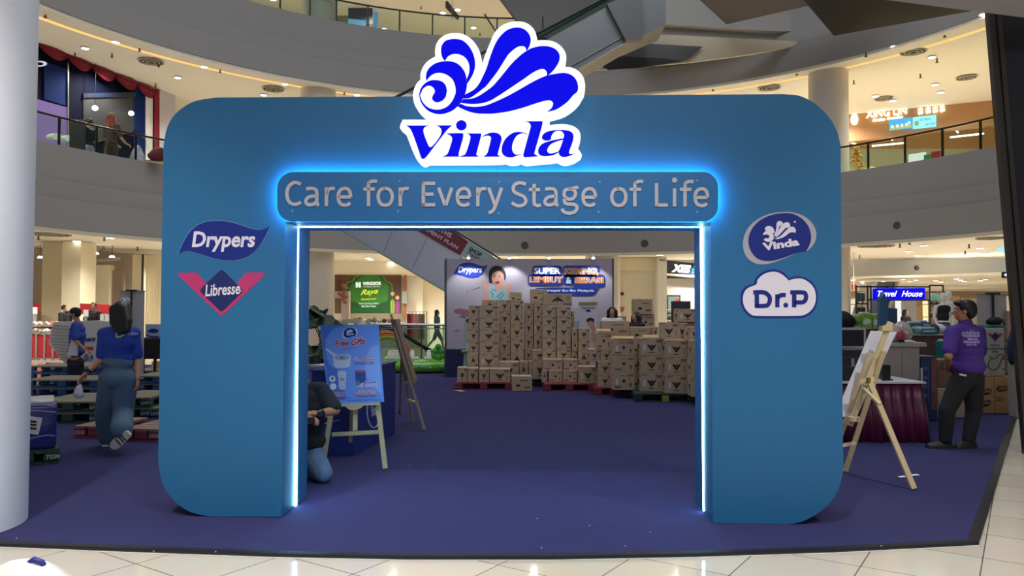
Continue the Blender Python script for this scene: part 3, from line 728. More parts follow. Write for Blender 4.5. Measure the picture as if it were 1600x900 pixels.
# ================================================================ BACKDROP
BD = 17.6
bd = Plane((0, BD, 0), (0, -1, 0))
panel_m = mat('backdrop_print', '#b3a9b4', .55)
bc = P(827, 540, BD)
back_t = thing('display_backdrop', 'wide lilac printed backdrop wall with a baby picture behind the stacked cartons', 'backdrop', (bc.x, BD + .1, 0))
mb = MB(); mb.prism([[(697, 404.5), (957, 404.5), (957, 545), (697, 545)]], bd, -.25, 0, back=True); mb.build('panel', panel_m, back_t)
mb = MB(); mb.prism([[(694.5, 407), (698, 403), (698, 586.5), (694.5, 586.5)]], bd, -.3, .02, back=True); mb.prism([[(956.5, 404), (959, 404), (959, 586.5), (956.5, 586.5)]], bd, -.3, .02, back=True)
mb.build('frame', mat('grey_metal', '#56565c', .4, metal=.6), back_t)
mb = MB(); q0 = bd(699, 545); q1 = bd(955, 545); mb.bb(q0.x, q1.x, BD - .35, BD + .2, 0.002, q0.z); mb.build('plinth', mat('plinth_navy', '#1c2350', .7), back_t)
dsc = lambda p: (700 + (p[0] - 0) / 10 + -10, 395 + p[1] / 10) + tuple(p[2:])
# leaf logo: original crop box 52..857 -> 708..762, 57..403 -> 410..434
def dm2(p): return (708 + (p[0] - 52) * 54 / 805, 410 + (p[1] - 57) * 24 / 346) + tuple(p[2:])
leaf_logo(bd, back_t, dm2, (mat('print_blue', '#1b35b0', .5), mat('print_white', '#f2f0f6', .5), mat('print_halo', '#cfd3f5', .5)), .012)
skin_print = mat('print_skin', '#d59a86', .6); hair_print = mat('print_hair', '#2b2126', .6)
def bpoly(name, pts, m, parent, w, pl=bd, n=3, f=lambda p: (690 + p[0] / 10, 395 + p[1] / 10) + tuple(p[2:])):
    mb = MB(); mb.prism([sm([f(p) for p in l], n) for l in [pts]], pl, w - .002, w); return mb.build(name, m, parent)
mb = MB(); f10 = lambda p: (690 + p[0] / 10, 395 + p[1] / 10) + tuple(p[2:])
pic = bpoly('baby_print', [(735, 640), (745, 560), (820, 525), (940, 545), (1000, 570), (1030, 640), (1040, 760, 1), (720, 760, 1)], mat('print_teal', '#8fc0bb', .6), back_t, .006)
bpoly('print_skin', [(770, 330), (800, 280), (900, 262), (960, 300), (978, 380), (960, 440), (950, 560), (880, 590), (830, 560), (835, 500), (790, 450)], skin_print, pic, .010)
bpoly('print_hair', [(745, 470), (735, 370), (750, 270), (810, 210), (870, 200), (940, 225), (990, 290), (1005, 370), (985, 440), (975, 380), (962, 330), (900, 285), (830, 300), (790, 340), (785, 400), (800, 480), (775, 470)], hair_print, pic, .012)
for l in ([(665, 740, 1), (675, 640), (680, 580), (640, 530), (615, 440), (650, 480), (640, 410), (680, 480), (700, 450), (725, 520), (715, 560), (740, 640), (750, 740, 1)],
          [(1050, 740, 1), (1030, 640), (1010, 600), (960, 540), (975, 530), (1010, 545), (1015, 440), (1040, 490), (1065, 430), (1075, 500), (1105, 470), (1080, 540), (1060, 600), (1060, 660), (1070, 740, 1)]):
    bpoly('print_hand', l, skin_print, pic, .011)
mb = MB()
for x, y, rx, ry in ((825, 378, 18, 7), (905, 372, 18, 7)): mb.prism([circ(690 + x / 10, 395 + y / 10, rx / 10, ry / 10, 10)], bd, .011, .013)
for pts in ([(800, 350), (850, 340)], [(885, 338), (935, 342)]): mb.ribbon([f10(p)[:2] for p in pts], .5, bd, .011, .013, smooth=False)
mb.build('print_eye', hair_print, pic, fix=False)
mb = MB(); mb.prism([circ(690 + 87, 395 + 46.5, 3.6, 2.2, 14)], bd, .011, .013); mb.build('print_mouth', mat('print_mouth', '#8e3b42', .6), pic)
mb = MB()
for pts in ([(760, 600), (800, 640), (790, 700)], [(860, 690), (910, 650), (960, 610)], [(880, 720), (940, 690), (980, 640)], [(780, 560), (850, 600)]): mb.ribbon([f10(p)[:2] for p in pts], 1.1, bd, .0065, .009)
mb.build('print_pattern', mat('print_purple', '#5a4a8c', .6), pic, fix=False)
# headline: blue cushions then letters
hb = mat('headline_blue', '#12308c', .5)
def f6(p): return (810 + p[0] / 6, 395 + p[1] / 6)
mb = MB()
for x0, y0, x1, y1 in ((130, 120, 408, 225), (415, 120, 765, 225), (88, 205, 418, 308), (420, 200, 515, 305), (505, 205, 812, 322)):
    a_ = f6((x0, y0)); b_ = f6((x1, y1)); mb.prism([rrect(a_[0], a_[1], b_[0], b_[1], 5)], bd, 0, .02)
hl = mb.build('headline', hb, back_t)
mb = MB()
def htxt(mb, s, x0, y0, x1, y1, w=.03, bold=.035):
    a_ = f6((x0, y1)); b_ = f6((x1, y1)); c_ = f6((x0, y0)); mb.text(s, bd, a_, b_, c_, w, bold=bold)
wht = mat('headline_white', '#e6f4ff', .5); org = mat('headline_orange', '#e07a3c', .5)
mb = MB(); htxt(mb, 'SUPER', 145, 140, 395, 200); htxt(mb, '&', 445, 228, 500, 290); mb.build('lettering', wht, hl, fix=False)
mb = MB(); htxt(mb, 'KERING,', 428, 142, 758, 218, .026, .075); htxt(mb, 'LEMBUT', 100, 222, 418, 284, .026, .075); htxt(mb, 'SERASI', 525, 228, 800, 290, .026, .075); mb.build('lettering_outline', wht, hl, fix=False)
mb = MB(); htxt(mb, 'KERING,', 430, 144, 756, 216, .031, .03); htxt(mb, 'LEMBUT', 103, 224, 416, 282, .031, .03); htxt(mb, 'SERASI', 528, 230, 797, 288, .031, .03); mb.build('lettering_orange', org, hl, fix=False)
mb = MB(); mb.prism([sm([f6(p) for p in [(160, 335), (300, 325), (600, 328), (750, 335), (745, 355), (700, 400), (560, 405), (400, 395), (250, 395), (200, 365)]])], bd, 0, .012); rb = mb.build('ribbon', hb, back_t)
mb = MB(); a_ = f6((200, 372)); mb.text('Dipercayai Ibu-Ibu Malaysia', bd, f6((190, 370)), f6((705, 372)), f6((196, 340)), .016, bold=.02); mb.build('lettering', wht, rb, fix=False)
# product standees in front of the backdrop
def slab(name, pl, loop, m, parent, w0, w1, n=0):
    mb = MB(); mb.prism([sm(loop, n) if n else loop], pl, w0, w1, back=True); return mb.build(name, m, parent)
sp = Plane((0, 17.0, 0), (0, -1, 0)); c0 = P(919, 560, 17.0)
st_t = thing('product_standee', 'tall white product standee with gold lid line and baby photo beside the carton pile', 'standee', (c0.x, 17.1, 0))
pw = mat('standee_white', '#dddbe2', .5)
g0 = sp(905, 472); slab('board', sp, [(905, 475), (932.5, 475), (932.5, 606), (905, 606)], pw, st_t, -.04, 0)
slab('lid_band', sp, [(904.5, 472), (932.8, 472), (932.8, 476.5), (904.5, 476.5)], mat('gold_band', '#a48a55', .4, metal=.3), st_t, -.05, .01)
mb = MB(); mb.text('Supreme', sp, (909, 484), (929, 484), (909, 478.5), .004, bold=.01); mb.prism([circ(919, 485.5, 4, 2, 12)], sp, 0, .004); mb.build('lettering', navy, st_t, fix=False)
mb = MB(); mb.prism([sm([(917, 502), (921, 498), (927, 499), (928, 506), (930, 512), (930, 520), (929, 530), (924, 535), (923, 522), (924, 515), (919, 508)])], sp, 0, .004); bp_ = mb.build('baby_print', skin_print, st_t)
mb = MB(); mb.prism([sm([(916, 501), (918, 497.5), (924, 496.5), (928, 499), (928, 504), (924, 501), (918, 503)])], sp, .004, .006); mb.build('print_hair', hair_print, bp_)
c0 = P(900, 560, 17.2); sp2 = Plane((0, 17.2, 0), (0, -1, 0))
so = thing('product_standee', 'plain white standee half hidden between the cartons and the gold-topped standee', 'standee', (c0.x, 17.3, 0))
slab('board', sp2, rrect(890, 482, 905, 606, 1.5), pw, so, -.04, 0)
mb = MB(); mb.text('ooo', sp2, (897, 512), (905, 512), (897, 502), .004); mb.build('printed_mark', mat('standee_mark', '#9aa6c0', .5), so, fix=False)
sp3 = Plane((0, 16.6, 0), (0, -1, 0)); c0 = P(730, 560, 16.6)
so = thing('product_standee', 'rounded green and white pack-shaped standee left of the carton pile', 'standee', (c0.x, 16.65, 0))
slab('board', sp3, sm([(727, 495, 1), (736, 494, 1), (745, 500), (745, 533, 1), (726, 533, 1), (724, 520)], 3), mat('standee_green', '#b9c6bd', .5), so, -.05, 0)
slab('stand', sp3, [(728, 533), (742, 533), (742, 590), (728, 590)], pw, so, -.05, -.01)
mb = MB(); mb.prism([circ(733, 501, 5, 3.2, 14)], sp3, 0, .004); mb.build('emblem', navy, so)
mb = MB(); mb.prism([circ(735, 512, 5, 5, 14)], sp3, 0, .003); mb.build('baby_print', skin_print, so)
# print hands reaching in from the left
mb = MB()
for l in ([(709, 485), (716, 482), (724, 483), (732, 485), (733, 492), (728, 497), (718, 495), (722, 491), (712, 489)],): mb.prism([sm(l)], bd, 0, .004)
for l in ([(710, 517), (714, 516), (718, 517)], [(730, 454), (731, 458)], [(736, 453), (750, 449)]): mb.ribbon(l, 1.2, bd, 0, .004)
mb.build('splash_print', mat('print_rose', '#9c6470', .6), back_t, fix=False)
# clip-on spotlights
black = mat('black_metal', '#1d1d20', .4)
for i, px in enumerate((733, 796, 857, 925)):
    q = P(px, 402, BD - .02)
    t = thing('clip_spotlight', 'small clip-on spotlight on the top edge of the lilac backdrop, %s from the left' % ('first', 'second', 'third', 'fourth')[i], 'spotlight', (q.x, q.y, q.z - .06), group='spotlights along the backdrop top')
    mb = MB(); mb.bar((0, .06, .03), (0, -.22, .09), .03, .03); mb.build('arm', black, t, world=False)
    mb = MB(); mb.cyl((0, -.20, .09), (0, -.27, 0.02), .03, .045, 14); mb.build('lamp_head', mat('lamp_silver', '#c8c8cc', .3, metal=.6), t, world=False)
    mb = MB(); mb.cyl((0, -.271, .019), (0, -.274, .013), .034, .034, 14); mb.build('bulb', mat('lamp_glow', '#eef6ff', emit=9), t, world=False)
    lamp('SPOT', 'backdrop_beam', (q.x, q.y - .36, q.z - .08), 26, COOL, .03, target=(q.x + .02, BD + .1, q.z - 1.1), angle=95, blend=.5)
# ================================================================ PALLETS
def pal(key, col): return mat(key, col, .8, noise=.25, nscale=5)
red_p = pal('pallet_red', '#8f3a48'); green_p = pal('pallet_green', '#2e4a42'); blue_p = pal('pallet_blue', '#24507f'); wood_p = pal('pallet_wood', '#957a6c'); greyw = pal('pallet_grey_wood', '#827c6c')
def pallet(name, label, loc, rz, size, m_side, m_deck, group, text=None, h=.14, deck_n=7):
    t = thing('pallet', label, 'pallet', loc, rz, group)
    L, Wd = size
    mb = MB(); n = deck_n; wdt = Wd / n * .82
    for i in range(n): mb.box((0, -Wd / 2 + Wd * (i + .5) / n, h - .011), (L, wdt, .022))
    mb.build('deck', m_deck, t, world=False)
    mb = MB()
    for x in (-L / 2 + .06, 0, L / 2 - .06):
        for y in (-Wd / 2 + .055, 0, Wd / 2 - .055): mb.box((x, y, h / 2 - .001), (.14, .1, h - .062))
    for y in (-Wd / 2 + .055, 0, Wd / 2 - .055): mb.box((0, y, .010), (L, .1, .019))
    for x in (-L / 2 + .06, 0, L / 2 - .06): mb.box((x, 0, h - .031), (.12, Wd, .02))
    mb.build('block', m_side, t, world=False)
    if text:
        mb = MB(); fl = flat((0, -Wd / 2 + .004, 0), (1, 0, 0), (0, 0, 1))
        for x in (-L / 2 + .06, L / 2 - .06):
            mb.text(text, fl, (x - .06, h * .32), (x + .06, h * .32), (x - .05, h * .62), .004, bold=.03)
        mb.build('stencil', mat('stencil_white', '#b9c2c2', .7), t, world=False, fix=False)
    return t
# ================================================================ CARTONS
card = mat('cardboard', '#c6ac90', .75, noise=.10, nscale=3); ink = mat('carton_ink', '#231f26', .7); lab = mat('carton_label', '#dedee0', .6); tape = mat('packing_tape', '#cdb496', .35)
def carton_proto(kind):
    """unit carton, 1 x 1 x 1, base at z = 0, front at y = -0.5"""
    t = thing('carton', 'x', 'carton')
    mb = MB()
    mb.box((0, 0, .5), (1, 1, 1))
    b_ = mb.build('box', card, t, world=False)
    b_.modifiers.new('bevel', 'BEVEL').width = .012
    mb = MB(); mb.box((0, 0, 1.001), (1.0, .07, .003)); mb.box((0, -.5, .93), (.10, .004, .14)); mb.build('tape', tape, t, world=False)
    mb = MB()
    def face(fl, s=1.0):
        if kind == 0 or kind == 1:
            z = (lambda x, y: (x, y)) if kind == 0 else (lambda x, y: (x, 1 - y))
            P0 = [(-.22, .62), (-.12, .62), (-.03, .48), (0, .40), (.03, .48), (.12, .62), (.22, .62), (.06, .33), (0, .26), (-.06, .33)]
            mb.prism([[z(x * s, y) for x, y in P0]], fl, 0, .003)
            mb.prism([[z(x * s, y) for x, y in [(0, .64), (.06, .54), (0, .44), (-.06, .54)]]], fl, 0, .003)
            mb.prism([[z(x * s, y) for x, y in [(-.13, .2), (.13, .2), (.13, .16), (-.13, .16)]]], fl, 0, .003)
            for k_ in range(3): mb.prism([[z(x * s, y) for x, y in [(.2, .9 - k_ * .06), (.46, .9 - k_ * .06), (.46, .87 - k_ * .06), (.2, .87 - k_ * .06)]]], fl, 0, .003)
            mb.ribbon([z(x * s, y) for x, y in [(.34, .18), (.32, .4), (.36, .5), (.40, .4), (.38, .18), (.34, .18)]], .015, fl, 0, .003)
            mb.prism([[z(x * s, y) for x, y in [(-.46, .93), (-.2, .93), (-.2, .91), (-.46, .91)]]], fl, 0, .003)
        elif kind == 2:
            mb.prism([[(0, .62), (.09 * s, .5), (0, .38), (-.09 * s, .5)]], fl, 0, .003)
            for x0, y0, x1, y1 in ((-.42, .18, -.12, .21), (-.42, .12, -.12, .15), (.18, .82, .44, .85), (.18, .76, .44, .79), (.26, .3, .40, .33), (-.2, .78, .1, .8), (.3, .15, .34, .42)):
                mb.prism([[(x0 * s, y0), (x1 * s, y0), (x1 * s, y1), (x0 * s, y1)]], fl, 0, .003)
        else:
            for x0, y0, x1, y1 in ((-.3, .3, -.1, .45), (.1, .2, .4, .24), (.1, .27, .4, .31), (-.1, .7, .3, .74)):
                mb.prism([[(x0 * s, y0), (x1 * s, y0), (x1 * s, y1), (x0 * s, y1)]], fl, 0, .003)
    face(flat((0, -.5, 0), (1, 0, 0), (0, 0, 1))); face(flat((-.5, 0, 0), (0, -1, 0), (0, 0, 1))); face(flat((.5, 0, 0), (0, 1, 0), (0, 0, 1)))
    mb.build('print', ink, t, world=False, fix=False)
    return t
protos = [carton_proto(i) for i in range(4)]
used = set()
ORD = ['bottom', 'second', 'third', 'fourth', 'fifth', 'sixth', 'seventh', 'eighth']
placed = []
def carton(kind, x, y, z, w, d, h, rz, label, group='brown cartons piled on the pallets', sticker=False, name='carton'):
    n = [x - w / 2, x + w / 2, y - d / 2, y + d / 2]
    for e in placed:
        if z + h - .004 < e[4] or e[5] < z + .004: continue
        ox = min(n[1], e[1]) - max(n[0], e[0]); oy = min(n[3], e[3]) - max(n[2], e[2])
        if ox <= 0 or oy <= 0: continue
        if ox < .04 and ox < oy:
            if n[0] < e[0]: n[1] = e[0] - .001
            else: n[0] = e[1] + .001
        elif n[2] >= e[2]:
            n[2] = e[3] + .004; n[3] = max(n[3], n[2] + .12)
        else: n[3] = e[2] - .004
    x, w, y, d = (n[0] + n[1]) / 2, n[1] - n[0], (n[2] + n[3]) / 2, max(.06, n[3] - n[2]); placed.append(n + [z, z + h])
    if kind in used: o = copy_tree(protos[kind])
    else: o = protos[kind]; used.add(kind)
    o.name = name
    o.location = (x, y, z); o.scale = (w, d, h); o.rotation_euler = (0, 0, rz)
    tag(o, label, 'carton', group)
    if sticker:
        mb = MB(); mb.box((-.32, -.503, .45), (.10, .006, .34)); mb.box((-.32, -.5065, .47), (.03, .002, .22)) if False else None
        s = mb.build('sticker', lab, o, world=False)
    return o
def column(px0, px1, D, ys, where, dep=.42, rz=0.0, kinds=None, stickers=(), zbase=None, names=None):
    x0 = (px0 - 800) / F * D; x1 = (px1 - 800) / F * D; w = x1 - x0
    zs = [CAMH + (485 + (px0 - 800) * .0035 - y) * D / F for y in ys]   # top to bottom edges
    n = len(ys) - 1
    base = zs[-1] if zbase is None else zbase
    for i in range(n):
        top = zs[n - 1 - i]; bot = base if i == 0 else zs[n - i]
        kk = kinds[i] if kinds else random.choice((0, 0, 0, 1))
        jit = random.uniform(-.003, .003); r_ = rz + random.uniform(-.004, .004)
        nm = 'lowest' if i == 0 else 'topmost' if i == n - 1 else ['lowest','second','third','fourth','fifth','sixth','seventh'][i] + ' up'
        if n == 1: lbl = 'brown printed carton, ' + where
        else: lbl = 'brown carton, %s, %s' % (nm, where)
        d_ = dep
        carton(kk, (x0 + x1) / 2 + jit, D + d_ / 2 + jit, bot + .0015, w - .012, d_, top - bot - .002, r_, lbl, sticker=(i in stickers))
PT = .142
def pxy(px, D): return (px - 800) / F * D
pg = 'pallets under the carton piles'
pallet('p', 'red pallet under the leftmost carton stacks', (pxy(758, 15.1), 15.05, 0), 0, (1.06, 1.15), red_p, red_p, pg)
pallet('p', 'red pallet under the tallest carton stacks in the middle', (pxy(891, 14.2), 14.86, 0), 0, (.95, 1.1), red_p, red_p, pg)
pallet('p', 'red pallet under the small middle stack, left of the green pallet', (pxy(962, 13.6), 14.15, 0), R(-3), (.68, 1.1), red_p, red_p, pg)
g_ = pallet('p', 'dark green pallet with a yellow block under the front right cartons', (pxy(1037, 13.0), 13.22, 0), R(-4), (1.0, 1.1), green_p, green_p, pg)
mb = MB(); mb.box((.0, -.552, .06), (.1, .012, .1)); mb.build('yellow_block', mat('yellow_paint', '#b09a2c', .7), g_, world=False)
pallet('p', 'dark green pallet behind the loose floor carton', (pxy(832, 15.6), 15.72, 0), 0, (.38, .8), green_p, green_p, pg)
pallet('p', 'red pallet at the right edge of the pile beside the arch', (pxy(1107, 12.4) + .14, 12.72, 0), R(-4), (.5, 1.0), red_p, red_p, pg)
zb = PT
# left pallet
column(714.5, 731, 14.55, [574, 597], 'first at the left on the front row of the leftmost red pallet', .35, zbase=zb)
column(731.3, 748, 14.55, [575, 598], 'second in the front row of the leftmost red pallet', .35, zbase=zb)
column(748.5, 765, 14.55, [576, 599], 'third in the front row of the leftmost red pallet', .38, zbase=zb)
column(765.3, 798, 14.55, [576, 599], 'wide one ending the front row of the leftmost red pallet', .38, zbase=zb, kinds=[0])
column(732, 748.5, 15.02, [477, 496, 515, 533, 553, 574, 595], 'narrow left column of the leftmost pile', .38, zbase=zb)
column(749, 780, 15.02, [477, 496, 515, 533, 553, 574, 595], 'wide left column of the leftmost pile', .38, zbase=zb, kinds=[0] * 6, stickers=(1,))
column(752.5, 779, 15.48, [468.5, 487, 507, 529, 551, 571, 592], 'behind the wide column of the leftmost pile', .38, zbase=.0 + .142)
column(780, 797.5, 15.48, [468.5, 487, 508, 530, 551, 571, 592], 'right of the wide column in the leftmost pile', .38, zbase=zb)
column(797.5, 819, 15.52, [469, 488, 509, 529, 551, 571, 592], 'between the leftmost pile and the second pile', .38, zbase=0.142, kinds=[0, 1, 0, 0, 1, 0])
column(796, 816, 15.95, [456.5, 472, 491, 512, 533, 555, 589], 'behind the gap left of the centre pile', .38, zbase=0.001, kinds=[3] * 6)
column(779.5, 811, 15.0, [565, 593.5], 'right of the front row on the leftmost red pallet, lower', .38, zbase=zb)
# centre
column(811.5, 826, 15.3, [564, 592], 'left half of the pair behind the loose floor carton', .38, zbase=zb, kinds=[1])
column(826.4, 843.5, 15.3, [564, 592], 'right half of the pair behind the loose floor carton', .38, zbase=zb, kinds=[1])
carton(3, pxy(815.5, 14.3), 14.5, .002, .37, .36, .275, R(3), 'plain brown carton standing alone on the carpet before the piles')
column(819.5, 833.5, 15.7, [473, 488, 501, 523, 546, 562, 590], 'narrow left column of the centre pile', .38, zbase=zb)
column(834, 848.5, 15.7, [473, 488, 501, 523, 546, 562, 590], 'narrow second column of the centre pile', .38, zbase=zb, stickers=(3,))
column(828.5, 856, 16.12, [452, 473, 490, 512, 535, 560, 589], 'tall column rising behind the centre pile', .38, zbase=0.001, kinds=[3] * 6)
column(832, 856, 15.18, [547, 562, 592], 'low column in front of the centre pile', .3, zbase=zb)
zc = [479, 495, 509, 527, 546, 561, 579]
column(847.5, 869, 14.98, zc, 'left column of the tallest pile', .38, zbase=None)
column(869.5, 892.5, 14.98, zc, 'right column of the tallest pile', .38, zbase=None)
column(848.5, 894.5, 15.0, [459, 478.4], 'wide one crowning the tallest pile', .4, kinds=[1])
column(888, 898, 15.4, [486, 500, 515, 532, 550, 570, 593], 'thin column just behind the right side of the tallest pile', .36, zbase=.142)
column(848.5, 880, 14.66, [561, 579], 'upper left on the front step of the tallest pile', .7, kinds=[2])
column(880.3, 903, 14.66, [561, 579], 'upper right on the front step of the tallest pile', .7, kinds=[2])
column(846, 855.5, 14.62, [578.5, 596.5], 'small left one at the foot of the tallest pile', .7, zbase=zb)
column(855.8, 879, 14.62, [578.5, 597], 'middle one at the foot of the tallest pile', .7, zbase=zb, kinds=[2])
column(879.3, 902, 14.62, [578.5, 597], 'right one at the foot of the tallest pile', .7, zbase=zb, kinds=[2])
column(893.5, 903, 14.9, [513, 531, 548, 570, 596], 'narrow column right of the tallest pile', .36, zbase=zb)
column(903.3, 922, 14.9, [513, 531, 548, 570, 596], 'column right of the tallest pile', .36, zbase=zb, kinds=[1, 1, 0, 0])
column(903.5, 934, 14.42, [572.5, 598.5], 'wide one with white sticker at the right foot of the tallest pile', .38, zbase=zb, kinds=[0], stickers=(0,))
column(934.5, 942, 13.95, [584.3, 604], 'small lower one on the third pallet', .36, zbase=zb)
column(934.5, 957, 13.75, [565, 584.5, 604], 'front column on the third pallet', .5, zbase=zb, kinds=[0, 0])
column(920, 938, 13.85, [545.5, 564.6], 'left one jutting out above the third pallet', .42, kinds=[0])
column(938.4, 957.5, 13.8, [545.5, 564.6], 'right one above the third pallet', .42)
column(931, 956, 13.85, [520, 545.2], 'open one with raised flaps above the third pallet', .42, kinds=[2])
column(957.5, 992, 13.2, [530.5, 555.4, 580.7, 608], 'with diamond print on the green pallet', .42, zbase=zb, kinds=[2, 2, 2], stickers=(0, 2))
column(1000.5, 1035.5, 12.96, [528, 555.4, 582.6, 610.5], 'middle of the green pallet', .42, zbase=zb, kinds=[0, 0, 0], stickers=(0, 2))
column(1036.3, 1073.5, 12.66, [531, 558.2, 585.8, 613.5], 'right of the green pallet', .42, zbase=zb, kinds=[0, 0, 0], stickers=(0, 1, 2))
column(1028.8, 1060.5, 12.95, [503.5, 530], 'big one lying across the two right stacks of the green pallet', .4, kinds=[0])
column(1061, 1078, 12.9, [505, 531], 'right of the big one on top of the green pallet stacks', .38, kinds=[0], stickers=(0,))
column(1077, 1092, 12.5, [511, 531.5], 'half hidden by the arch on top of the right stack', .38, kinds=[0])
column(1075, 1086, 13.15, [531, 558.2, 585.8, 609], 'in shadow behind the right stack of the green pallet', .35, zbase=zb)
column(1080.5, 1102, 12.2, [532, 560, 589, 618], 'half hidden behind the right leg of the arch', .36, zbase=zb)
column(1059, 1090, 13.35, [482.5, 503], 'with sticker standing highest at the right above the pile', .38, kinds=[0], stickers=(0,))
column(1059, 1090, 13.5, [503, 530, 557, 584, 609], 'hidden second row at the right end', .3, zbase=.002, kinds=[3] * 4)
column(985.5, 1017.5, 14.3, [511, 531, 556, 580, 598], 'open one before the woman in dark', .42, zbase=.002, kinds=[3] * 4)
column(1018, 1028.5, 14.1, [511, 526.5, 556, 580, 603], 'slim one right of the woman in dark', .36, zbase=.002)
column(940, 985, 14.5, [501.5, 523, 545, 570, 597], 'long one with raised lid before the woman in white', .42, zbase=.002, kinds=[3] * 4)
column(1003, 1023, 16.6, [491, 511, 531, 552, 572, 594], 'lower part of the tall stack behind the women', .45, zbase=.002, kinds=[3] * 5)
column(991, 1020, 16.55, [467, 491], 'big one on top of the tall stack behind the women', .45, kinds=[3])
column(963, 979, 16.9, [494, 520, 550, 590], 'flattened stack behind the woman in white', .4, zbase=.002, kinds=[3] * 3)
# raised flaps of opened cartons
flap_m = mat('card_inside', '#c9a878', .75)
def flaps(px0, px1, D, y, label):
    z = CAMH + (485 - y) * D / F; x0, x1 = pxy(px0, D), pxy(px1, D)
    mb = MB(); mb.prism([[(x0, D - .10), (x1 - .04, D - .14), (x1, D + .16), (x0 + .03, D + .14)]], lambda x, y_, w: Vector((x, y_, z + w + (y_ - D) * .12)), 0.018, .028, back=True)
    tag(mb.build('carton_flap', flap_m), label, 'flap', 'loose card flaps on the carton pile')
flaps(955, 992, 13.3, 529, 'pale card flap lying open on the diamond-print stack')
flaps(1003, 1030, 13.1, 527, 'pale card flap lying open on the middle stack of the green pallet')
flaps(931, 956, 13.95, 517.5, 'pale card flap sticking out above the third pallet carton')
for i, (px, py) in enumerate(((717, 612), (888, 611), (1143, 800))[:2]):
    g = G(px, py); mb = MB(); mb.prism([[(g.x - .09, g.y), (g.x + .02, g.y - .05), (g.x + .12, g.y - .03), (g.x + .05, g.y + .03)]], lambda x, y, w: Vector((x, y, w + .012 * math.sin(x * 40) + .014)), 0, .004, back=True)
    tag(mb.build('packing_strap', mat('strap_cream', '#c8bda4', .6)), ('crumpled pale strap on the carpet left of the first red pallet', 'crumpled pale strap on the carpet before the tallest pile')[i], 'strap')
# ================================================================ PEOPLE
skin = mat('skin', '#c58f72', .55, noise=.06, nscale=20); skin2 = mat('skin_tan', '#a97355', .55, noise=.06, nscale=20)
hair_m = mat('black_hair', '#120f11', .45, noise=.4, nscale=60); eyew = mat('eye_white', '#e8e4de', .3); eyed = mat('eye_dark', '#1a1210', .2); lip = mat('lips', '#9c5248', .5)
blackcloth = mat('black_cloth', '#17181d', .85, bump=.4, bscale=14); denim = mat('denim', '#566f8a', .85, noise=.2, nscale=7, bump=.6, bscale=12)
def ball_chain(mb, pts, rad):
    for (a, ra), (b, rb) in zip(zip(pts[:-1], rad[:-1]), zip(pts[1:], rad[1:])): mb.limb(a, ra, b, rb, 12)
def yawm(yaw): return Matrix.Rotation(yaw, 3, 'Z')
def head(mb, c, f, h=.115, tilt=0.0, ears=True):
    """c head centre, f facing yaw matrix (face looks along local -Y), h half height"""
    q = f @ Matrix.Rotation(tilt, 3, 'X'); k = h / .115
    A_ = lambda x, y, z: Vector(c) + q @ Vector((x, y, z)) * k
    mb.ell(A_(0, .012, .025), (.073 * k, .092 * k, .090 * k), 18, 12, q)
    mb.ell(A_(0, -.018, -.035), (.058 * k, .070 * k, .078 * k), 18, 12, q)
    mb.ell(A_(0, -.048, -.082), (.030 * k, .030 * k, .024 * k), 12, 8, q)
    mb.limb(A_(0, -.084, .008), .009 * k, A_(0, -.106, -.026), .014 * k, 8)
    for s in (-1, 1):
        mb.ell(A_(.03 * s, -.078, .022), (.022 * k, .012 * k, .007 * k), 8, 6, q)
        if ears: mb.ell(A_(.075 * s, .008, -.008), (.009 * k, .020 * k, .032 * k), 10, 8, q)
    return A_, q, k
def face_parts(root, A_, q, k, mouth=True):
    mb = MB()
    for s in (-1, 1): mb.ell(A_(.030 * s, -.078, .006), (.014 * k, .009 * k, .007 * k), 10, 6, q)
    e_ = mb.build('eyes', eyew, root, smooth=True)
    mb = MB()
    for s in (-1, 1): mb.ell(A_(.030 * s, -.084, .006), (.006 * k, .005 * k, .006 * k), 8, 6, q)
    mb.build('pupils', eyed, e_, smooth=True)
    mb = MB()
    for s in (-1, 1): mb.tube([A_(.012 * s, -.090, .026), A_(.03 * s, -.090, .033), A_(.048 * s, -.078, .027)], .0035 * k, 6)
    mb.build('eyebrows', hair_m, root, smooth=True)
    if mouth:
        mb = MB(); mb.ell(A_(0, -.084, -.052), (.024 * k, .008 * k, .008 * k), 10, 6, q); mb.build('lips', lip, root, smooth=True)
def hand(mb, w, d, n, s=1.0, curl=.35, side=1, thumb=True):
    """w wrist, d pointing direction, n palm normal"""
    w = Vector(w); d = Vector(d).normalized(); n = Vector(n); n = (n - d * n.dot(d)).normalized(); x = d.cross(n) * side
    for i in (-1.2, -.4, .4, 1.2): mb.limb(w + x * i * .010 * s, .014 * s, w + d * .085 * s + x * i * .020 * s, .0115 * s, 8)
    for i, L in ((-1.35, .060), (-.45, .075), (.45, .080), (1.35, .070)):
        p = w + d * .088 * s + x * i * .020 * s; L *= s; a = d; pts = [p]
        for j, fr in enumerate((.45, .32, .23)):
            a = (a * math.cos(curl * (1 if j else .6)) + n * math.sin(curl * (1 if j else .6))).normalized()
            perp = (n - a * n.dot(a)); p = p + a * L * fr; pts.append(p)
            n2 = perp.normalized() if perp.length > 1e-3 else n
            a = (a * math.cos(curl) + n2 * math.sin(curl)).normalized()
        ball_chain(mb, pts, [.0100 * s, .0092 * s, .0085 * s, .0075 * s])
    if thumb:
        b = w + d * .03 * s + x * .028 * s
        ball_chain(mb, [b, b + (d * .6 + x * .75 + n * .2).normalized() * .038 * s, b + (d * .6 + x * .75 + n * .2).normalized() * .038 * s + (d * .9 + x * .3 + n * .35).normalized() * .03 * s], [.013 * s, .0105 * s, .009 * s])
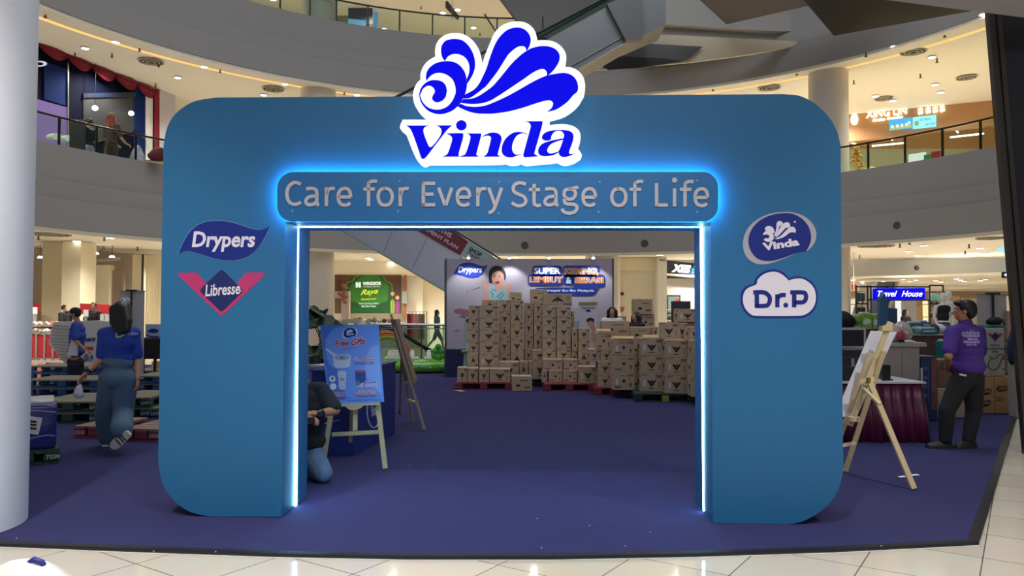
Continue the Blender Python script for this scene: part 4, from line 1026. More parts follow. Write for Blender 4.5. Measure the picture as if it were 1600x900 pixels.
def torso(mb, pelvis, chest, neck, shL, shR, wid, dep, infl=0.0, yaw=None, to_neck=True):
    q = yaw
    ps = [(pelvis, wid * .98, dep * 1.02, .10), (pelvis.lerp(chest, .35), wid * .86, dep * .92, .10), (pelvis.lerp(chest, .65), wid * .90, dep * .96, .10), (chest, wid * 1.0, dep * 1.05, .12), (chest.lerp(neck, .45), wid * .9, dep * .95, .09)]
    for c, a, b, h in ps: mb.ell(c, (a + infl, b + infl, h + infl), 18, 10, q)
    mb.limb(shL, .055 + infl, chest.lerp(neck, .6), .075 + infl); mb.limb(shR, .055 + infl, chest.lerp(neck, .6), .075 + infl)
def shoe(root, a, d, m, sole, L=.27, up=(0, 0, 1), pitch=0.0, name='shoe'):
    """a: heel ground point, d: toe direction"""
    d = Vector(d).normalized(); up = Vector(up).normalized(); s = d.cross(up).normalized()
    mb = MB(); rings = []
    for t, w, h in ((0, .026, .055), (.08, .036, .075), (.25, .040, .085), (.45, .043, .068), (.7, .048, .048), (.9, .040, .038), (1.0, .018, .026)):
        c = Vector(a) + d * L * t; rings.append([c + s * w * math.cos(R(k_)) + up * (.016 + h * max(0, math.sin(R(k_))) + (.0 if math.sin(R(k_)) > 0 else 0)) for k_ in range(0, 361, 30)][:-1])
    mb.loft(rings); o = mb.build(name, m, root, smooth=60)
    mb = MB(); rings = []
    for t, w in ((-.01, .024), (.08, .040), (.25, .042), (.45, .046), (.7, .052), (.9, .044), (1.02, .018)):
        c = Vector(a) + d * L * t; rings.append([c - s * w, c + s * w, c + s * w + up * .024, c - s * w + up * .024])
    mb.loft(rings); mb.build('sole', sole, o, smooth=30)
    return o
shoe_black = mat('shoe_black', '#131316', .5); sole_w = mat('sole_white', '#d8d4c8', .6); sole_b = mat('sole_black', '#1b1b1d', .7)
# ---- woman in the blue shirt, walking away at the left
Dw = 8.2
def J(px, py, D): return P(px, py, D)
wt = G(183, 699); wo = thing('person', 'woman in royal blue shirt and wide blue jeans walking away, white cloth in hand', 'person', (wt.x, 8.2, 0))
yw = yawm(R(180 - 14))
pel, che, nek, hd = J(184, 583, Dw), J(186, 535, Dw - .02), J(190, 512, Dw), J(190, 488, Dw + .02)
sL, sR = J(163, 522, Dw), J(209, 521, Dw + .05)
eL, wL = J(159, 562, Dw - .02), J(135, 582, Dw - .14)
eR, wR = J(215, 562, Dw + .05), J(215, 590, Dw - .02)
hL, hR = J(174, 592, Dw), J(197, 592, Dw)
kL, aL = J(164, 645, Dw + .12), J(170, 690, Dw + .28)
kR, aR = J(192, 645, Dw + .03), J(196, 683, Dw - .25)
aL = Vector((aL.x, aL.y, .09)); aR = J(190, 672, Dw - .28)
mb = MB()
A_, q_, k_ = head(mb, hd, yw, .112); mb.limb(nek, .052, hd, .048)
torso(mb, pel, che, nek, sL, sR, .150, .100, 0, yw)
for a_, b_, c_, in ((sL, eL, wL), (sR, eR, wR)): ball_chain(mb, [a_, b_, c_], [.046, .038, .026])
for a_, b_, c_ in ((hL, kL, aL), (hR, kR, aR)): ball_chain(mb, [a_, b_, c_], [.09, .06, .042])
hand(mb, wL, (J(122, 597, Dw - .18) - wL), (.3, -.3, -.9), 1.0, .3, -1); hand(mb, wR, (0, 0, -1), (-1, 0, 0), .95, .3)
remesh(mb, 'body', skin, wo, .007)
face_parts(wo, A_, q_, k_)
mb = MB(); torso(mb, J(185, 560, Dw), che, nek, sL, sR, .155, .105, .018, yw)
for a_, b_ in ((sL, eL), (sR, eR)): mb.limb(a_, .064, a_.lerp(b_, .80), .064)
mb.limb(sL + Vector((.05, 0, .0)), .058, sR - Vector((.05, 0, 0)), .066)
shirt_b = mat('royal_blue', '#1f3fa6', .8, bump=.3, bscale=9)
shb = remesh(mb, 'shirt', shirt_b, wo, .010, 5)
mb = MB(); torso(mb, J(184, 586, Dw), J(185, 566, Dw), J(185, 566, Dw), hL, hR, .165, .125, .006, yw)
mb.ell(J(184, 590, Dw - .03), (.165, .14, .13))
for a_, b_, c_ in ((hL, kL, aL), (hR, kR, aR)): ball_chain(mb, [a_, b_, b_.lerp(c_, .93)], [.128, .105, .112])
jn = remesh(mb, 'jeans', denim, wo, .012, 4)
mb = MB(); wb = J(184, 568, Dw)
mb.loft([[Vector((wb.x, wb.y, wb.z + z)) + Vector((.172 * math.cos(t), .128 * math.sin(t), 0)) for t in [k * math.pi / 14 for k in range(28)]] for z in (-.03, .012)], caps=False)
mb.build('waistband', mat('denim_dark', '#3d5274', .85), wo, smooth=True)
sh_ = mat('sneaker_dark', '#22242c', .6)
s0 = J(201, 674, Dw - .35) + Vector((0, 0, -.02)); sd = (J(166, 703, Dw - .28) - J(201, 674, Dw - .35)).normalized(); su = Vector((.55, .55, .55)); su = (su - sd * su.dot(sd)).normalized()
so_ = shoe(wo, s0, sd, sh_, sole_w, .26, up=su)
for t_ in (.30, .42, .60):
    c_ = s0 + sd * .26 * t_ - su * .002; mb = MB(); ss = sd.cross(su); mb.bar(c_ - ss * .038, c_ + ss * .038, .012, .006, up=tuple(su)); mb.build('stripe', sh_, so_)
shoe(wo, Vector((aL.x - .0, aL.y - .08, .002)), (-.2, 1, 0), sh_, sole_w, .25)
mb = MB(); mb.ell(hd + Vector((.0, .0, .022)), (.094, .110, .104), 18, 12, yw)
for x_, w_ in ((-.045, .05), (0, .055), (.045, .05)): ball_chain(mb, [hd + Vector((x_, -.045, .03)), J(189, 503, Dw - .09) + Vector((x_ * 1.35, 0, 0)), J(191, 515 if x_ else 517, Dw - .13) + Vector((x_ * 1.1, 0, 0))], [.062, .058, .038])
hr = remesh(mb, 'hair', hair_m, wo, .008, 9)
mb = MB(); cp = J(197, 469, Dw - .10)
for s_ in (-1, 1):
    mb.tube([cp, cp + Vector((.022 * s_, -.03, .02)), cp + Vector((.045 * s_, -.01, .0)), cp + Vector((.03 * s_, 0, -.03))], .008)
    mb.tube([cp + Vector((.012 * s_, -.02, 0)), cp + Vector((.014 * s_, -.03, -.03)), cp + Vector((.02 * s_, -.02, -.055))], .007)
mb.ell(cp + Vector((0, -.02, 0)), (.022, .012, .014)); mb.build('hair_clip', mat('pearl_white', '#d9dbe2', .3), hr, smooth=True)
mb = MB(); pb = Plane((0, Dw - .155, 0), (0, -1, 0))
ycol = mat('logo_yellow', '#c9c450', .5)
mb.ribbon([(176.5, 513), (179, 519), (180.5, 527)], 2.2, pb, 0, .004); mb.ribbon([(180, 517), (187, 515.5), (190, 521), (187, 526), (181, 527)], 2.2, pb, 0, .004)
drape(mb.build('logo_print', ycol, shb, fix=False), shb)
mb = MB(); mb.text('braveone', pb, (189.5, 525), (213, 524), (189.5, 518), .003, bold=.02); drape(mb.build('lettering', mat('print_lilac', '#8f8fd0', .6), shb, fix=False), shb)
mb = MB(); w_c = wL.lerp(eL, .12)
ax = (eL - wL).normalized(); u_ = ax.orthogonal().normalized(); v_ = ax.cross(u_)
mb.loft([[w_c + ax * z + (u_ * math.cos(t) + v_ * math.sin(t)) * .033 for t in [k * math.pi / 8 for k in range(16)]] for z in (-.011, .011)], caps=False)
mb.box(w_c + Vector((0, -.034, .006)), (.034, .012, .036)); mb.build('wrist_watch', mat('watch_black', '#101014', .3), wo, smooth=30)
# white cloth in her hand
mb = MB(); c0 = J(124, 602, Dw - .2); rings = []
for z, r_ in ((0, .016), (-.03, .03), (-.07, .045), (-.12, .052), (-.125, .03)):
    rings.append([c0 + Vector((r_ * math.cos(t) * (1 + .25 * math.sin(3 * t + z * 30)), r_ * .5 * math.sin(t), z + .012 * math.cos(2 * t))) for t in [k * math.pi / 9 for k in range(18)]])
mb.loft(rings); tag(mb.build('cloth', mat('white_cloth', '#d9d6d8', .8), smooth=True), 'crumpled white cloth held in the hand of the walking woman', 'cloth')
# ---- man in purple polo, right
Dm = 8.5
mo = thing('person', 'man in purple polo and black trousers standing with his back turned beside the cartons', 'person', (P(1495, 690, Dm).x, Dm, 0))
ym = yawm(R(-118))
pel, che, nek, hd = J(1512, 588, Dm), J(1510, 535, Dm), J(1508, 503, Dm + .02), J(1506, 486, Dm)
sL, sR = J(1488, 520, Dm - .07), J(1528, 519, Dm + .1)
eL, wL = J(1482, 557, Dm - .16), J(1481, 577, Dm + .12)
eR, wR = J(1532, 560, Dm + .22), J(1520, 580, Dm + .3)
hL, hR = J(1501, 597, Dm - .04), J(1520, 597, Dm + .03)
kL, aL = J(1480, 640, Dm - .04), J(1477, 687, Dm - .0)
kR, aR = J(1522, 640, Dm + .06), J(1513, 688, Dm + .05)
mb = MB(); A_, q_, k_ = head(mb, hd, ym, .118); mb.limb(nek, .058, hd, .052)
torso(mb, pel, che, nek, sL, sR, .150, .115, 0, yawm(R(-25)))
for a_, b_, c_, in ((sL, eL, wL), (sR, eR, wR)): ball_chain(mb, [a_, b_, c_], [.05, .042, .028])
for a_, b_, c_ in ((hL, kL, aL), (hR, kR, aR)): ball_chain(mb, [a_, b_, c_], [.09, .06, .042])
hand(mb, wL, (.75, .0, -.25), (.0, .9, .3), 1.0, .5, 1); hand(mb, wR, (-.3, .6, -.8), (-1, 0, 0), 1.0, .4)
remesh(mb, 'body', skin2, mo, .007)
face_parts(mo, A_, q_, k_)
purple = mat('purple_polo', '#4b2c86', .8, bump=.3, bscale=9)
mb = MB(); torso(mb, J(1512, 572, Dm), che, nek, sL, sR, .165, .125, .02, yawm(R(-25)))
for a_, b_ in ((sL, eL), (sR, eR)): mb.limb(a_, .082, a_.lerp(b_, .72), .074)
mb.limb(sL + Vector((.05, .02, 0)), .08, sR - Vector((.05, .03, 0)), .08); mb.limb(nek + Vector((0, 0, -.03)), .078, nek + Vector((0, 0, .012)), .068)
pm = remesh(mb, 'polo_shirt', purple, mo, .010, 5)
mb = MB(); mb.ell(J(1513, 590, Dm), (.168, .145, .13)); 
for a_, b_, c_ in ((hL, kL, aL), (hR, kR, aR)): ball_chain(mb, [a_, b_, b_.lerp(c_, .96)], [.118, .088, .068])
tr_ = remesh(mb, 'trousers', blackcloth, mo, .011, 4)
mb = MB(); mb.tube([J(1499, 585, Dm - .19), J(1504, 586, Dm - .2), J(1510, 587, Dm - .2)], .010); mb.build('pocket_paper', mat('white_cloth', '#d9d6d8', .8), tr_, smooth=True)
shoe(mo, Vector((aL.x + .07, aL.y, .002)), (-1, .1, 0), shoe_black, sole_b, .27); shoe(mo, Vector((aR.x + .08, aR.y, .002)), (-1, -.25, 0), shoe_black, sole_b, .27)
mb = MB(); mb.ell(hd + Vector((.026, -.014, .040)), (.090, .100, .092), 18, 12, ym); mb.ell(hd + Vector((.052, -.030, .004)), (.074, .072, .092), 14, 10, ym)
mb.ell(hd + Vector((-.035, .01, .088)), (.07, .07, .035), 12, 8, ym)
remesh(mb, 'hair', hair_m, mo, .008, 2)
pb = Plane((0, Dm - .19, 0), (0, -1, 0)); wp = mat('print_pale', '#cdbfe6', .6)
mb = MB(); mb.text('sunshine', pb, (1508, 525), (1536, 525), (1508, 515.5), .004, bold=.0)
for s_, x0, x1, y0, y1 in (('WHOLESALE MARKET', 1511, 1536, 527, 524.5), ('SERVING', 1517, 1531, 532, 528.6), ('PENANGITES', 1512, 1534, 536.6, 532.8), ('SINCE 1986', 1515.5, 1529, 540.4, 537.6)):
    mb.text(s_, pb, (x0, y0), (x1, y0), (x0, y1), .004, bold=.02)
drape(mb.build('lettering', wp, pm, fix=False), pm)
mb = MB(); mb.box(wL + Vector((.08, .0, -.0)), (.05, .03, .07), .4); tag(mb.build('mobile_phone', mat('phone_gold', '#b99a52', .4)), 'small yellowish phone in the hand of the man in purple', 'phone')
# ---- man in blue and white polo with cap, left rear
Dc = 14.7
co = thing('person', 'man in blue and white polo, black cap and dark shorts standing among the pallets', 'person', (P(118, 600, Dc).x, Dc, 0.0))
yc = yawm(R(-78))
pel, che, nek, hd = J(118, 563, Dc), J(121, 525, Dc), J(121, 503, Dc), J(117, 490, Dc)
sL, sR = J(118, 509, Dc - .17), J(124, 509, Dc + .17)
eL, wL = J(118, 532, Dc - .24), J(131, 545, Dc - .2)
eR, wR = J(128, 532, Dc + .24), J(132, 547, Dc + .12)
hL, hR = J(115, 572, Dc - .09), J(122, 572, Dc + .09)
kL, aL = J(112, 590, Dc - .09), J(116, 601, Dc - .09)
kR, aR = J(125, 590, Dc + .09), J(127, 601, Dc + .09)
mb = MB(); A_, q_, k_ = head(mb, hd, yc, .118, .2); mb.limb(nek, .055, hd, .05); torso(mb, pel, che, nek, sL, sR, .15, .11, 0, yc)
for a_, b_, c_, in ((sL, eL, wL), (sR, eR, wR)): ball_chain(mb, [a_, b_, c_], [.046, .038, .026])
for a_, b_, c_ in ((hL, kL, aL), (hR, kR, aR)): ball_chain(mb, [a_, b_, c_], [.085, .06, .04])
hand(mb, wL, (.8, .2, -.4), (0, 0, -1), 1, .4); hand(mb, wR, (.6, -.4, -.4), (0, 0, -1), 1, .4)
remesh(mb, 'body', skin2, co, .012, 2); face_parts(co, A_, q_, k_, False)
polo = mat('polo_blue', '#27419a', .8)
mb = MB(); torso(mb, J(119, 548, Dc), che, nek, sL, sR, .165, .125, .02, yc)
for a_, b_ in ((sL, eL), (sR, eR)): mb.limb(a_, .08, a_.lerp(b_, .8), .075)
ps_ = remesh(mb, 'polo_shirt', polo, co, .014, 3)
mb = MB(); pb = Plane((0, Dc - .215, 0), (0, -1, 0)); mb.prism([sm([(112, 529, 1), (117, 530, 1), (119, 540), (119.5, 556, 1), (104.5, 555, 1), (107, 545)], 3)], pb, -.05, .0); mb.build('side_panel', mat('polo_white', '#cfcdd2', .8), ps_)
mb = MB(); mb.ell(J(118, 566, Dc), (.15, .16, .12))
for a_, b_ in ((hL, kL), (hR, kR)): mb.limb(a_, .11, b_, .098)
remesh(mb, 'shorts', mat('dark_shorts', '#161a2b', .85), co, .014, 3)
mb = MB(); mb.ell(hd + Vector((0.01, 0, .045)), (.095, .10, .078), 16, 10, yc); mb.loft([[hd + Vector((-.05, -.06, .05)), hd + Vector((-.05, .06, .05)), hd + Vector((-.05, .06, .062)), hd + Vector((-.05, -.06, .062))], [hd + Vector((-.17, -.04, .02)), hd + Vector((-.17, .04, .02)), hd + Vector((-.17, .04, .03)), hd + Vector((-.17, -.04, .03))]])
mb.ell(hd + Vector((.05, 0, 0)), (.06, .08, .07)); mb.build('cap', blackcloth, co, smooth=50)
mb = MB(); mb.ell(A_(0, -.055, -.05), (.05, .045, .045), 12, 8, q_); mb.build('face_mask', mat('mask_black', '#1a1a20', .8), co, smooth=True)
shoe(co, Vector((aL.x + .05, aL.y, .002)), (-1, 0, 0), shoe_black, sole_b, .25); shoe(co, Vector((aR.x + .05, aR.y, .002)), (-1, 0, 0), shoe_black, sole_b, .25)
# ---- kneeling man behind the left leg of the arch
Dk = 6.75
ko = thing('person', 'kneeling man in black shirt and jeans half hidden behind the left leg of the arch', 'person', (P(482, 755, Dk).x, Dk, 0))
yk = yawm(R(50))
pel, che, nek, hd = J(474, 703, Dk + .05), J(478, 640, Dk), J(474, 603, Dk), J(468, 573, Dk - .02)
sL, sR = J(500, 612, Dk + .02), J(452, 612, Dk)
eL, wL = J(524, 641, Dk - .06), J(499, 646, Dk - .2)
eR, wR = J(444, 655, Dk - .1), J(474, 652, Dk - .25)
hL, hR = J(484, 705, Dk + .03), J(462, 705, Dk)
kL, aL = J(505, 744, Dk - .05), J(470, 752, Dk + .3)
kR, aR = J(452, 700, Dk - .3), J(450, 745, Dk - .25)
kL = Vector((kL.x, kL.y, .085)); aL = Vector((aL.x, aL.y, .075))
mb = MB(); A_, q_, k_ = head(mb, hd, yk, .118, .25); mb.limb(nek, .058, hd, .052); torso(mb, pel, che, nek, sL, sR, .165, .12, 0, yawm(R(10)))
for a_, b_, c_, in ((sL, eL, wL), (sR, eR, wR)): ball_chain(mb, [a_, b_, c_], [.052, .043, .028])
for a_, b_, c_ in ((hL, kL, aL), (hR, kR, aR)): ball_chain(mb, [a_, b_, c_], [.095, .065, .045])
hand(mb, wL, (-1, -.15, .05), (0, .3, -1), 1.0, .45, -1); hand(mb, wR, (.9, -.3, -.1), (0, .2, -1), 1.0, .45)
remesh(mb, 'body', skin2, ko, .006); face_parts(ko, A_, q_, k_)
mb = MB(); torso(mb, J(476, 688, Dk + .03), che, nek, sL, sR, .17, .13, .02, yawm(R(10)))
for a_, b_ in ((sL, eL), (sR, eR)): mb.limb(a_, .09, a_.lerp(b_, .82), .078)
mb.limb(sL + Vector((-.05, 0, 0)), .085, sR + Vector((.05, 0, 0)), .085)
remesh(mb, 'shirt', blackcloth, ko, .010, 5)
mb = MB(); mb.ell(pel + Vector((0, .02, -.02)), (.16, .14, .12))
for a_, b_, c_ in ((hL, kL, aL), (hR, kR, aR)): ball_chain(mb, [a_, b_, c_], [.115, .085, .06])
remesh(mb, 'jeans', denim, ko, .010, 4)
mb = MB(); mb.ell(hd + Vector((-.02, .02, .038)), (.092, .10, .092), 16, 10, yk); mb.ell(hd + Vector((-.035, .035, -.01)), (.075, .075, .08)); mb.ell(hd + Vector((-.005, .01, .062)), (.088, .098, .078)); remesh(mb, 'hair', hair_m, ko, .008, 2)
mb = MB(); w_c = wL.lerp(eL, .1); ax = (eL - wL).normalized(); u_ = ax.orthogonal().normalized(); v_ = ax.cross(u_)
mb.loft([[w_c + ax * z + (u_ * math.cos(t) + v_ * math.sin(t)) * .037 for t in [k * math.pi / 8 for k in range(16)]] for z in (-.013, .013)], caps=False)
mb.cyl(w_c + Vector((0, -.034, 0)), w_c + Vector((0, -.046, 0)), .022, seg=16); mb.build('wrist_watch', mat('watch_black', '#101014', .3), ko, smooth=30)
shoe(ko, Vector((aL.x + .02, aL.y - .04, .002)), (-.6, .9, 0), shoe_black, sole_b, .26); shoe(ko, Vector((aR.x, aR.y + .05, .002)), (0, -1, 0), shoe_black, sole_b, .26)
mb = MB(); mb.box(wL.lerp(wR, .6) + Vector((.02, -.06, -.03)), (.07, .10, .05), .3); tag(mb.build('handheld_radio', shoe_black), 'small black device held by the kneeling man', 'device')
# ---- simple distant figures
def figure(label, px, D, ztop_y, zfloor, yaw, shirt, trous, hairlong=False, armpx=8, scale=1.0, skinm=None, skirt=False, walk=0.0, vis_hair=hair_m):
    base = P(px, 485, D); top = CAMH + (485 - ztop_y) * D / F; Hh = top - zfloor; q = yawm(yaw); s = Hh / 1.65
    o = thing('person', label, 'person', (base.x, D, zfloor))
    L_ = lambda x, y, z: Vector((base.x, D, zfloor)) + q @ Vector((x, y, z)) * s
    pel, che, nek, hd = L_(0, 0, .88), L_(0, 0, 1.2), L_(0, 0, 1.40), L_(0, -.01, 1.53)
    sh = [L_(x, 0, 1.34) for x in (-.17, .17)]; el = [L_(-.23, -.05, 1.08), L_(.23, -.05, 1.08)]; wr = [L_(-.16, -.28, .98), L_(.16, -.28, .98)]
    hp = [L_(-.09, 0, .82), L_(.09, 0, .82)]; kn = [L_(-.1, -.18 * walk, .46), L_(.1, .12 * walk, .46)]; an = [L_(-.1, -.28 * walk, .08), L_(.1, .42 * walk, .09)]
    mb = MB(); A_, q_, k_ = head(mb, hd, q, .112 * s); mb.limb(nek, .05 * s, hd, .045 * s)
    torso(mb, pel, che, nek, sh[0], sh[1], .14 * s, .10 * s, 0, q)
    for i in (0, 1):
        ball_chain(mb, [sh[i], el[i], wr[i]], [.045 * s, .036 * s, .026 * s]); ball_chain(mb, [hp[i], kn[i], an[i]], [.08 * s, .055 * s, .04 * s])
        hand(mb, wr[i], q @ Vector((0, -1, -.2)), (0, 0, -1), s, .3, 1 if i else -1)
    remesh(mb, 'body', skinm or skin, o, .016, 1); face_parts(o, A_, q_, k_)
    mb = MB(); torso(mb, L_(0, 0, .95), che, nek, sh[0], sh[1], .15 * s, .11 * s, .02, q)
    for i in (0, 1): mb.limb(sh[i], .07 * s, sh[i].lerp(el[i], .8), .065 * s)
    remesh(mb, 'shirt', shirt, o, .018, 1)
    mb = MB(); mb.ell(pel, (.15 * s, .12 * s, .12 * s), 14, 8, q)
    for i in (0, 1): mb.limb(hp[i], .10 * s, kn[i], .08 * s); (mb.limb(kn[i], .08 * s, an[i], .06 * s) if not skirt else None)
    remesh(mb, 'trousers', trous, o, .018, 1)
    mb = MB(); mb.ell(hd + q @ Vector((0, .028, .034)) * s, (.090 * s, .098 * s, .100 * s), 14, 9, q)
    if hairlong:
        for x in (-.06, 0, .06): ball_chain(mb, [hd + q @ Vector((x * 1.1, .04, 0)) * s, L_(x * 1.4, .09 if abs(x) < .01 else .03, 1.32)], [.055 * s, .045 * s])
        if hairlong == 2: [ball_chain(mb, [hd + q @ Vector((x, .0, .03)) * s, L_(x * 1.15, -.02, 1.28)], [.035 * s, .03 * s]) for x in (-.085, .085)]
    remesh(mb, 'hair', vis_hair, o, .014, 1)
    for i in (0, 1): shoe(o, Vector((an[i].x, an[i].y, zfloor + .002 + (.0))) - q @ Vector((0, -.06, 0)), q @ Vector((0, -1, 0)), shoe_black, sole_b, .24 * s)
    return o
figure('woman in white top with long black hair looking down behind the cartons', 956.5, 16.2, 479, 0.002, R(-8), mat('top_white', '#e3e0da', .8), blackcloth, 2)
figure('woman in dark top with long hair turned left behind the cartons', 993.5, 15.3, 486.5, 0.002, R(-50), mat('top_navy', '#1d1b2c', .8), blackcloth, 2)
figure('woman in teal shirt and shorts walking past the glass rail towards the right', 683, 29.5, 484.5, FL + .002, R(90), mat('top_teal', '#3d6268', .8), mat('shorts_grey', '#6a6a72', .8), 1, skirt=True, walk=1.0)
figure('man in black shirt standing behind the red-skirted shoe table', 146, 24.8, 475, FL + .002, R(10), blackcloth, blackcloth, skinm=skin2)
figure('person in black behind the shoe table beside the man with a cap', 101, 25.2, 479, FL + .002, R(80), blackcloth, blackcloth)
figure('person in dark jacket holding a black bag behind the upper left glass rail', 133, 24.6, 186, 5.702, R(-100), mat('jacket_ink', '#161c2e', .8), mat('jeans_pale', '#8fa0b4', .8))
figure('woman in patterned brown dress and headscarf at the upper left glass rail', 169, 25.4, 178, 5.702, R(160), mat('dress_brown', '#4a4038', .8, noise=.7, nscale=12), mat('dress_brown', '#4a4038'), 1, vis_hair=mat('scarf_rust', '#8a4a34', .8))
figure('shopper in dark clothes seen small below the travel shop sign', 1415, 26, 481.5, FL + .002, R(30), blackcloth, blackcloth, 1)
# ================================================================ EASELS
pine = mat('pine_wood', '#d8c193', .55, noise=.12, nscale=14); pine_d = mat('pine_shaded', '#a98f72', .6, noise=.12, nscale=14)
def bars(t, name, lst, m=pine, w=.035, h=.02):
    for a_, b_ in lst:
        mb = MB(); mb.bar(a_, b_, w, h, up=(0, -1, .3)); mb.build(name, m, t)
# easel with the gift poster
De = 7.35
g1 = G(605, 729); g2 = G(511, 722); g3 = G(546, 719)
et = thing('easel', 'pale wooden easel carrying the blue gift poster inside the arch', 'easel', (P(557, 700, De).x, De, 0))
fl = g1; fl2 = g2
hub = P(558, 497, De + .22)
Lb = Vector((g2.x, 7.45, .004)); Rb = Vector((g1.x, 7.3, .004))
mb = MB(); mb.bar(Lb, P(540, 500, De + .22), .045, .022, (0, -1, 0)); mb.build('leg', pine, et)
mb = MB(); mb.bar(Rb, P(575, 500, De + .22), .045, .022, (0, -1, 0)); mb.build('leg', pine, et)
mb = MB(); rb_ = G(546, 719); mb.bar(Vector((P(547, 719, 8.0).x, 8.0, .014)), P(556, 520, De + .26), .04, .024, (0, -1, 0)); mb.build('leg', pine_d, et)
mb = MB(); mb.bar(P(519, 679, De + .02), P(592, 675, De - .02), .035, .022, (0, -1, 0)); mb.build('crossbar', pine, et)
mb = MB(); mb.bar(P(555, 673, De + .03), P(556, 497, De + .24), .042, .02, (0, -1, 0)); mb.build('mast', pine, et)
mb = MB(); pz = Plane((0, De - .03, 0), (0, -1, 0)); mb.prism([[(541, 634), (569, 632), (565, 637), (557, 639.5), (549, 640), (545, 638)]], pz, -.03, .04, back=True); mb.bar(P(532, 633.5, De - .06), P(594, 630.5, De - .06), .03, .02); mb.build('tray', pine, et)
mb = MB(); mb.prism([[(530, 506), (536, 499), (562, 498), (568, 504)]], Plane((0, De + .12, 0), (0, -1, 0)), -.03, .02, back=True); mb.build('top_clamp', pine, et)
# gift poster, leaning back
p_bl, p_br, p_tr, p_tl = P(518, 635, De - .05), P(600, 627.5, De - .07), P(591.5, 506.5, De + .10), P(500, 509, De + .12)
pp = Plane(p_bl, (p_br - p_bl).cross(p_tl - p_bl))
po = thing('gift_poster', 'blue poster with red script heading, pot, cup and packet pictures on the easel', 'poster', ((p_bl.x + p_br.x) / 2, De, p_bl.z))
pblue = mat('poster_blue', '#6f97e8', .4)
mb = MB(); mb.prism([[(500, 509), (591.5, 506.5), (600, 627.5), (514, 635)]], pp, -.012, 0, back=True); mb.build('board', pblue, po)
def f65(p): return (490 + p[0] / 6, 490 + p[1] / 6) + tuple(p[2:])
def ps(name, pts, m, w=.002, n=3, parent=po):
    mb = MB(); mb.prism([sm([f65(p) for p in pts], n)], pp, w - .0015, w); return mb.build(name, m, parent)
ps('printed_swoosh', [(65, 112, 1), (330, 105, 1), (200, 140), (130, 220), (110, 330), (150, 480), (250, 560), (300, 800), (240, 800, 1), (150, 790, 1)], mat('poster_deep', '#4a74cf', .4), .0015)
ps('printed_swoosh', [(610, 290, 1), (540, 320), (500, 400), (480, 520), (520, 640), (640, 760, 1)], mat('poster_light', '#8eaef2', .4), .0015)
def m_ov(p): return (490 + (270 + (p[0] - 82) * 140 / 568) / 6, 490 + (128 + (p[1] - 55) * 108 / 410) / 6) + tuple(p[2:])
oval_logo(pp, po, m_ov, (navy, lw, mat('poster_white', '#e8eaf6', .4)), .003, True)
redp = mat('poster_red', '#b23a50', .4); whp = mat('poster_white', '#e8eaf6', .4)
mb = MB(); mb.text('Free Gifts', pp, f65((192, 322)), f65((490, 290)), f65((198, 246)), .003, bold=.075, shear=.25); hp_ = mb.build('heading_outline', whp, po, fix=False)
mb = MB(); mb.text('Free Gifts', pp, f65((196, 318)), f65((487, 288)), f65((202, 250)), .0045, bold=.035, shear=.25); mb.text('Awaits you!', pp, f65((276, 338)), f65((404, 326)), f65((276, 322)), .004, bold=.02); mb.build('heading', redp, hp_, fix=False)
pot = ps('printed_pot', [(182, 410, 1), (200, 392), (265, 382), (330, 385), (348, 400, 1), (342, 490), (300, 508), (240, 512), (195, 495)], mat('pot_cream', '#c9cadb', .4), .003)
ps('printed_pot_handle', [(112, 335), (130, 330), (200, 375), (222, 388), (195, 400), (180, 395)], mat('pot_cream', '#c9cadb'), .003)
mb = MB(); q5 = f65((265, 412)); mb.prism([circ(q5[0], q5[1], 12, 4.2, 20)], pp, .003, .0045); mb.build('pot_lid', mat('pot_lid', '#9aa0b8', .4), pot)
mb = MB(); q5 = f65((265, 415)); mb.prism([circ(q5[0], q5[1], 3, 1.8, 12)], pp, .0045, .006); mb.build('pot_knob', mat('pot_knob', '#6c6f80', .4), pot)
cup = ps('printed_cup', [(225, 545, 1), (250, 538), (300, 542), (306, 572, 1), (300, 700), (270, 712), (240, 700), (232, 600), (225, 575, 1)], mat('pot_cream', '#c9cadb'), .003)
mb = MB(); mb.text('Joy', pp, f65((250, 632)), f65((290, 628)), f65((252, 605)), .0045, bold=.03)
for x, y in ((245, 605), (260, 680), (290, 650), (285, 690), (255, 585), (318, 620), (315, 655)): qq = f65((x, y)); mb.prism([circ(*qq, .7, None, 8)], pp, .003, .0045)
mb.build('cup_pattern', navy, cup, fix=False)
mb = MB()
for x, y, r_ in ((176, 612, 5), (184, 684, 5.2)): qq = f65((x, y)); mb.prism([circ(*qq, r_, None, 18)], pp, .001, .003)
bdg = mb.build('printed_badge', whp, po)
mb = MB(); qq = f65((178, 608)); mb.prism([circ(*qq, 2, 2.6, 10)], pp, .003, .0045); mb.build('badge_mark', mat('pot_knob', '#6c6f80'), bdg)
pk = ps('printed_packet', [(388, 535, 1), (487, 532, 1), (490, 620, 1), (470, 640), (430, 660), (396, 650, 1)], mat('packet_blue', '#24459c', .4), .003)
ps('packet_band', [(388, 535, 1), (487, 532, 1), (487, 552, 1), (388, 555, 1)], redp, .0045, parent=pk)
ps('packet_leaf', [(398, 640, 1), (420, 628), (440, 650), (430, 670), (400, 680, 1)], mat('packet_green', '#3f8f7c', .4), .0045, parent=pk)
ps('gift_wrap', [(400, 680, 1), (480, 640), (595, 640, 1), (600, 675, 1), (500, 690), (402, 690, 1)], mat('gift_lilac', '#c6b6e6', .4), .003)
mb = MB(); mb.ribbon([f65(p)[:2] for p in [(440, 650), (470, 640), (500, 650), (590, 642)]], .9, pp, .003, .005); mb.ribbon([f65(p)[:2] for p in [(470, 620), (478, 660), (475, 690)]], 1.0, pp, .003, .005); mb.build('ribbon_print', navy, po, fix=False)
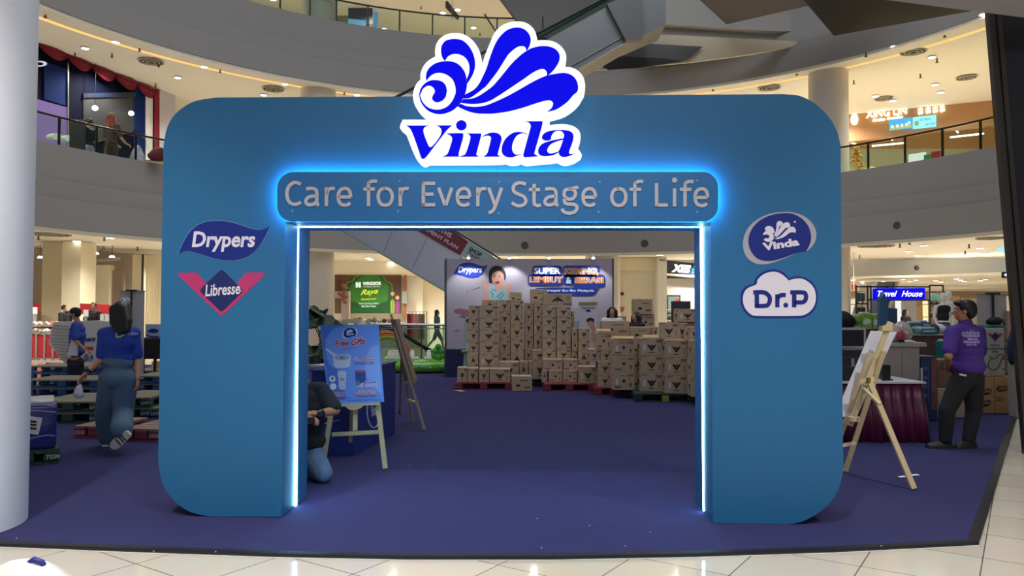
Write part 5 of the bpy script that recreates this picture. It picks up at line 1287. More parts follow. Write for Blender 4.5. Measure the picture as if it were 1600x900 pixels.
for lines, dark in (((('1x Marigold Pot', 385, 425, 570, 400), ('Limited Edition', 372, 445, 570, 425), ('1x Kawaii', 190, 760, 290, 735), ('Tumbler', 200, 778, 288, 758), ('1x Limited Edition', 412, 735, 578, 712), ('Exclusive Gift', 385, 762, 600, 735)), False),
                    ((('With every purchase of RM80', 380, 470, 566, 456), ('in selected products', 380, 482, 566, 470), ('With every purchase', 215, 798, 345, 785), ('With every purchase of RM120', 400, 778, 590, 766), ('in selected products', 400, 788, 590, 778), ('Terms and conditions apply. While stocks last.', 310, 822, 640, 806)), True)):
    if not dark:
        mb = MB()
        for s_, x0, y0, x1, y1 in lines: mb.text(s_, pp, f65((x0, y0 + 2)), f65((x1, y0 - 2)), f65((x0, y1)), .002, bold=.09)
        mb.build('caption_outline', whp, po, fix=False)
    mb = MB()
    for s_, x0, y0, x1, y1 in lines: mb.text(s_, pp, f65((x0, y0)), f65((x1, y0 - 4)), f65((x0, y1)), .0032, bold=.02)
    mb.build('caption', navy if dark else redp, po, fix=False)
mb = MB()
for x, y, r_ in ((122, 244, 1.4), (152, 276, 1.1), (548, 208, 1.1), (528, 246, .9)):
    cx, cy = f65((x, y)); mb.prism([[(cx, cy - r_), (cx + r_ * .3, cy - r_ * .3), (cx + r_, cy), (cx + r_ * .3, cy + r_ * .3), (cx, cy + r_), (cx - r_ * .3, cy + r_ * .3), (cx - r_, cy), (cx - r_ * .3, cy - r_ * .3)]], pp, .001, .003)
mb.build('printed_sparkle', whp, po)
# second easel seen edge on
E2 = 10.2
t2 = thing('easel', 'slim wooden easel seen edge on beside the navy counter', 'easel', (P(637, 660, E2).x, E2, 0))
mb = MB(); mb.bar(Vector((G(664, 674).x, 9.55, .014)), P(611, 492, 10.0), .04, .03, (1, 0, 0)); mb.build('leg', pine_d, t2)
mb = MB(); mb.bar(Vector((P(647, 665, 10.5).x, 10.3, .014)), P(622, 520, 10.1), .04, .03, (1, 0, 0)); mb.build('leg', pine_d, t2)
mb = MB(); mb.bar(Vector((P(622, 560, 11.0).x, 11.2, .014)), P(628, 545, 10.15), .035, .03, (1, 0, 0)); mb.build('leg', pine_d, t2)
mb = MB(); mb.bar(P(638, 625, 10.0), P(651, 630, 9.8), .03, .03); mb.build('crossbar', pine, t2)
mb = MB(); mb.bar(P(633, 598, 9.95), P(648, 599, 9.7), .03, .03); mb.build('tray', pine_d, t2)
so2 = thing('sign_board', 'thin brown-edged board standing edge on upon the slim easel', 'board', (P(630, 590, 9.95).x, 9.95, P(640, 597, 9.9).z))
mb = MB(); bq = Plane((0, 9.95, 0), (0, -1, 0)); mb.prism([[(610, 499), (618, 499), (628, 535), (647, 597), (638, 598), (622, 545)]], bq, -.35, .02, back=True); mb.build('board', mat('board_edge', '#8b7364', .6), so2)
# easel from the back with white board, right
E3 = 6.95
t3 = thing('easel', 'light pine easel seen from behind, third leg towards the viewer at the right', 'easel', (P(1370, 720, E3).x, E3, 0))
top = P(1391, 503, 6.85)
L1 = G(1321, 738); R1 = Vector((P(1300, 745, 7.0).x, 7.3, .004)); B1 = G(1428, 766)
def bar3(name, a_, b_, w=.04, h=.022, m=pine): mb = MB(); mb.bar(a_, b_, w, h, up=(0, -1, .3)); mb.build(name, m, t3)
bar3('leg', Vector((L1.x, L1.y, .014)), P(1381, 548, 6.78)); bar3('leg', Vector((P(1296, 740, 7.1).x, 7.15, .014)), P(1360, 552, 6.9)); bar3('leg', Vector((B1.x, B1.y, .014)), P(1358, 595, 6.75), .045, .026)
bar3('mast', P(1328, 665, 6.9), top, .045, .024); bar3('crossbar', P(1312, 697, 6.93), P(1337, 692, 6.88), .032, .02); bar3('crossbar', P(1344, 597, 6.82), P(1366, 592, 6.78), .045, .024); bar3('brace', P(1349, 606, 6.8), P(1375, 632, 6.5), .028, .018)
mb = MB(); mb.cyl(P(1334, 651, 6.86), P(1334, 658, 6.86), .05, .05, 18); mb.build('tray', pine, t3)
mb = MB(); mb.box(P(1384, 513, 6.84), (.10, .05, .045), .15); mb.build('top_clamp', pine, t3)
mb = MB(); mb.cyl(P(1357, 598, 6.74), P(1357, 590, 6.74), .018, .018, 12); mb.build('hinge', mat('brass', '#a88a4a', .35, metal=.8), t3)
wbt = thing('sign_board', 'white blank back of a board resting on the pine easel at the right', 'board', (P(1350, 660, 7.0).x, 7.0, P(1340, 652, 7.0).z))
bw = [P(1317, 643, 7.0), P(1340, 651, 6.96), P(1403, 518.5, 7.12), P(1362, 517, 7.12)]
mb = MB(); nn = (bw[1] - bw[0]).cross(bw[3] - bw[0]).normalized() * .012
if nn.y < 0: nn = -nn
mb.loft([[v + Vector((0, .02, 0)) for v in (P(1305, 652, 7.0), P(1340, 651, 6.98), P(1403, 518.5, 7.12), P(1362, 517, 7.12))], [v + nn + Vector((0, .02, 0)) for v in (P(1305, 652, 7.0), P(1340, 651, 6.98), P(1403, 518.5, 7.12), P(1362, 517, 7.12))]])
mb.build('board', mat('board_white', '#dedadf', .6), wbt)
g = G(1420, 746); mb = MB(); mb.loft([[Vector((g.x + x, g.y + .06 * math.sin(x * 9), z + .006)) for z in (0, .004)] + [Vector((g.x + x, g.y + .05 + .06 * math.sin(x * 9), z + .006)) for z in (.004, 0)] for x in (-.10, -.06, -.02, .03, .08, .13)])
tag(mb.build('paper_strip', mat('paper_white', '#dcdbe0', .6)), 'white paper strip lying on the carpet under the pine easel leg', 'paper')
# ================================================================ NAVY COUNTER WITH PLANTS
cn = mat('counter_navy', '#16307e', .5)
ct = thing('promotion_counter', 'navy blue promotion counter with a white ring logo behind the poster easel', 'counter', (P(540, 700, 8.2).x, 8.3, 0))
c_f = [(G(484, 714)), (G(560, 712)), (G(617, 675))]
ca = Vector((P(486, 700, 7.95).x, 7.95, 0)); cb_ = Vector((P(553, 713, 7.95).x, 7.95, 0)); cc = Vector((P(617, 678, 9.35).x, 9.35, 0)); cd = Vector((ca.x, 9.35, 0))
ztop = CAMH + (485 - 569) * 9.35 / F; zt = .86
mb = MB(); mb.loft([[v + Vector((0, 0, z)) for v in (ca, cb_, cc, cd)] for z in (.002, zt)]); mb.build('body', cn, ct)
mb = MB(); mb.loft([[v + Vector((0, 0, z)) for v in (ca + Vector((-.01, -.02, 0)), cb_ + Vector((.01, -.02, 0)), cc + Vector((.02, 0, 0)), cd)] for z in (zt, zt + .02)]); mb.build('top', mat('counter_top', '#2a3f86', .4), ct)
cpn = vplane(cb_, cc)
mb = MB(); mb.ribbon([(x, y) for x, y in circ(584, 642, 10.5, 26, 24, -60, 240)], 1.6, cpn, 0, .003); mb.text('Vinda', cpn, (579, 652), (589, 648), (579, 634), .003, bold=.04); mb.build('ring_logo', lw, ct, fix=False)
cpf = Plane(ca, (0, -1, 0)); mb = MB(); mb.text('Vinda', cpf, (483, 655), (516, 652), (483, 641), .003, bold=.04); mb.ribbon([(500, 665), (510, 661), (530, 656)], 1.0, cpf, 0, .003); mb.build('lettering', lw, ct, fix=False)
leaf_d = mat('leaf_dark', '#2f4a30', .5, noise=.3, nscale=9)
# potted plants on it
def potted(label, px, D, z0, h, seed, potm, n=9):
    rnd = random.Random(seed); b = P(px, 485, D); t = thing('potted_plant', label, 'plant', (b.x, D, z0))
    mb = MB(); mb.loft([[Vector((r_ * math.cos(a_), r_ * math.sin(a_), z)) for a_ in [k * math.pi / 8 for k in range(16)]] for r_, z in ((.05, 0), (.075, .12), (.07, .12), (.065, .10))]); mb.build('pot', potm, t, world=False, smooth=40)
    st_ = MB(); lf = MB()
    for i in range(n):
        a_ = rnd.uniform(0, 6.28); rr = rnd.uniform(.04, .16); zt_ = h * rnd.uniform(.6, 1)
        tip = Vector((rr * math.cos(a_), rr * math.sin(a_), zt_)); st_.tube([(0, 0, .1), (rr * .3 * math.cos(a_), rr * .3 * math.sin(a_), zt_ * .6), tip], .004, 5)
        d = Vector((math.cos(a_), math.sin(a_), rnd.uniform(-.9, .3))).normalized(); s_ = d.cross(Vector((rnd.uniform(-.3, .3), -.9, .5))).normalized(); L = rnd.uniform(.16, .26)
        rows = []
        for tt, w_ in ((0, .1), (.2, .8), (.5, 1), (.8, .6), (1, .05)):
            c = tip + d * L * (tt - .2) + Vector((0, 0, -.03 * tt * tt)); rows.append([c - s_ * L * .42 * w_, c + Vector((0, 0, -.006)), c + s_ * L * .42 * w_])
        lf.loft(rows, caps=False, closed=False)
    st_.build('stem', mat('stem_green', '#4a6a3c', .6), t, world=False, smooth=True); lf.build('foliage', leaf_d, t, world=False, smooth=True, fix=False)
    return t
potted('potted plant with broad dark leaves on the navy counter behind the poster', 504, 8.9, zt + .022, .62, 3, mat('pot_dark', '#3a3a40', .5), 14)
potted('small low potted plant at the left end of the navy counter', 493, 8.5, zt + .022, .22, 5, mat('pot_dark', '#3a3a40', .5), 12)
mb = MB(); q = P(497, 568, 8.35); mb.box((q.x, 8.35, zt + .034), (.22, .18, .022), .2); tag(mb.build('leaflet_pile', mat('paper_white', '#dcdbe0')), 'flat pile of white leaflets on the left end of the navy counter', 'leaflets')
# ================================================================ INFLATABLE POOL
PD = 18.9
vin = mat('vinyl_green', '#6fb83a', .25, coat=.4, noise=.12, nscale=6); vinw = mat('vinyl_white', '#e7e6dc', .3, coat=.3); viny = mat('vinyl_yellow', '#e0b83a', .3); vinr = mat('vinyl_red', '#c8432f', .3)
pc = P(655, 583, PD)
it = thing('inflatable_pool', 'green inflatable garden pool with white picket fence, rainbow arch and tree', 'pool', (pc.x, PD, 0))
mb = MB(); rx = 60 / F * PD; path = [Vector((pc.x + rx * math.cos(t), PD + .05 + .62 * math.sin(t), .14)) for t in [k * math.pi / 20 for k in range(40)]]
rings = []
for k_ in range(40):
    t_ = k_ * math.pi / 20; nrm = Vector((math.cos(t_), math.sin(t_), 0)); rings.append([path[k_] + nrm * .13 * math.cos(a_) + Vector((0, 0, .132 * math.sin(a_) * 1.0 + .0)) for a_ in [j * math.pi / 6 for j in range(12)]])
rings.append(rings[0]); mb.loft(rings, caps=False); mb.build('ring', vin, it, smooth=True)
mb = MB(); mb.loft([[Vector((pc.x + rx * .97 * math.cos(t), PD + .05 + .6 * math.sin(t), z)) for t in [k * math.pi / 16 for k in range(32)]] for z in (.01, .05)]); mb.build('pool_floor', mat('vinyl_floor', '#8fce62', .3), it, smooth=40)
mb = MB()
for i, (x, y) in enumerate(((662, 573), (672, 575), (690, 573), (645, 574), (700, 572), (655, 572))): mb.ell(P(x, y, PD - .73), (.035, .012, .03))
mb.build('print_flower', mat('print_teal', '#8fc0bb', .6), it, smooth=True)
def picket(x, w=3.2, ytop=550, ybot=568, lean=0):
    mb = MB(); a_ = P(x, ybot, PD + .35); b_ = P(x + lean, ytop, PD + .35); mb.limb(a_, .06, b_, .055, 12)
    return mb
for x, ln in ((606, 4), (612, 4), (618, 4), (626, 0), (632, 0)): picket(x, lean=ln).build('picket', vinw, it, smooth=True)
for x in (644, 670, 698, 703): picket(x, lean=(-3 if x > 690 else 0), ytop=550).build('picket', vinw, it, smooth=True)
mb = MB(); mb.limb(P(604, 560, PD + .33), .045, P(652, 560, PD + .33), .045); mb.limb(P(665, 560, PD + .33), .045, P(677, 560, PD + .33), .045); mb.build('fence_rail', vinw, it, smooth=True)
mb = MB(); mb.limb(P(685, 568, PD - .2), .05, P(685, 560, PD - .2), .045); trk = mb.build('tree_trunk', viny, it, smooth=True)
mb = MB()
for x, y, r_ in ((679, 556, .09), (691, 556, .09), (685, 559, .09), (680, 549, .085), (690, 549, .085), (685, 542, .085)): mb.ell(P(x, y, PD - .2), (r_, .06, r_))
remesh(mb, 'tree_crown', mat('vinyl_leaf', '#5aa53c', .3), it, .015, 2)
for i, (col, r0) in enumerate((('#d8472f', 33), ('#e08a2f', 30.2), ('#d9c23a', 27.4), ('#5fa04a', 24.6))):
    mb = MB(); cx, cy = 606, 553; mb.tube([P(cx + r0 * math.cos(R(a_)), cy - r0 * math.sin(R(a_)), PD + .15) for a_ in range(-15, 196, 10)], .026, 8); mb.build('rainbow_band', mat('rainbow_%d' % i, col, .35), it, smooth=True)
mb = MB()
for x, y in ((596, 569), (606, 571)): mb.ell(P(x, y, PD - .35), .05)
mb.build('ball', vinr, it, smooth=True)
mb = MB(); mb.ell(P(650, 567, PD - .2), (.07, .05, .05)); mb.build('yellow_shape', viny, it, smooth=True)
# green toddler chair by the cartons
t = thing('toddler_seat', 'small lime green plastic toddler seat left of the carton pile', 'seat', (P(725, 575, 16.2).x, 16.2, 0))
mb = MB(); mb.rbox(P(727, 549, 16.2), (.16, .2, .05), .02); mb.build('seat', vin, t)
mb = MB(); q = P(727, 549, 16.2); mb.limb(q + Vector((0, 0, -.02)), .03, Vector((q.x, q.y, .05)), .05); mb.rbox((q.x, q.y, .035), (.22, .22, .06), .025); mb.build('base', mat('vinyl_mint', '#9fc9a8', .4), t, smooth=40)
# white bag at the lower left
bm_ = mat('bag_white', '#e9e4da', .55, bump=.5, bscale=7)
mb = MB(); c = Vector((P(40, 880, 3.45).x - .05, 3.45, FL)); rings = []
rnd = random.Random(4)
for z, rx_, ry_ in ((.002, .33, .22), (.10, .34, .21), (.22, .30, .18), (.31, .22, .13), (.37, .13, .07), (.40, .07, .03), (.405, .02, .012)):
    rings.append([c + Vector((rx_ * math.cos(t_) * (1 + .07 * math.sin(5 * t_ + z * 9)) + z * .14, ry_ * math.sin(t_) * (1 + .07 * math.cos(4 * t_)), z)) for t_ in [k * math.pi / 18 for k in range(36)]])
mb.loft(rings); bt = mb.build('cloth_bag', bm_, smooth=True); tag(bt, 'white cloth bag with blue handle on the tiles at the near left corner', 'bag')
mb = MB(); top_ = c + Vector((.06, 0, .40)); mb.tube([top_ + Vector((-.005, -.01, -.02)), top_ + Vector((.04, -.02, .012)), top_ + Vector((.075, -.02, 0)), top_ + Vector((.085, -.01, -.035)), top_ + Vector((.06, 0, -.05))], .013); mb.build('handle', mat('handle_blue', '#2a2f8a', .5), bt, smooth=True)
# ================================================================ LEFT: PALLETS AND STALLS
gl = 'pallets lying at the left of the arch'
def stackp(n, label, x, D, rz, size, side, deck, text=None):
    for i in range(n):
        lb = label if n == 1 else ('lower ' if i == 0 else 'upper ') + label
        pallet('p', lb, (x, D, .001 + i * .144), rz, size, side, deck, gl, text)
def pallet_px(n, label, px0, px1, D, dep, side, deck, rz=0.0, text=None, h=.14):
    x0, x1 = pxy(px0, D), pxy(px1, D)
    stackp(n, label, (x0 + x1) / 2, D + dep / 2, rz, (x1 - x0, dep), side, deck, text)
pallet_px(1, 'red pallet with bare slatted top right behind the walking woman', 122, 185, 8.95, .75, red_p, wood_p, R(-4), 'LOSCAM')
pallet_px(1, 'red pallet with slatted top beside the left leg of the arch', 200, 262, 8.75, 1.15, red_p, wood_p, R(-6), 'LOSCAM')
pallet_px(2, 'green pallet with pale wooden deck near the plastic-wrapped bundle', 55, 152, 10.1, 1.1, green_p, greyw, R(4), 'LHT')
pallet_px(2, 'green pallet stacked behind the walking woman', 173, 233, 10.6, 1.0, green_p, greyw, R(3), 'LHT')
pallet_px(1, 'green pallet with pale deck beside the arch at the left', 236, 290, 10.6, 1.1, green_p, greyw, R(3), 'LHT')
pallet_px(2, 'blue pallet with grey boards in front of the man in shorts', 42, 152, 13.2, .95, blue_p, greyw, R(2))
pallet_px(2, 'blue pallet stacked near the arch at the left', 206, 290, 14.0, 1.15, blue_p, greyw, R(-2))
pallet_px(2, 'dark blue pallet farthest back at the left', 46, 160, 16.3, 1.1, blue_p, greyw, R(2))
pallet_px(1, 'dark blue pallet far back in front of the black-covered table', 205, 262, 17.0, 1.1, blue_p, greyw, R(2))
# wrapped diaper bundle on a green pallet
pallet('p', 'dark green pallet under the plastic-wrapped blue bundle', (-4.80, 7.64, .001), R(31), (.56, .62), green_p, green_p, gl, 'TGM')
q = P(66, 640, 7.4)
wb_ = thing('wrapped_bundle', 'plastic-wrapped bundle of dark blue packs with white label beside the near pillar', 'bundle', (-4.79, 7.63, .145), R(31))
h_ = CAMH - (634 - 485) * 7.45 / F - .145
mb = MB(); mb.rbox((0, 0, h_ / 2), (.50, .56, h_), .035, seg=3); mb.build('packs', mat('pack_blue', '#2b2f7c', .3, noise=.7, nscale=9, coat=.5, bump=.5, bscale=10), wb_, world=False, smooth=50)
mb = MB(); mb.rbox((0, .02, h_ + .012), (.46, .46, .05), .02); mb.build('top_packs', mat('pack_white', '#c9c6cb', .35, noise=.3, nscale=14, coat=.5, bump=.6, bscale=20), wb_, world=False)
mb = MB(); fl_ = flat((0, -.283, 0), (1, 0, 0), (0, 0, 1)); mb.prism([[(-.06, .18), (.10, .14), (.13, .30), (-.03, .34)]], fl_, 0, .003); lb_ = mb.build('label', lab, wb_, world=False)
mb = MB()
for y0 in (.20, .235, .265): mb.prism([[(-.02, y0 + .01), (.08, y0 - .01), (.085, y0 + .01), (-.015, y0 + .03)]], fl_, .003, .005)
mb.build('label_print', ink, lb_, world=False)
mb = MB()
for pts in ([(-.24, .44), (-.1, .41), (.1, .43), (.24, .40)], [(-.24, .12), (-.05, .10), (.15, .13), (.24, .12)], [(-.24, .36), (0, .38), (.24, .35)]): mb.ribbon(pts, .012, fl_, 0, .004)
mb.build('film_fold_sheen', mat('film_shine', '#8a90c0', .2), wb_, world=False)  # paler strips put the sheen along the film folds into the colour
mb = MB(); mb.prism([rrect(-.13, .08, -.08, h_ - .03, .01)], fl_, 0, .002); mb.build('pack_motif', mat('pack_orange', '#8a4a44', .4), wb_, world=False)
# draped white banner bundle
BDt = 19.5
bn = thing('folded_banner', 'big white ribbed inflatable-looking pack with dark lettering behind the pallets', 'banner', (P(120, 560, BDt).x, BDt, 0))
bw_ = mat('banner_white', '#c9c6c6', .6, bump=.5, bscale=3)
pl19 = Plane((0, BDt, 0), (0, -1, 0))
mb = MB(); mb.prism([sm([(84, 503, 1), (110, 502), (150, 501), (173, 503, 1), (176, 530), (176, 576, 1), (130, 577), (106, 575, 1), (92, 556), (76, 538, 1), (79, 520)], 3)], pl19, -.7, 0, back=True); body_ = mb.build('body', bw_, bn)
mb = MB()
for i in range(11):
    y = 508 + i * 5.0; mb.ribbon([(79 + max(0, (i - 5)) * 3.0 - max(0, 5 - i) * -.8, y), (92 + i * .8, y + .8), (108, y + 1.5)], 1.0, pl19, 0, .02)
mb.build('rib', mat('rib_grey', '#8f8c8c', .6), bn, fix=False)
mb = MB(); mb.text('Drypers', pl19, (113, 536.5), (148, 535.5), (116, 526.5), .02, bold=.04, shear=.2); mb.text('Dr.P', pl19, (132, 564), (146, 564), (132, 555), .02, bold=.03); mb.build('lettering', navy, bn, fix=False)
mb = MB(); mb.text('CARE', pl19, (128, 547), (146, 547), (128, 541.5), .02, bold=.08); mb.build('lettering_red', mat('banner_red', '#b0302c', .6), bn, fix=False)
NTH = 'first second third fourth fifth sixth seventh eighth ninth tenth eleventh twelfth thirteenth fourteenth fifteenth sixteenth seventeenth eighteenth nineteenth twentieth twenty-first twenty-second twenty-third twenty-fourth twenty-fifth twenty-sixth'.split()
# shoe sale stall
redc = mat('sale_red', '#b5242c', .7); 
ST = 23.0
st_ = thing('sale_table', 'long table with red panels in grey frames heaped with shoes at the far left', 'table', (P(75, 560, ST).x, ST, FL + .001))
mb = MB()
for x0, x1 in ((40, 57), (59, 70), (72, 83), (85, 100)): a_ = P(x0, 485, ST); b_ = P(x1, 485, ST); mb.bb(a_.x, b_.x, ST, ST + .03, .02, .72)
mb.build('panel', redc, st_)
mb = MB()
for x in (58, 71, 84, 101): a_ = P(x, 485, ST); mb.bb(a_.x - .025, a_.x + .025, ST - .02, ST + .04, FL + .002, .78)
a_ = P(38, 485, ST); b_ = P(165, 485, ST); mb.bb(a_.x, b_.x, ST - .03, ST + 1.1, .76, .80); mb.bb(a_.x, b_.x, ST - .02, ST + .02, 0, .03); mb.bb(a_.x, b_.x, ST + .2, ST + 1.0, .96, 1.0); mb.bb(b_.x - .05, b_.x, ST + 1.0, ST + 1.05, FL + .002, .78); mb.bb(a_.x, b_.x, ST + .4, ST + .45, .8, .97)
mb.build('frame', mat('frame_grey', '#9a9794', .5), st_)
shoe_cols = [('#2a2628', 'black'), ('#d8d2c8', 'off-white'), ('#8a6a4c', 'brown'), ('#6e6a70', 'grey'), ('#b4493e', 'red')]
sproto = {}
k_ = 0
for row in range(3):
    for i in range(26):
        px = 52 + i * 4.2; D = ST + .1 + row * .28; z = (.801 if row == 0 else 1.002) ; y_ = D
        ci = random.randrange(5); x = pxy(px, D) + random.uniform(-.03, .03)
        if px > 156: continue
        if ci not in sproto:
            mb = MB(); mb.loft([[Vector((w_ * math.cos(t), L_, .012 + max(0, hh * math.sin(t)))) for t in [k * math.pi / 5 for k in range(10)]] for L_, w_, hh in ((-.12, .025, .03), (-.06, .045, .045), (.0, .04, .06), (.07, .035, .09), (.12, .025, .07))])
            o_ = mb.build('shoe', mat('shoe_col%d' % ci, shoe_cols[ci][0], .6), world=False); sproto[ci] = o_
        else: o_ = sproto[ci].copy(); COL.objects.link(o_)
        o_.location = (x, y_, z); o_.rotation_euler = (0, 0, random.uniform(-1.6, 1.6)); o_.scale = (1.2, 1.25, 1.2)
        tag(o_, '%s shoe, %s from the left in the %s row on the red sale table' % (shoe_cols[ci][1], NTH[i], ('front', 'middle', 'back')[row]), 'shoe', 'shoes heaped on the sale table')
def signp(name, label, pts, D, m, cat='sign', txt=None, th=.03, tm=None, txtbox=None, zfoot=None):
    pl_ = Plane((0, D, 0), (0, -1, 0)); c_ = pl_(sum(p[0] for p in pts) / len(pts), max(p[1] for p in pts))
    t_ = thing(name, label, cat, tuple(c_)); mb = MB(); mb.prism([pts], pl_, -th, 0, back=True); mb.build('board', m, t_)
    if txt:
        x0, y0, x1, y1 = txtbox; mb = MB(); mb.text(txt, pl_, (x0, y1), (x1, y1), (x0, y0), .006, bold=.04); mb.build('lettering', tm, t_, fix=False)
    if zfoot is not None:
        mb = MB(); w_ = .03 if zfoot < c_.z else .01; mb.bb(c_.x - w_, c_.x + w_, D - w_, D + w_, min(zfoot, c_.z), max(zfoot, c_.z) + .02); mb.build('post', mat('frame_grey', '#9a9794'), t_)
    return t_
signp('sale_banner', 'red sale banner hung behind the man in black at the shoe table', [(125, 474), (171, 476), (172, 490.5), (125, 491)], 25.6, redc, zfoot=FL + .002)
signp('sale_banner', 'small red sale banner near the left pillar above the shoes', [(50, 472.5), (62, 474), (62, 488), (50, 489)], 25.6, redc, zfoot=FL + .002)
for i, (x, l_) in enumerate(((54, 'small white price card nearest the left pillar on the shoe table'), (134, 'small white price card beside the man in black at the shoe table'), (160, 'small white price card in the middle of the shoe table'), (166, 'small white price card at the right end of the shoe table'))):
    y0 = 480 if i == 0 else 484 if i == 1 else 491
    signp('price_card', l_, [(x - 3.5, y0), (x + 3.5, y0), (x + 3.5, y0 + 11), (x - 3.5, y0 + 11)], 23.9, mat('card_white', '#e8e6e2', .6), 'card', zfoot=1.001)
# roll-up banner stand from the back
def rollup(label, px0, px1, y0, D, z0, colr, pole=True):
    a_, b_ = pxy(px0, D), pxy(px1, D); zt_ = CAMH + (485 - y0) * D / F; t_ = thing('banner_stand', label, 'banner stand', ((a_ + b_) / 2, D, z0))
    mb = MB(); mb.bb(a_, b_, D - .004, D + .004, z0 + .08, zt_); mb.build('banner', mat('banner_back', '#b4b0b2', .6), t_)
    mb = MB(); mb.bb(a_ - .02, b_ + .02, D - .09, D + .06, z0 + .001, z0 + .09); mb.build('base', black, t_)
    mb = MB(); mb.bb(a_ - .01, b_ + .01, D - .02, D + .02, zt_ - .012, zt_ + .012); mb.build('top_rail', mat('frame_grey', '#9a9794'), t_)
    mb = MB(); mb.cyl(((a_ + b_) / 2, D - .05, z0 + .08), ((a_ + b_) / 2, D - .03, zt_ + .02), .018); mb.box(((a_ + b_) / 2, D - .03, zt_ + .015), (.22, .03, .03)); mb.build('pole', black, t_)
    return t_
rollup('grey back of a roll-up banner behind the walking woman', 186.5, 226, 457, 15.6, .002, None)
rollup('tall grey back of a roll-up banner behind the man in purple', 1527, 1572.5, 457.5, 12.05, .002, None)
# black-covered table with a printed box
bt_ = thing('covered_table', 'table under a black cloth at the left edge of the arch', 'table', (P(240, 570, 16.4).x, 16.4, .002))
mb = MB(); a_ = pxy(219, 16.4); b_ = pxy(275, 16.4); rings = []
for z, e_ in ((.45, .02), (.86, 0), (.89, -.02)): rings.append([Vector(v) for v in ((a_ - e_, 16.2 - e_, z), (b_ + e_, 16.2 - e_, z), (b_ + e_, 17 + e_, z), (a_ - e_, 17 + e_, z))])
mb.loft(rings); mb.build('tablecloth', blackcloth, bt_)
mb = MB(); [mb.bb(x, x + .05, y, y + .05, .003, .5) for x in (a_ + .1, b_ - .1) for y in (16.3, 16.85)]; mb.build('leg', black, bt_)
bx = thing('display_box', 'white and blue printed box standing on the black-covered table', 'box', (P(240, 527, 16.5).x, 16.5, .892))
mb = MB(); a_ = pxy(230, 16.4); b_ = pxy(266, 16.4); mb.bb(a_, b_, 16.35, 16.8, .893, 1.18); mb.build('body', mat('box_pale', '#9fb4d4', .5), bx)
pl16 = Plane((0, 16.35, 0), (0, -1, 0)); mb = MB(); mb.prism([sm([(230, 518, 1), (236, 514), (243, 514), (248, 517), (244, 520), (236, 520)])], pl16, 0, .006); mb.ribbon([(229, 523), (236, 526), (248, 526)], 2, pl16, 0, .006); mb.build('logo_print', navy, bx, fix=False)
carton(3, pxy(243, 17.3), 17.9, .002, .5, .4, .30, 0, 'plain carton under the black-covered table at the left', name='carton')
# ================================================================ RIGHT: CASH TABLE AND STOCK
maroon = mat('maroon_satin', '#5d1c3c', .4, bump=.2, bscale=6)
ta = thing('skirted_table', 'table with pleated maroon skirt and white top right of the arch', 'table', (P(1385, 690, 8.9).x, 9.0, .002))
x0, x1, y0, y1 = pxy(1300, 8.95), pxy(1440, 8.95), 8.95, 9.75
tz = CAMH - (594 - 485) * 8.95 / F
mb = MB(); n = 150; ring_t = []; ring_b = []
per = [(x0, y0), (x1, y0), (x1, y1), (x0, y1)]
def along(t):
    L = [(x1 - x0), (y1 - y0), (x1 - x0), (y1 - y0)]; s = t * sum(L)
    for i in range(4):
        if s <= L[i]: a_ = Vector(per[i]); b_ = Vector(per[(i + 1) % 4]); d = (b_ - a_).normalized(); return a_ + d * s, Vector((d.y, -d.x))
        s -= L[i]
    return Vector(per[0]), Vector((0, -1))
levels = []
for z, fl_, am in ((tz - .02, .0, .012), (tz - .2, .02, .02), (.35, .05, .03), (.006, .085, .038)):
    r_ = []
    for i in range(n):
        p_, nn = along(i / n); w_ = math.sin(i * 2 * math.pi / 5.0 + math.sin(i * .7)) * am; r_.append(Vector((p_.x + nn.x * (fl_ + w_), p_.y + nn.y * (fl_ + w_), z)))
    levels.append(r_)
mb.loft(levels); mb.build('skirt', maroon, ta, smooth=True)
mb = MB(); mb.bb(x0 - .02, x1 + .03, y0 - .03, y1 + .02, tz - .02, tz); mb.build('tabletop', mat('table_white', '#d3d2d6', .35), ta)
def boxthing(name, label, cat, px0, px1, ytop, D, dep, z0, m, ztop=None, part='body', rz=0.0):
    a_, b_ = pxy(px0, D), pxy(px1, D); zt_ = CAMH + (485 + (px0 - 800) * .0035 - ytop) * D / F if ztop is None else ztop
    t_ = thing(name, label, cat, ((a_ + b_) / 2, D + dep / 2, z0), rz)
    mb = MB(); mb.rbox((0, 0, (zt_ - z0) / 2 + .0015), (b_ - a_, dep, zt_ - z0 - .003), min(.01, (zt_ - z0) * .2)); mb.build(part, m, t_, world=False)
    return t_, a_, b_, zt_
pc_, a_, b_, zt_ = boxthing('computer_case', 'black desktop computer on the maroon-skirted table under the monitor', 'computer', 1300, 1350, 547, 9.05, .4, tz + .001, mat('case_black', '#1a1c22', .35))
pz_ = Plane((0, 9.05, 0), (0, -1, 0))
mb = MB(); mb.prism([[(1330, 560), (1335, 560), (1335, 573), (1330, 573)]], pz_, 0, .004); mb.build('switch_panel', mat('case_grey', '#8e9096', .4), pc_)
mb = MB(); [mb.prism([[(1300, y), (1350, y), (1350, y + .8), (1300, y + .8)]], pz_, 0, .003) for y in (558, 573)]; mb.build('drive_slot', mat('case_slot', '#3d4048', .4), pc_)
mo_ = thing('monitor', 'silver-framed computer monitor with dark screen standing beside the arch', 'monitor', (pxy(1326, 9.1), 9.2, zt_ + .001))
pm_ = Plane((0, 9.12, 0), (0, -1, 0)); mb = MB(); mb.prism([rrect(1300, 512, 1353, 544.5, 1)], pm_, -.05, 0, back=True); mb.build('frame', mat('monitor_silver', '#b4b6ba', .35), mo_)
mb = MB(); mb.prism([[(1302, 515.5), (1349.5, 515.5), (1349.5, 541), (1302, 541)]], pm_, 0, .003); mb.build('screen', mat('screen_dark', '#14171c', .12), mo_)
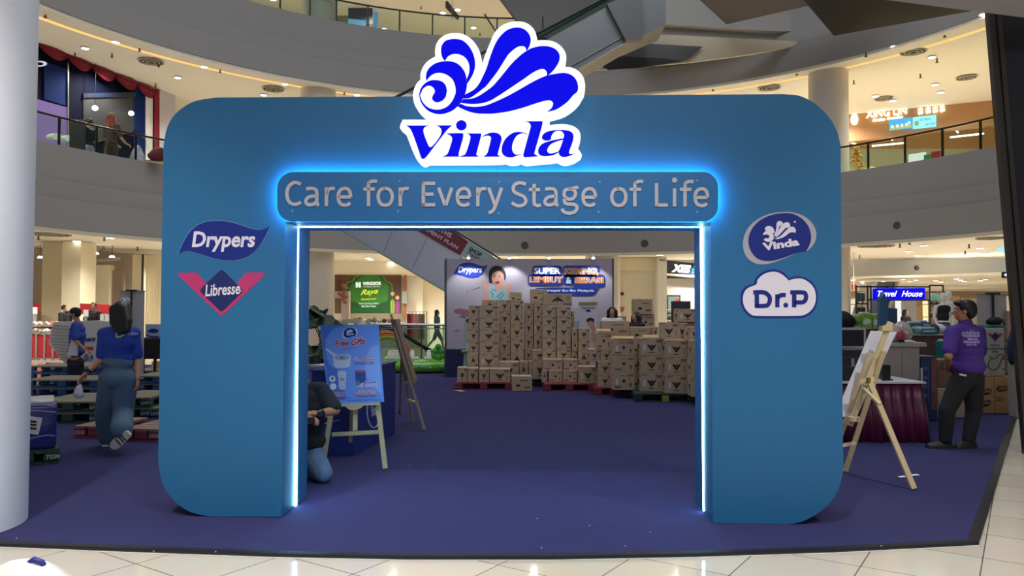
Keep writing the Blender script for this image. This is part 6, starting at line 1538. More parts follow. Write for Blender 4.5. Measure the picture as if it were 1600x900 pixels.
mb = MB(); qz = zt_ + .001; mb.bb(pxy(1318, 9.12), pxy(1334, 9.12), 9.12, 9.28, qz, qz + .025); mb.bb(pxy(1323, 9.12), pxy(1329, 9.12), 9.17, 9.2, qz, qz + .15); mb.build('stand', mat('monitor_silver', '#b4b6ba'), mo_)
cbx, a_, b_, _ = boxthing('cash_box', 'small black metal box beyond the white board on the maroon table', 'box', 1378, 1391, 570, 9.25, .25, tz + .001, mat('case_black', '#1a1c22'))
mb = MB(); q = P(1386, 591, 9.1); mb.box((q.x, 9.1, tz + .008), (.12, .05, .014), .3); tag(mb.build('stapler', mat('stapler_black', '#2b2a26', .4)), 'black and yellow stapler lying on the maroon table', 'stapler')
# pale laminate cabinet
lam = mat('laminate_pale', '#b5aca6', .5, noise=.08, nscale=4)
D_ = 9.95; kt, a_, b_, kz = boxthing('cash_cabinet', 'pale laminate cabinet with overhanging top behind the maroon table', 'cabinet', 1368, 1436, 541, D_, .75, .002, lam)
mb = MB(); mb.bb(a_ - .05, b_ + .06, D_ - .06, D_ + .8, kz, kz + .05); mb.build('top', mat('laminate_top', '#b9b3ae', .4), kt)
mb = MB(); pl_ = Plane((0, D_, 0), (0, -1, 0)); mb.prism([[(1408.5, 545), (1409.2, 545), (1409.2, 640), (1408.5, 640)]], pl_, 0, .003); mb.build('panel_joint', mat('joint_dark', '#8c847e', .6), kt)
mb = MB(); mb.prism([circ(1419, 553, .8, None, 8)], pl_, 0, .01); mb.build('screw_cap', mat('case_grey', '#8e9096'), kt)
kz += .052
# plastic bags on the cabinet
rnd = random.Random(11)
def lump(name, label, cat, px, D, z0, rx_, ry_, h_, m, seed=1, group=None):
    rnd = random.Random(seed); b_ = Vector((pxy(px, D), D + ry_, z0)); mb = MB(); ph = [rnd.uniform(0, 6) for _ in range(6)]; rings = []
    for i in range(9):
        t_ = i / 8; rr = math.sin(math.pi * (.18 + .8 * t_)) ** .7 if i < 8 else .12
        rings.append([b_ + Vector((rx_ * rr * math.cos(a_) * (1 + .10 * math.sin(3 * a_ + ph[0] + 4 * t_) + .06 * math.sin(7 * a_ + ph[1] - 5 * t_)), ry_ * rr * math.sin(a_) * (1 + .1 * math.cos(4 * a_ + ph[2])), h_ * t_ + .001 + (.04 * h_ * math.sin(5 * a_ + ph[3]) if 0 < i < 8 else 0))) for a_ in [k * math.pi / 14 for k in range(28)]])
    mb.loft(rings); return tag(mb.build(name, m, smooth=True), label, cat, group)
lump('plastic_bag', 'translucent whitish plastic bag with pink packs on the pale cabinet', 'bag', 1402, 10.0, kz, .17, .17, .24, mat('bag_pink', '#b89aa8', .3, noise=.35, nscale=12, coat=.5, bump=.6, bscale=14), 2)
lump('plastic_bag', 'translucent crumpled plastic bag at the right end of the pale cabinet', 'bag', 1418, 10.1, kz, .13, .16, .27, mat('bag_clear', '#a79c98', .25, noise=.3, nscale=16, coat=.6, bump=.7, bscale=16), 5)
lump('plastic_bag', 'red plastic bag peeping beside the pink packs on the pale cabinet', 'bag', 1409, 9.93, kz, .05, .04, .16, mat('bag_red', '#b83240', .35), 8)
bxt, *_ = boxthing('card_reader', 'flat black box on the front edge of the pale cabinet', 'box', 1404, 1413, 533, 9.9, .05, kz, mat('case_black', '#1a1c22'), ztop=kz + .035)
lump('paper_heap', 'heap of crumpled white receipts on the right front of the pale cabinet', 'papers', 1420, 9.9, kz, .09, .03, .03, mat('paper_white', '#dcdbe0'), 14)
# blue cut-out standee
bs = thing('shaped_standee', 'steel blue leaf-shaped cut-out standee rising behind the pine easel', 'standee', (pxy(1385, 10.9), 11.0, .002))
blu = mat('standee_blue', '#2f5f86', .5); pl_ = Plane((0, 10.9, 0), (0, -1, 0))
mb = MB(); mb.prism([sm([(1376, 640, 1), (1376, 480), (1377.5, 466), (1381.5, 457.5, 1), (1385.5, 466), (1387.5, 482), (1387, 510), (1387, 640, 1)], 4)], pl_, -.10, 0, back=True); mb.build('board', blu, bs)
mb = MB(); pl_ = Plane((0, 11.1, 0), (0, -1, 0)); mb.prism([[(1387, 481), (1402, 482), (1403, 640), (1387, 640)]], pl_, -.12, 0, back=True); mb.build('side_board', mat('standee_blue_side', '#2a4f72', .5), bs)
# counter of stock behind: brown board fronts
brown = mat('brown_board', '#5f4a3e', .7, noise=.15, nscale=3)
ct2, a_, b_, bz = boxthing('stock_table', 'long dark brown stock counter behind the purple-shirted man', 'counter', 1320, 1500, 524, 12.2, .9, .002, brown)
mb = MB(); mb.bb(a_ - .03, b_ + .03, 12.15, 13.15, bz, bz + .02); mb.build('top', mat('counter_grey', '#8e8c90', .4), ct2); bz += .022
green = mat('pack_green', '#7fae3c', .35, noise=.25, nscale=8, coat=.4); teal = mat('pack_teal', '#1f6f72', .35, noise=.35, nscale=9, coat=.4)
def pack(label, px0, px1, y0, D, z0, m, band, grp, ztop=None, dep=.22):
    t_, a_, b_, zt_ = boxthing('diaper_pack', label, 'pack', px0, px1, y0, D, dep, z0, m, ztop=ztop, part='wrapper')
    t_['group'] = grp; hh = zt_ - z0; w_ = b_ - a_
    mb = MB(); fl_ = flat((0, -dep / 2, 0), (1, 0, 0), (0, 0, 1)); mb.prism([sm([(-w_ * .42, hh * .55), (-w_ * .2, hh * .75), (w_ * .2, hh * .72), (w_ * .42, hh * .62), (w_ * .2, hh * .5), (-w_ * .2, hh * .45)])], fl_, 0, .003)
    mb.build('logo_band', band, t_, world=False)
    mb = MB(); mb.rbox((0, 0, hh + .012), (w_ * .8, dep * .6, .03), .01); mb.build('gathered_top', mat('pack_white', '#c9c6cb'), t_, world=False)
    return t_
gg = 'green packs in a row on the stock counter'; pwht = mat('pack_band', '#cfd8d2', .5); pdk = mat('pack_band_dark', '#2e6a5a', .5)
pack('lime green pack nearest the cream pillar on the stock counter', 1331, 1346, 494, 12.4, bz, green, pdk, gg)
pack('lime green pack, second along and tallest, on the stock counter', 1347, 1362.5, 490, 12.4, bz, green, pwht, gg)
pack('lime green pack just left of the blue cut-out standee', 1363.5, 1376, 492, 12.4, bz, green, pwht, gg)
gt = 'teal packs on the stock counter right of the plastic bags'
pack('teal pack behind, left of the front teal pack', 1422, 1443, 505, 12.55, bz, teal, pwht, gt)
pack('teal pack in front at the right of the plastic bags', 1439, 1465, 514, 12.2, bz, teal, pwht, gt)
pack('blue-topped teal pack at the rear of the counter', 1436, 1453, 503, 12.9, bz, mat('pack_aqua', '#2c6f9a', .4, noise=.3, nscale=9), pwht, gt)
pack('teal pack low beside the arm of the man in purple', 1473, 1487, 533, 11.5, .80, teal, pwht, gt, ztop=1.06)
cz_, *_r = boxthing('carton_support', 'brown carton under the low teal pack beside the man in purple', 'carton', 1469, 1492, 556, 11.45, .35, .002, mat('card_dark', '#7c5f49', .75, noise=.1, nscale=4), ztop=.798)
# folded clothes heap
for i, (x, y, c_, l_) in enumerate(((1462, 506, '#2c3038', 'black folded clothes'), (1474, 507, '#c9c9cf', 'white folded clothes'), (1452, 501, '#5a6a7a', 'grey-blue folded clothes'), (1483, 511, '#39404a', 'charcoal folded clothes'))):
    lump('clothes_heap', l_ + ' heaped on the stock counter left of the man in purple', 'clothes', x, 12.55, bz, .13, .12, .16, mat('cloth_col%d' % i, c_, .8, bump=.5, bscale=15), 20 + i)
# tall blue carton, open brown cartons
D_ = 10.6; bx2, a_, b_, z_ = boxthing('printed_box', 'tall dark blue printed box beside the pale cabinet', 'box', 1438, 1463, 556.5, D_, .35, .002, mat('box_deepblue', '#27335c', .5, noise=.2, nscale=6))
pl_ = Plane((0, D_, 0), (0, -1, 0)); mb = MB(); mb.ribbon([(1441, 568), (1450.5, 568), (1450.5, 630), (1441, 630), (1441, 568)], .7, pl_, 0, .003, smooth=False)
for y in (576, 590, 604, 618): mb.prism([circ(1446, y, 2.6, 3.4, 10)], pl_, 0, .003)
mb.build('pattern', mat('pattern_blue', '#4a68a8', .5), bx2, fix=False)
mb = MB(); mb.prism([[(1455, 560), (1463, 559), (1463, 640), (1455, 640)]], pl_, 0, .003); mb.build('photo_strip', mat('photo_strip', '#7c4a48', .5, noise=.9, nscale=7), bx2)
boxthing('white_folder', 'thin white folder leaning at the foot of the tall blue box', 'folder', 1438.5, 1441, 575, D_ - .05, .03, .003, mat('paper_white', '#dcdbe0'))
cA, a_, b_, z_ = boxthing('carton_open', 'brown carton with dark oval print beside the tall blue box, upper', 'carton', 1464, 1500, 562, 10.95, .45, .42, mat('card_dark', '#7c5f49'))
mb = MB(); pl_ = Plane((0, 10.95, 0), (0, -1, 0)); mb.ribbon(circ(1477, 572, 6, 5, 16) + [(1483, 572)], 1.0, pl_, 0, .004); mb.build('print', ink, cA, fix=False)
boxthing('carton_open', 'brown carton beside the tall blue box, lower', 'carton', 1464, 1508, 592, 10.9, .5, .002, card, ztop=.418)
# bottled-drink style cartons at the right
kraft = mat('kraft_carton', '#b98d5c', .75, noise=.08, nscale=3)
def labelled(label, px0, px1, y0, y1, D, z0, blobs, txt):
    t_, a_, b_, z_ = boxthing('carton', label, 'carton', px0, px1, y0, D, .45, z0, kraft, ztop=CAMH + (487 - y0) * D / F)
    pl_ = Plane((0, D, 0), (0, -1, 0)); mb = MB()
    for cx, cy, rx_, ry_ in blobs: mb.prism([sm([(cx - rx_, cy), (cx - rx_ * .5, cy - ry_), (cx, cy - ry_ * .7), (cx + rx_ * .6, cy - ry_), (cx + rx_, cy - ry_ * .2), (cx + rx_ * .6, cy + ry_ * .8), (cx, cy + ry_), (cx - rx_ * .7, cy + ry_)])], pl_, 0, .004)
    o_ = mb.build('emblem', ink, t_)
    mb = MB()
    for cx, cy, rx_, ry_ in blobs: mb.text(txt, pl_, (cx - rx_ * .7, cy + ry_ * .45), (cx + rx_ * .75, cy + ry_ * .3), (cx - rx_ * .65, cy - ry_ * .45), .006, bold=.05)
    mb.build('lettering', kraft, o_, fix=False)
    mb = MB()
    for y in (y0 + 33, y0 + 37): mb.prism([[(px0 + (px1 - px0) * .1, y), (px0 + (px1 - px0) * .4, y), (px0 + (px1 - px0) * .4, y + .8), (px0 + (px1 - px0) * .1, y + .8)]], pl_, 0, .004)
    mb.build('small_print', ink, t_, fix=False)
    return t_
DK = 11.35
labelled('kraft carton with two dark blob logos behind the legs of the man in purple', 1522, 1552.2, 588, 637, DK, .002, [(1540, 612, 9.5, 5), (1539, 630, 9.5, 5)], 'OCHIN')
labelled('kraft carton with one dark blob logo at the right end of the row', 1552.8, 1588.5, 588, 638, DK, .002, [(1566, 607, 9, 4.4)], 'OCHIN')
zt2 = CAMH + (487 - 588) * DK / F
# sanitary pack standee bag
sk = thing('printed_sack', 'tall clear-wrapped pale sack with red chevron logo standing on the kraft cartons', 'sack', (pxy(1555, DK), DK + .2, zt2 + .001))
mb = MB(); a_, b_ = pxy(1537, DK), pxy(1571, DK); zs = CAMH + (487 - 512) * DK / F
mb.rbox(((a_ + b_) / 2, DK + .18, (zt2 + zs) / 2 + .001), (b_ - a_, .3, zs - zt2 - .002), .02); mb.build('body', mat('sack_pale', '#a7a79f', .35, noise=.1, nscale=6, coat=.4, bump=.3, bscale=10), sk, smooth=50)
pl_ = Plane((0, DK + .03, 0), (0, -1, 0))
mb = MB(); mb.prism([[(1543, 521), (1549, 521), (1555, 528), (1561, 521), (1567, 521), (1555, 534)]], pl_, 0, .006); mb.build('chevron_logo', mat('sack_red', '#a8383e', .5), sk)
mb = MB(); mb.prism([[(1555, 519), (1561, 525.5), (1555, 531), (1549, 525.5)]], pl_, .006, .01); mb.build('diamond', mat('logo_deep', '#1a2560'), sk)
mb = MB()
for s_, x0_, x1_, y_ in (('UNTUK', 1547, 1562, 541), ('PELOBANGAN', 1541, 1568, 546.5), ('BARU', 1550, 1560, 551)): mb.text(s_, pl_, (x0_, y_), (x1_, y_), (x0_, y_ - 3.2), .006, bold=.01)
mb.ribbon([(1545, 575), (1552, 578), (1560, 574), (1565, 562), (1568, 556), (1562, 554), (1555, 560), (1547, 562), (1544, 570), (1545, 575)], 1.1, pl_, 0, .006)
mb.build('print', mat('sack_print', '#3a4440', .6), sk, fix=False)
mb = MB()
for x, y in ((1548, 558), (1543, 573), (1569, 560), (1568, 577)): mb.prism([circ(x, y, 2.4, 1.6, 8)], pl_, 0, .005)
mb.build('leaf_print', mat('sack_leaf', '#4f7f68', .6), sk)
boxthing('teal_box', 'flat teal box lying on top of the tall pale sack', 'box', 1545, 1570, 507.5, DK + .05, .25, zs + .002, mat('teal_flat', '#2f6f68', .5), ztop=zs + .045)
lump('black_bag', 'black bag slumped on the teal box at the right', 'bag', 1559, DK + .08, zs + .047, .12, .09, .12, blackcloth, 31)
# wooden slat display leaning
rk = thing('slat_rack', 'pinkish wooden slatted display rack standing right of the pale sack', 'rack', (pxy(1580, 11.95), 12.0, .002))
for i, (x, yt) in enumerate(((1573.5, 485), (1581, 486), (1588.5, 487.5))):
    mb = MB(); mb.bb(pxy(x, 11.95), pxy(x + 5.6, 11.95), 11.95, 12.0, .003, CAMH + (487 - yt) * 11.95 / F); mb.build('slat', mat('rack_wood', '#b08d7c', .6, noise=.1, nscale=8), rk)
mb = MB(); [mb.bb(pxy(1573, 11.95), pxy(1595, 11.95), 12.0, 12.04, z, z + .04) for z in (.3, .9, 1.3)]; mb.build('crosspiece', black, rk)
for y in (533, 563, 585):
    mb = MB(); q = P(1577, y, 11.9); mb.bb(q.x - .03, q.x + .10, 11.86, 11.95, q.z, q.z + .015); mb.build('peg', black, rk)
lump('backpack', 'black backpack sitting on boxes beside the arch above the monitor', 'bag', 1323, 11.3, 1.25, .17, .12, .26, blackcloth, 41)
boxthing('stock_box', 'dark red-brown box under the black backpack', 'box', 1305, 1376, 512, 11.2, .35, .002, mat('box_maroonbrown', '#5a3438', .7), ztop=1.249)
# navy bag hanging and white item at the far right edge
lump('navy_bag', 'navy bag hanging low at the right beside the slat rack', 'bag', 1592, 11.0, .75, .10, .1, .55, mat('bag_navy', '#1c2c48', .7), 43)
boxthing('bag_stand', 'narrow grey stand under the navy bag at the right edge', 'stand', 1587, 1600, 560, 11.0, .2, -.018, mat('frame_grey', '#9a9794'), ztop=.749)
# ================================================================ LEVEL 1 SHOPS
lit = lambda k, c, e: mat(k, c, emit=e)
# windsor-style green festival banner
WP = Plane((0, 36.85, 0), (0, -1, 0)); c_ = WP(586, 490)
gb = thing('festival_banner', 'green festive shop banner with yellow script and mosque arch shape on the far wall', 'banner', tuple(c_))
mb = MB(); mb.prism([[(523, 429.5), (627, 429.5), (627, 489.5), (523, 489.5)]], WP, -.04, 0, back=True); mb.build('panel', mat('banner_dark', '#4a3a24', .5, noise=.9, nscale=1.4), gb)
mb = MB(); mb.prism([sm([(542, 489, 1), (541, 450), (545, 442), (552, 440), (555, 433), (562, 429.6, 1), (597, 429.6, 1), (600, 436), (606, 441), (611, 447), (612, 489, 1)], 4)], WP, 0, .01); ar = mb.build('arch_shape', mat('banner_green', '#125026', .4), gb)
mb = MB(); mb.prism([sm([(548, 470, 1), (546, 450), (552, 443), (560, 437), (570, 431), (590, 431), (597, 438), (604, 443), (607, 450), (606, 470, 1), (577, 478)], 4)], WP, .01, .02); mb.build('glow_shape', mat('banner_lime', '#2f7524', .4), ar)
mb = MB(); mb.ribbon([(541, 488), (540, 450), (544, 441), (551, 439), (555, 433), (562, 430)], 1.0, WP, .01, .03); mb.ribbon([(613, 488), (613, 449), (608, 442), (602, 438), (598, 430)], 1.0, WP, .01, .03); mb.build('arch_outline', lit('banner_yellow', '#a8b83a', .5), ar, fix=False)
mb = MB(); mb.text('WINDSOR', WP, (567, 446), (596, 445.5), (567, 440.5), .03, bold=.06); mb.text('The Fashion Specialist', WP, (568, 450), (594, 449.5), (568, 447), .03); mb.text('H', WP, (556, 449.5), (564, 449.5), (556, 441), .03, bold=.12)
mb.text('Selamat Hari Raya Aidilfitri', WP, (561, 476), (592, 476), (561, 473), .03, bold=.02); mb.text('Maaf Zahir & Batin', WP, (565, 480), (588, 480), (565, 477), .03, bold=.02); mb.build('lettering', lit('letter_white_lit', '#f4fff0', .9), ar, fix=False)
mb = MB(); mb.text('Raya', WP, (563, 464), (590, 461), (565, 453), .035, bold=.02, shear=.3); mb.text('Bersama kami', WP, (565, 469), (588, 468), (565, 466), .03, bold=.02); mb.build('lettering_yellow', lit('letter_yellow', '#f0f04a', .9), ar, fix=False)
for i, (x, y, c1, c2) in enumerate(((613.5, 478, '#8fae4a', '#e0a890'), (621, 480, '#8a3f86', '#e0b090'))):
    mb = MB(); mb.prism([sm([(x - 3, 489, 1), (x - 3.2, y - 6), (x, y - 10), (x + 3.2, y - 6), (x + 3, 489, 1)])], WP, .01, .03); d_ = mb.build('printed_figure', mat('fig_%d' % i, c1, .6), gb)
    mb = MB(); mb.prism([circ(x, y - 19 + 4 * i, 3, 3.2, 12)], WP, .01, .035); mb.build('printed_face', mat('figf_%d' % i, c2, .6), d_)
mb = MB()
for x0_, y0_, x1_ in ((524, 437, 545), (608, 437, 626), (526, 445, 540)): mb.ribbon([(x0_, y0_), ((x0_ + x1_) / 2, y0_ - 2), (x1_, y0_)], 1.6, WP, 0, .02)
for x in (528, 536, 612, 620): mb.ribbon([(x, 437), (x, 455)], 1.0, WP, 0, .02, smooth=False)
mb.build('pagoda_print', mat('print_darkred', '#7a2c20', .6), gb, fix=False)
wbx, *_ = boxthing('wall_cabinet', 'grey electrical cabinet on the far wall right of the green banner', 'cabinet', 628, 637, 455, 36.6, .25, CAMH + (485 - 475) * 36.6 / F, mat('cabinet_grey', '#8d9290', .5))
# orange strip and white panels
boxthing('post_strip', 'narrow rust-red vertical strip right of the green banner', 'post', 631.5, 634.5, 430, 36.8, .1, FL + .001, mat('rust_strip', '#a85a3c', .6), ztop=CAMH + (485 - 430) * 36.8 / F)
# shop tables and racks below the banner
bl_ = thing('floral_arch', 'pale pink floral display arch left of the green banner', 'frame', (pxy(532, 31), 31, FL + .001)); pl_ = Plane((0, 31.0, 0), (0, -1, 0)); mb = MB()
mb.prism([[(500, 456), (545, 455), (545, 543), (533, 543), (533, 466), (500, 466)]], pl_, -.3, 0, back=True); mb.build('frame', mat('frame_pink', '#dcc0b4', .6, noise=.15, nscale=2), bl_)
mb = MB(); [mb.ell(pl_(x, y, .03), (.09, .04, .07)) for x, y in ((531, 459), (535, 462), (538, 457), (540, 464), (536, 468), (539, 472), (541, 450), (537, 446))]; mb.build('blossom', mat('blossom_rust', '#b8705c', .7), bl_, smooth=True)
boxthing('shop_table', 'long low table with goods in front of the green banner', 'table', 520, 668, 500, 31.5, 1.0, FL + .001, mat('table_pale', '#cfc8b4', .5), ztop=.98)
gcol = ['#3a3433', '#c8b89a', '#6c5c50', '#8c8a86', '#b4a48a']
for i in range(18):
    px = 524 + i * 7.6
    if 628 < px < 660: continue
    lump('goods_pile', 'small pile of folded goods, %s from the left on the low shop table' % NTH[i], 'goods', px, 31.6, .982, .10, .1, .12 + .05 * (i % 3), mat('goods_%d' % (i % 5), gcol[i % 5], .8), 60 + i, 'goods along the low shop table')
for i, (x, c_, l_) in enumerate(((639, '#b8344c', 'crimson'), (644, '#d9848e', 'pink'), (650, '#e3a9a4', 'pale pink'), (656, '#b8a088', 'beige'), (661, '#a89478', 'sand'))):
    mb = MB(); x0_, x1_ = pxy(x - 2.8, 30.2), pxy(x + 2.8, 30.2); zt_ = CAMH + (485 - 491) * 30.2 / F; n = 8; r1 = []; r2 = []
    for k in range(n + 1):
        xx = x0_ + (x1_ - x0_) * k / n; yy = 30.2 + .03 * math.sin(k * 2.2); r1.append((xx, yy))
    loop = r1 + [(a, b + .08) for a, b in reversed(r1)]
    mb.prism([loop], lambda x_, y_, w: Vector((x_, y_, w)), .35, zt_, back=True); t_ = thing('hanging_garment', '%s garment hanging on the far rail left of the walking woman in teal' % l_, 'garment', ((x0_ + x1_) / 2, 30.2, .35)); mb.build('garment', mat('garment_%d' % i, c_, .8), t_)
    mb = MB(); mb.tube([((x0_ + x1_) / 2, 30.24, zt_ - .01), ((x0_ + x1_) / 2, 30.24, zt_ + .05), ((x0_ + x1_) / 2 + .02, 30.24, zt_ + .08)], .008, 5); mb.build('hanger', black, t_)
rl = thing('garment_rail', 'metal clothes rail carrying the pink garments at the back', 'rail', (pxy(650, 30.24), 30.24, FL + .001)); zr = CAMH + (485 - 491) * 30.2 / F + .09
mb = MB(); mb.tube([(pxy(633, 30.24), 30.24, FL + .002), (pxy(633, 30.24), 30.24, zr), (pxy(667, 30.24), 30.24, zr), (pxy(667, 30.24), 30.24, FL + .002)], .018, 8); mb.build('frame', mat('chrome', '#b8babc', .25, metal=.9), rl)
# glass rail at the escalator void with handrail going down
gr = thing('glass_railing', 'glass railing with steel handrail behind the inflatable pool', 'railing', (pxy(650, 20.2), 20.2, FL + .001))
z_r = CAMH + (485 - 508) * 20.2 / F
mb = MB(); mb.tube([(pxy(588, 20.2), 20.2, z_r), (pxy(697, 20.2), 20.2, z_r)], .035, 10); mb.tube([(pxy(588, 20.2), 20.2, z_r - .10), (pxy(697, 20.2), 20.2, z_r - .10)], .015, 8); mb.build('handrail', mat('chrome', '#b8babc'), gr)
for i, x in enumerate((594, 628, 659, 693)):
    mb = MB(); mb.bb(pxy(x, 20.2) - .012, pxy(x, 20.2) + .012, 20.18, 20.22, FL + .002, z_r); mb.build('post', black, gr)
mb = MB(); mb.bb(pxy(590, 20.2), pxy(697, 20.2), 20.21, 20.216, .05, z_r - .05); mb.build('glass_pane', glass('rail_glass', '#cfe3da', .3), gr)
mb = MB(); mb.tube([P(590, 512, 20.6), P(608, 513, 20.6), P(628, 521, 20.6), P(650, 535, 20.6), P(668, 546, 20.6), P(704, 574, 20.6)], .05, 8); eh = mb.build('escalator_handrail', black); tag(eh, 'black curved handrail of the down escalator behind the glass railing', 'handrail')
# wide escalator seen through the arch
ED = 24.2
EP = Plane((0, ED, 0), (0, -1, 0)); c_ = P(700, 560, ED)
es = thing('escalator', 'steel-clad escalator descending rightwards behind the printed backdrop', 'escalator', (c_.x, ED, .0))
truss = mat('truss_steel', '#a9adbd', .32, metal=.35, noise=.12, nscale=.8, bump=.5, bscale=1.0)
mb = MB(); mb.prism([[(360, 256), (480, 258), (652, 360), (719, 400), (800, 447), (900, 506), (900, 575), (860, 563), (760, 492), (697, 455), (535, 360), (470, 322), (360, 322)]], EP, -1.6, 0, back=True); mb.build('truss', truss, es)
mb = MB()
for a_, b_ in (((613, 362), (600, 392)), ((667, 372), (645, 418)), ((722, 398), (700, 452))): mb.ribbon([a_, b_], .6, EP, 0, .01, smooth=False)
mb.build('cladding_joint', mat('joint_grey', '#55585f', .5), es, fix=False)
mb = MB(); mb.ribbon([(535, 361), (697, 456), (760, 493)], 2.2, EP, .0, .04, smooth=False); mb.build('bottom_trim', mat('trim_green', '#7d9a84', .35), es)
mb = MB(); mb.prism([[(560, 305), (652, 360), (719, 399.5), (732, 377.5), (706, 360), (590, 289)]], EP, .01, .03); sg = mb.build('advert_strip', mat('advert_maroon', '#6a2032', .5), es)
mb = MB(); mb.prism([[(719.5, 399.7), (732.5, 377.7), (810, 425.5), (800, 447)]], EP, .01, .03); sg2 = mb.build('advert_strip', mat('advert_teal', '#8fa6a6', .5), es)
def dtext(mb, s, x0_, y0_, x1_, y1_, hh, w=.035, bold=.03):
    mb.text(s, EP, (x0_, y0_), (x1_, y1_), (x0_ + hh * .42, y0_ - hh * .9), w, bold=bold)
mb = MB(); dtext(mb, 'MONTHS', 666, 350, 704, 372.5, 8); dtext(mb, 'INSTALMENT PLAN', 640, 346, 714, 390, 6); mb.build('lettering', mat('letter_pinkish', '#c9a9ae', .5), sg, fix=False)
mb = MB(); dtext(mb, 'SHOP', 732, 391.5, 751, 402.5, 7, bold=.04); mb.build('lettering', ink, sg2, fix=False)
mb = MB(); dtext(mb, 'CONVENIENTLY', 729, 397, 772, 422, 5); mb.build('lettering_red', mat('advert_maroon', '#6a2032'), sg2, fix=False)
mb = MB(); mb.ribbon([(480, 219), (705, 357.5), (778, 402.5), (900, 477)], 2.4, EP, -.06, .06, smooth=False); mb.build('handrail', black, es)
mb = MB(); mb.prism([[(480, 220), (705, 358), (778, 403), (900, 478), (900, 505), (800, 446), (719, 399), (652, 359), (480, 257)]], EP, -.01, .0); mb.build('glass_balustrade', glass('rail_glass'), es)
# right of the backdrop: shop with dark lettering board
XP = Plane((0, 34.9, 0), (0, -1, 0)); c_ = XP(1065, 432)
xs = thing('shop_sign', 'dark shop fascia with white glowing block letters near the right leg of the arch', 'sign', tuple(c_))
mb = MB(); mb.prism([[(1042, 406.5), (1100, 413), (1100, 431), (1042, 427)]], XP, -.3, 0, back=True); mb.build('board', mat('sign_ink', '#2b3644', .4), xs)
mb = MB(); mb.prism([[(1042, 427), (1100, 431), (1100, 435), (1042, 430)]], XP, -.3, .02, back=True); mb.build('bottom_rail', shopwhite, xs)
mb = MB(); mb.text('XES', XP, (1049, 425), (1078, 427), (1051, 412.5), .03, bold=.06, depth=.03, shear=.15); mb.build('lettering', lit('sign_white', '#ffffff', 2.2), xs, fix=False)
mb = MB(); mb.text('shoes', XP, (1080.5, 428), (1100, 430), (1080.5, 415), .03, bold=.02, depth=.02); mb.build('lettering_cyan', lit('sign_cyan', '#6ecbf0', 1.6), xs, fix=False)
mb = MB(); mb.prism([[(1030.5, 405), (1040, 406.5), (1040, 408), (1030.5, 406.5)]], Plane((0, 32.98, 0), (0, -1, 0)), 0, .02, back=True); tag(mb.build('lot_number', mat('case_slot', '#3d4048')), 'tiny dark unit number on the cream pillar left of the glowing letters', 'number')
pf_ = signp('framed_poster', 'dark framed poster with pink square inside the grey shop front', [(1042, 461), (1063.5, 461), (1063.5, 498), (1042, 498)], 35.0, mat('poster_dark', '#2c3330', .5), zfoot=FL)
pl_ = Plane((0, 35.0, 0), (0, -1, 0)); mb = MB(); mb.prism([[(1044, 463.5), (1061, 463.5), (1061, 495), (1044, 495)]], pl_, 0, .02); mb.build('poster_sheet', lit('poster_mint', '#c4dccb', .5), pf_)
mb = MB(); mb.prism([[(1055, 467), (1061, 467), (1061, 471.5), (1055, 471.5)]], pl_, .02, .03); mb.build('pink_square', mat('bag_red', '#b83240'), pf_)
signp('charcoal_board', 'dark grey board standing above the highest right carton', [(1049, 470.5), (1079, 470.5), (1079, 505), (1049, 505)], 17.4, mat('board_charcoal', '#41444a', .5), 'board', zfoot=.003)
for i in range(5):
    q = P(1046, 486 + i * 4.6, 33.8); 
    lump('display_shoe', 'shoe on the rack inside the grey shop, %s from the top' % ('first', 'second', 'third', 'fourth', 'fifth')[i], 'shoe', 1046, 33.8, q.z, .12, .08, .07, mat('goods_%d' % (0 if i % 2 else 3), '#3a3433'), 90 + i, 'shoes on the rack in the grey shop')
rk2 = thing('shoe_rack', 'narrow metal shoe rack inside the grey shop', 'rack', (pxy(1046, 33.85), 33.85, FL + .001))
for i in range(5):
    q = P(1046, 486 + i * 4.6, 33.8); mb = MB(); mb.bb(q.x - .16, q.x + .16, 33.78, 34.05, q.z - .015, q.z - .002); mb.build('shelf', mat('frame_grey', '#9a9794'), rk2)
mb = MB(); [mb.bb(pxy(1046, 33.8) + s, pxy(1046, 33.8) + s + .02, 34.03, 34.06, FL + .002, 1.7) for s in (-.16, .14)]; mb.build('upright', mat('frame_grey', '#9a9794'), rk2)
# fire alarm and stickers on the cream wall
q = Plane((0, 33.58, 0), (0, -1, 0)); mb = MB(); mb.prism([circ(972, 459, 2.9, None, 20)], q, 0, .05); fa = mb.build('fire_bell', mat('bell_red', '#7c2a26', .4)); tag(fa, 'round dark red fire bell on the cream wall right of the backdrop', 'bell')
mb = MB(); mb.prism([circ(972, 459, 1.1, None, 12)], q, .05, .08); mb.build('hub', ink, fa)
mb = MB(); [mb.prism([[(x, y), (x + 3, y), (x + 3, y + 3.2), (x, y + 3.2)]], q, 0, .02) for x, y in ((968.5, 479.5), (972.6, 479.5), (970.5, 483.5))]; tag(mb.build('safety_sticker', mat('sticker_red', '#b8564e', .5)), 'cluster of small red safety stickers under the fire bell', 'stickers')
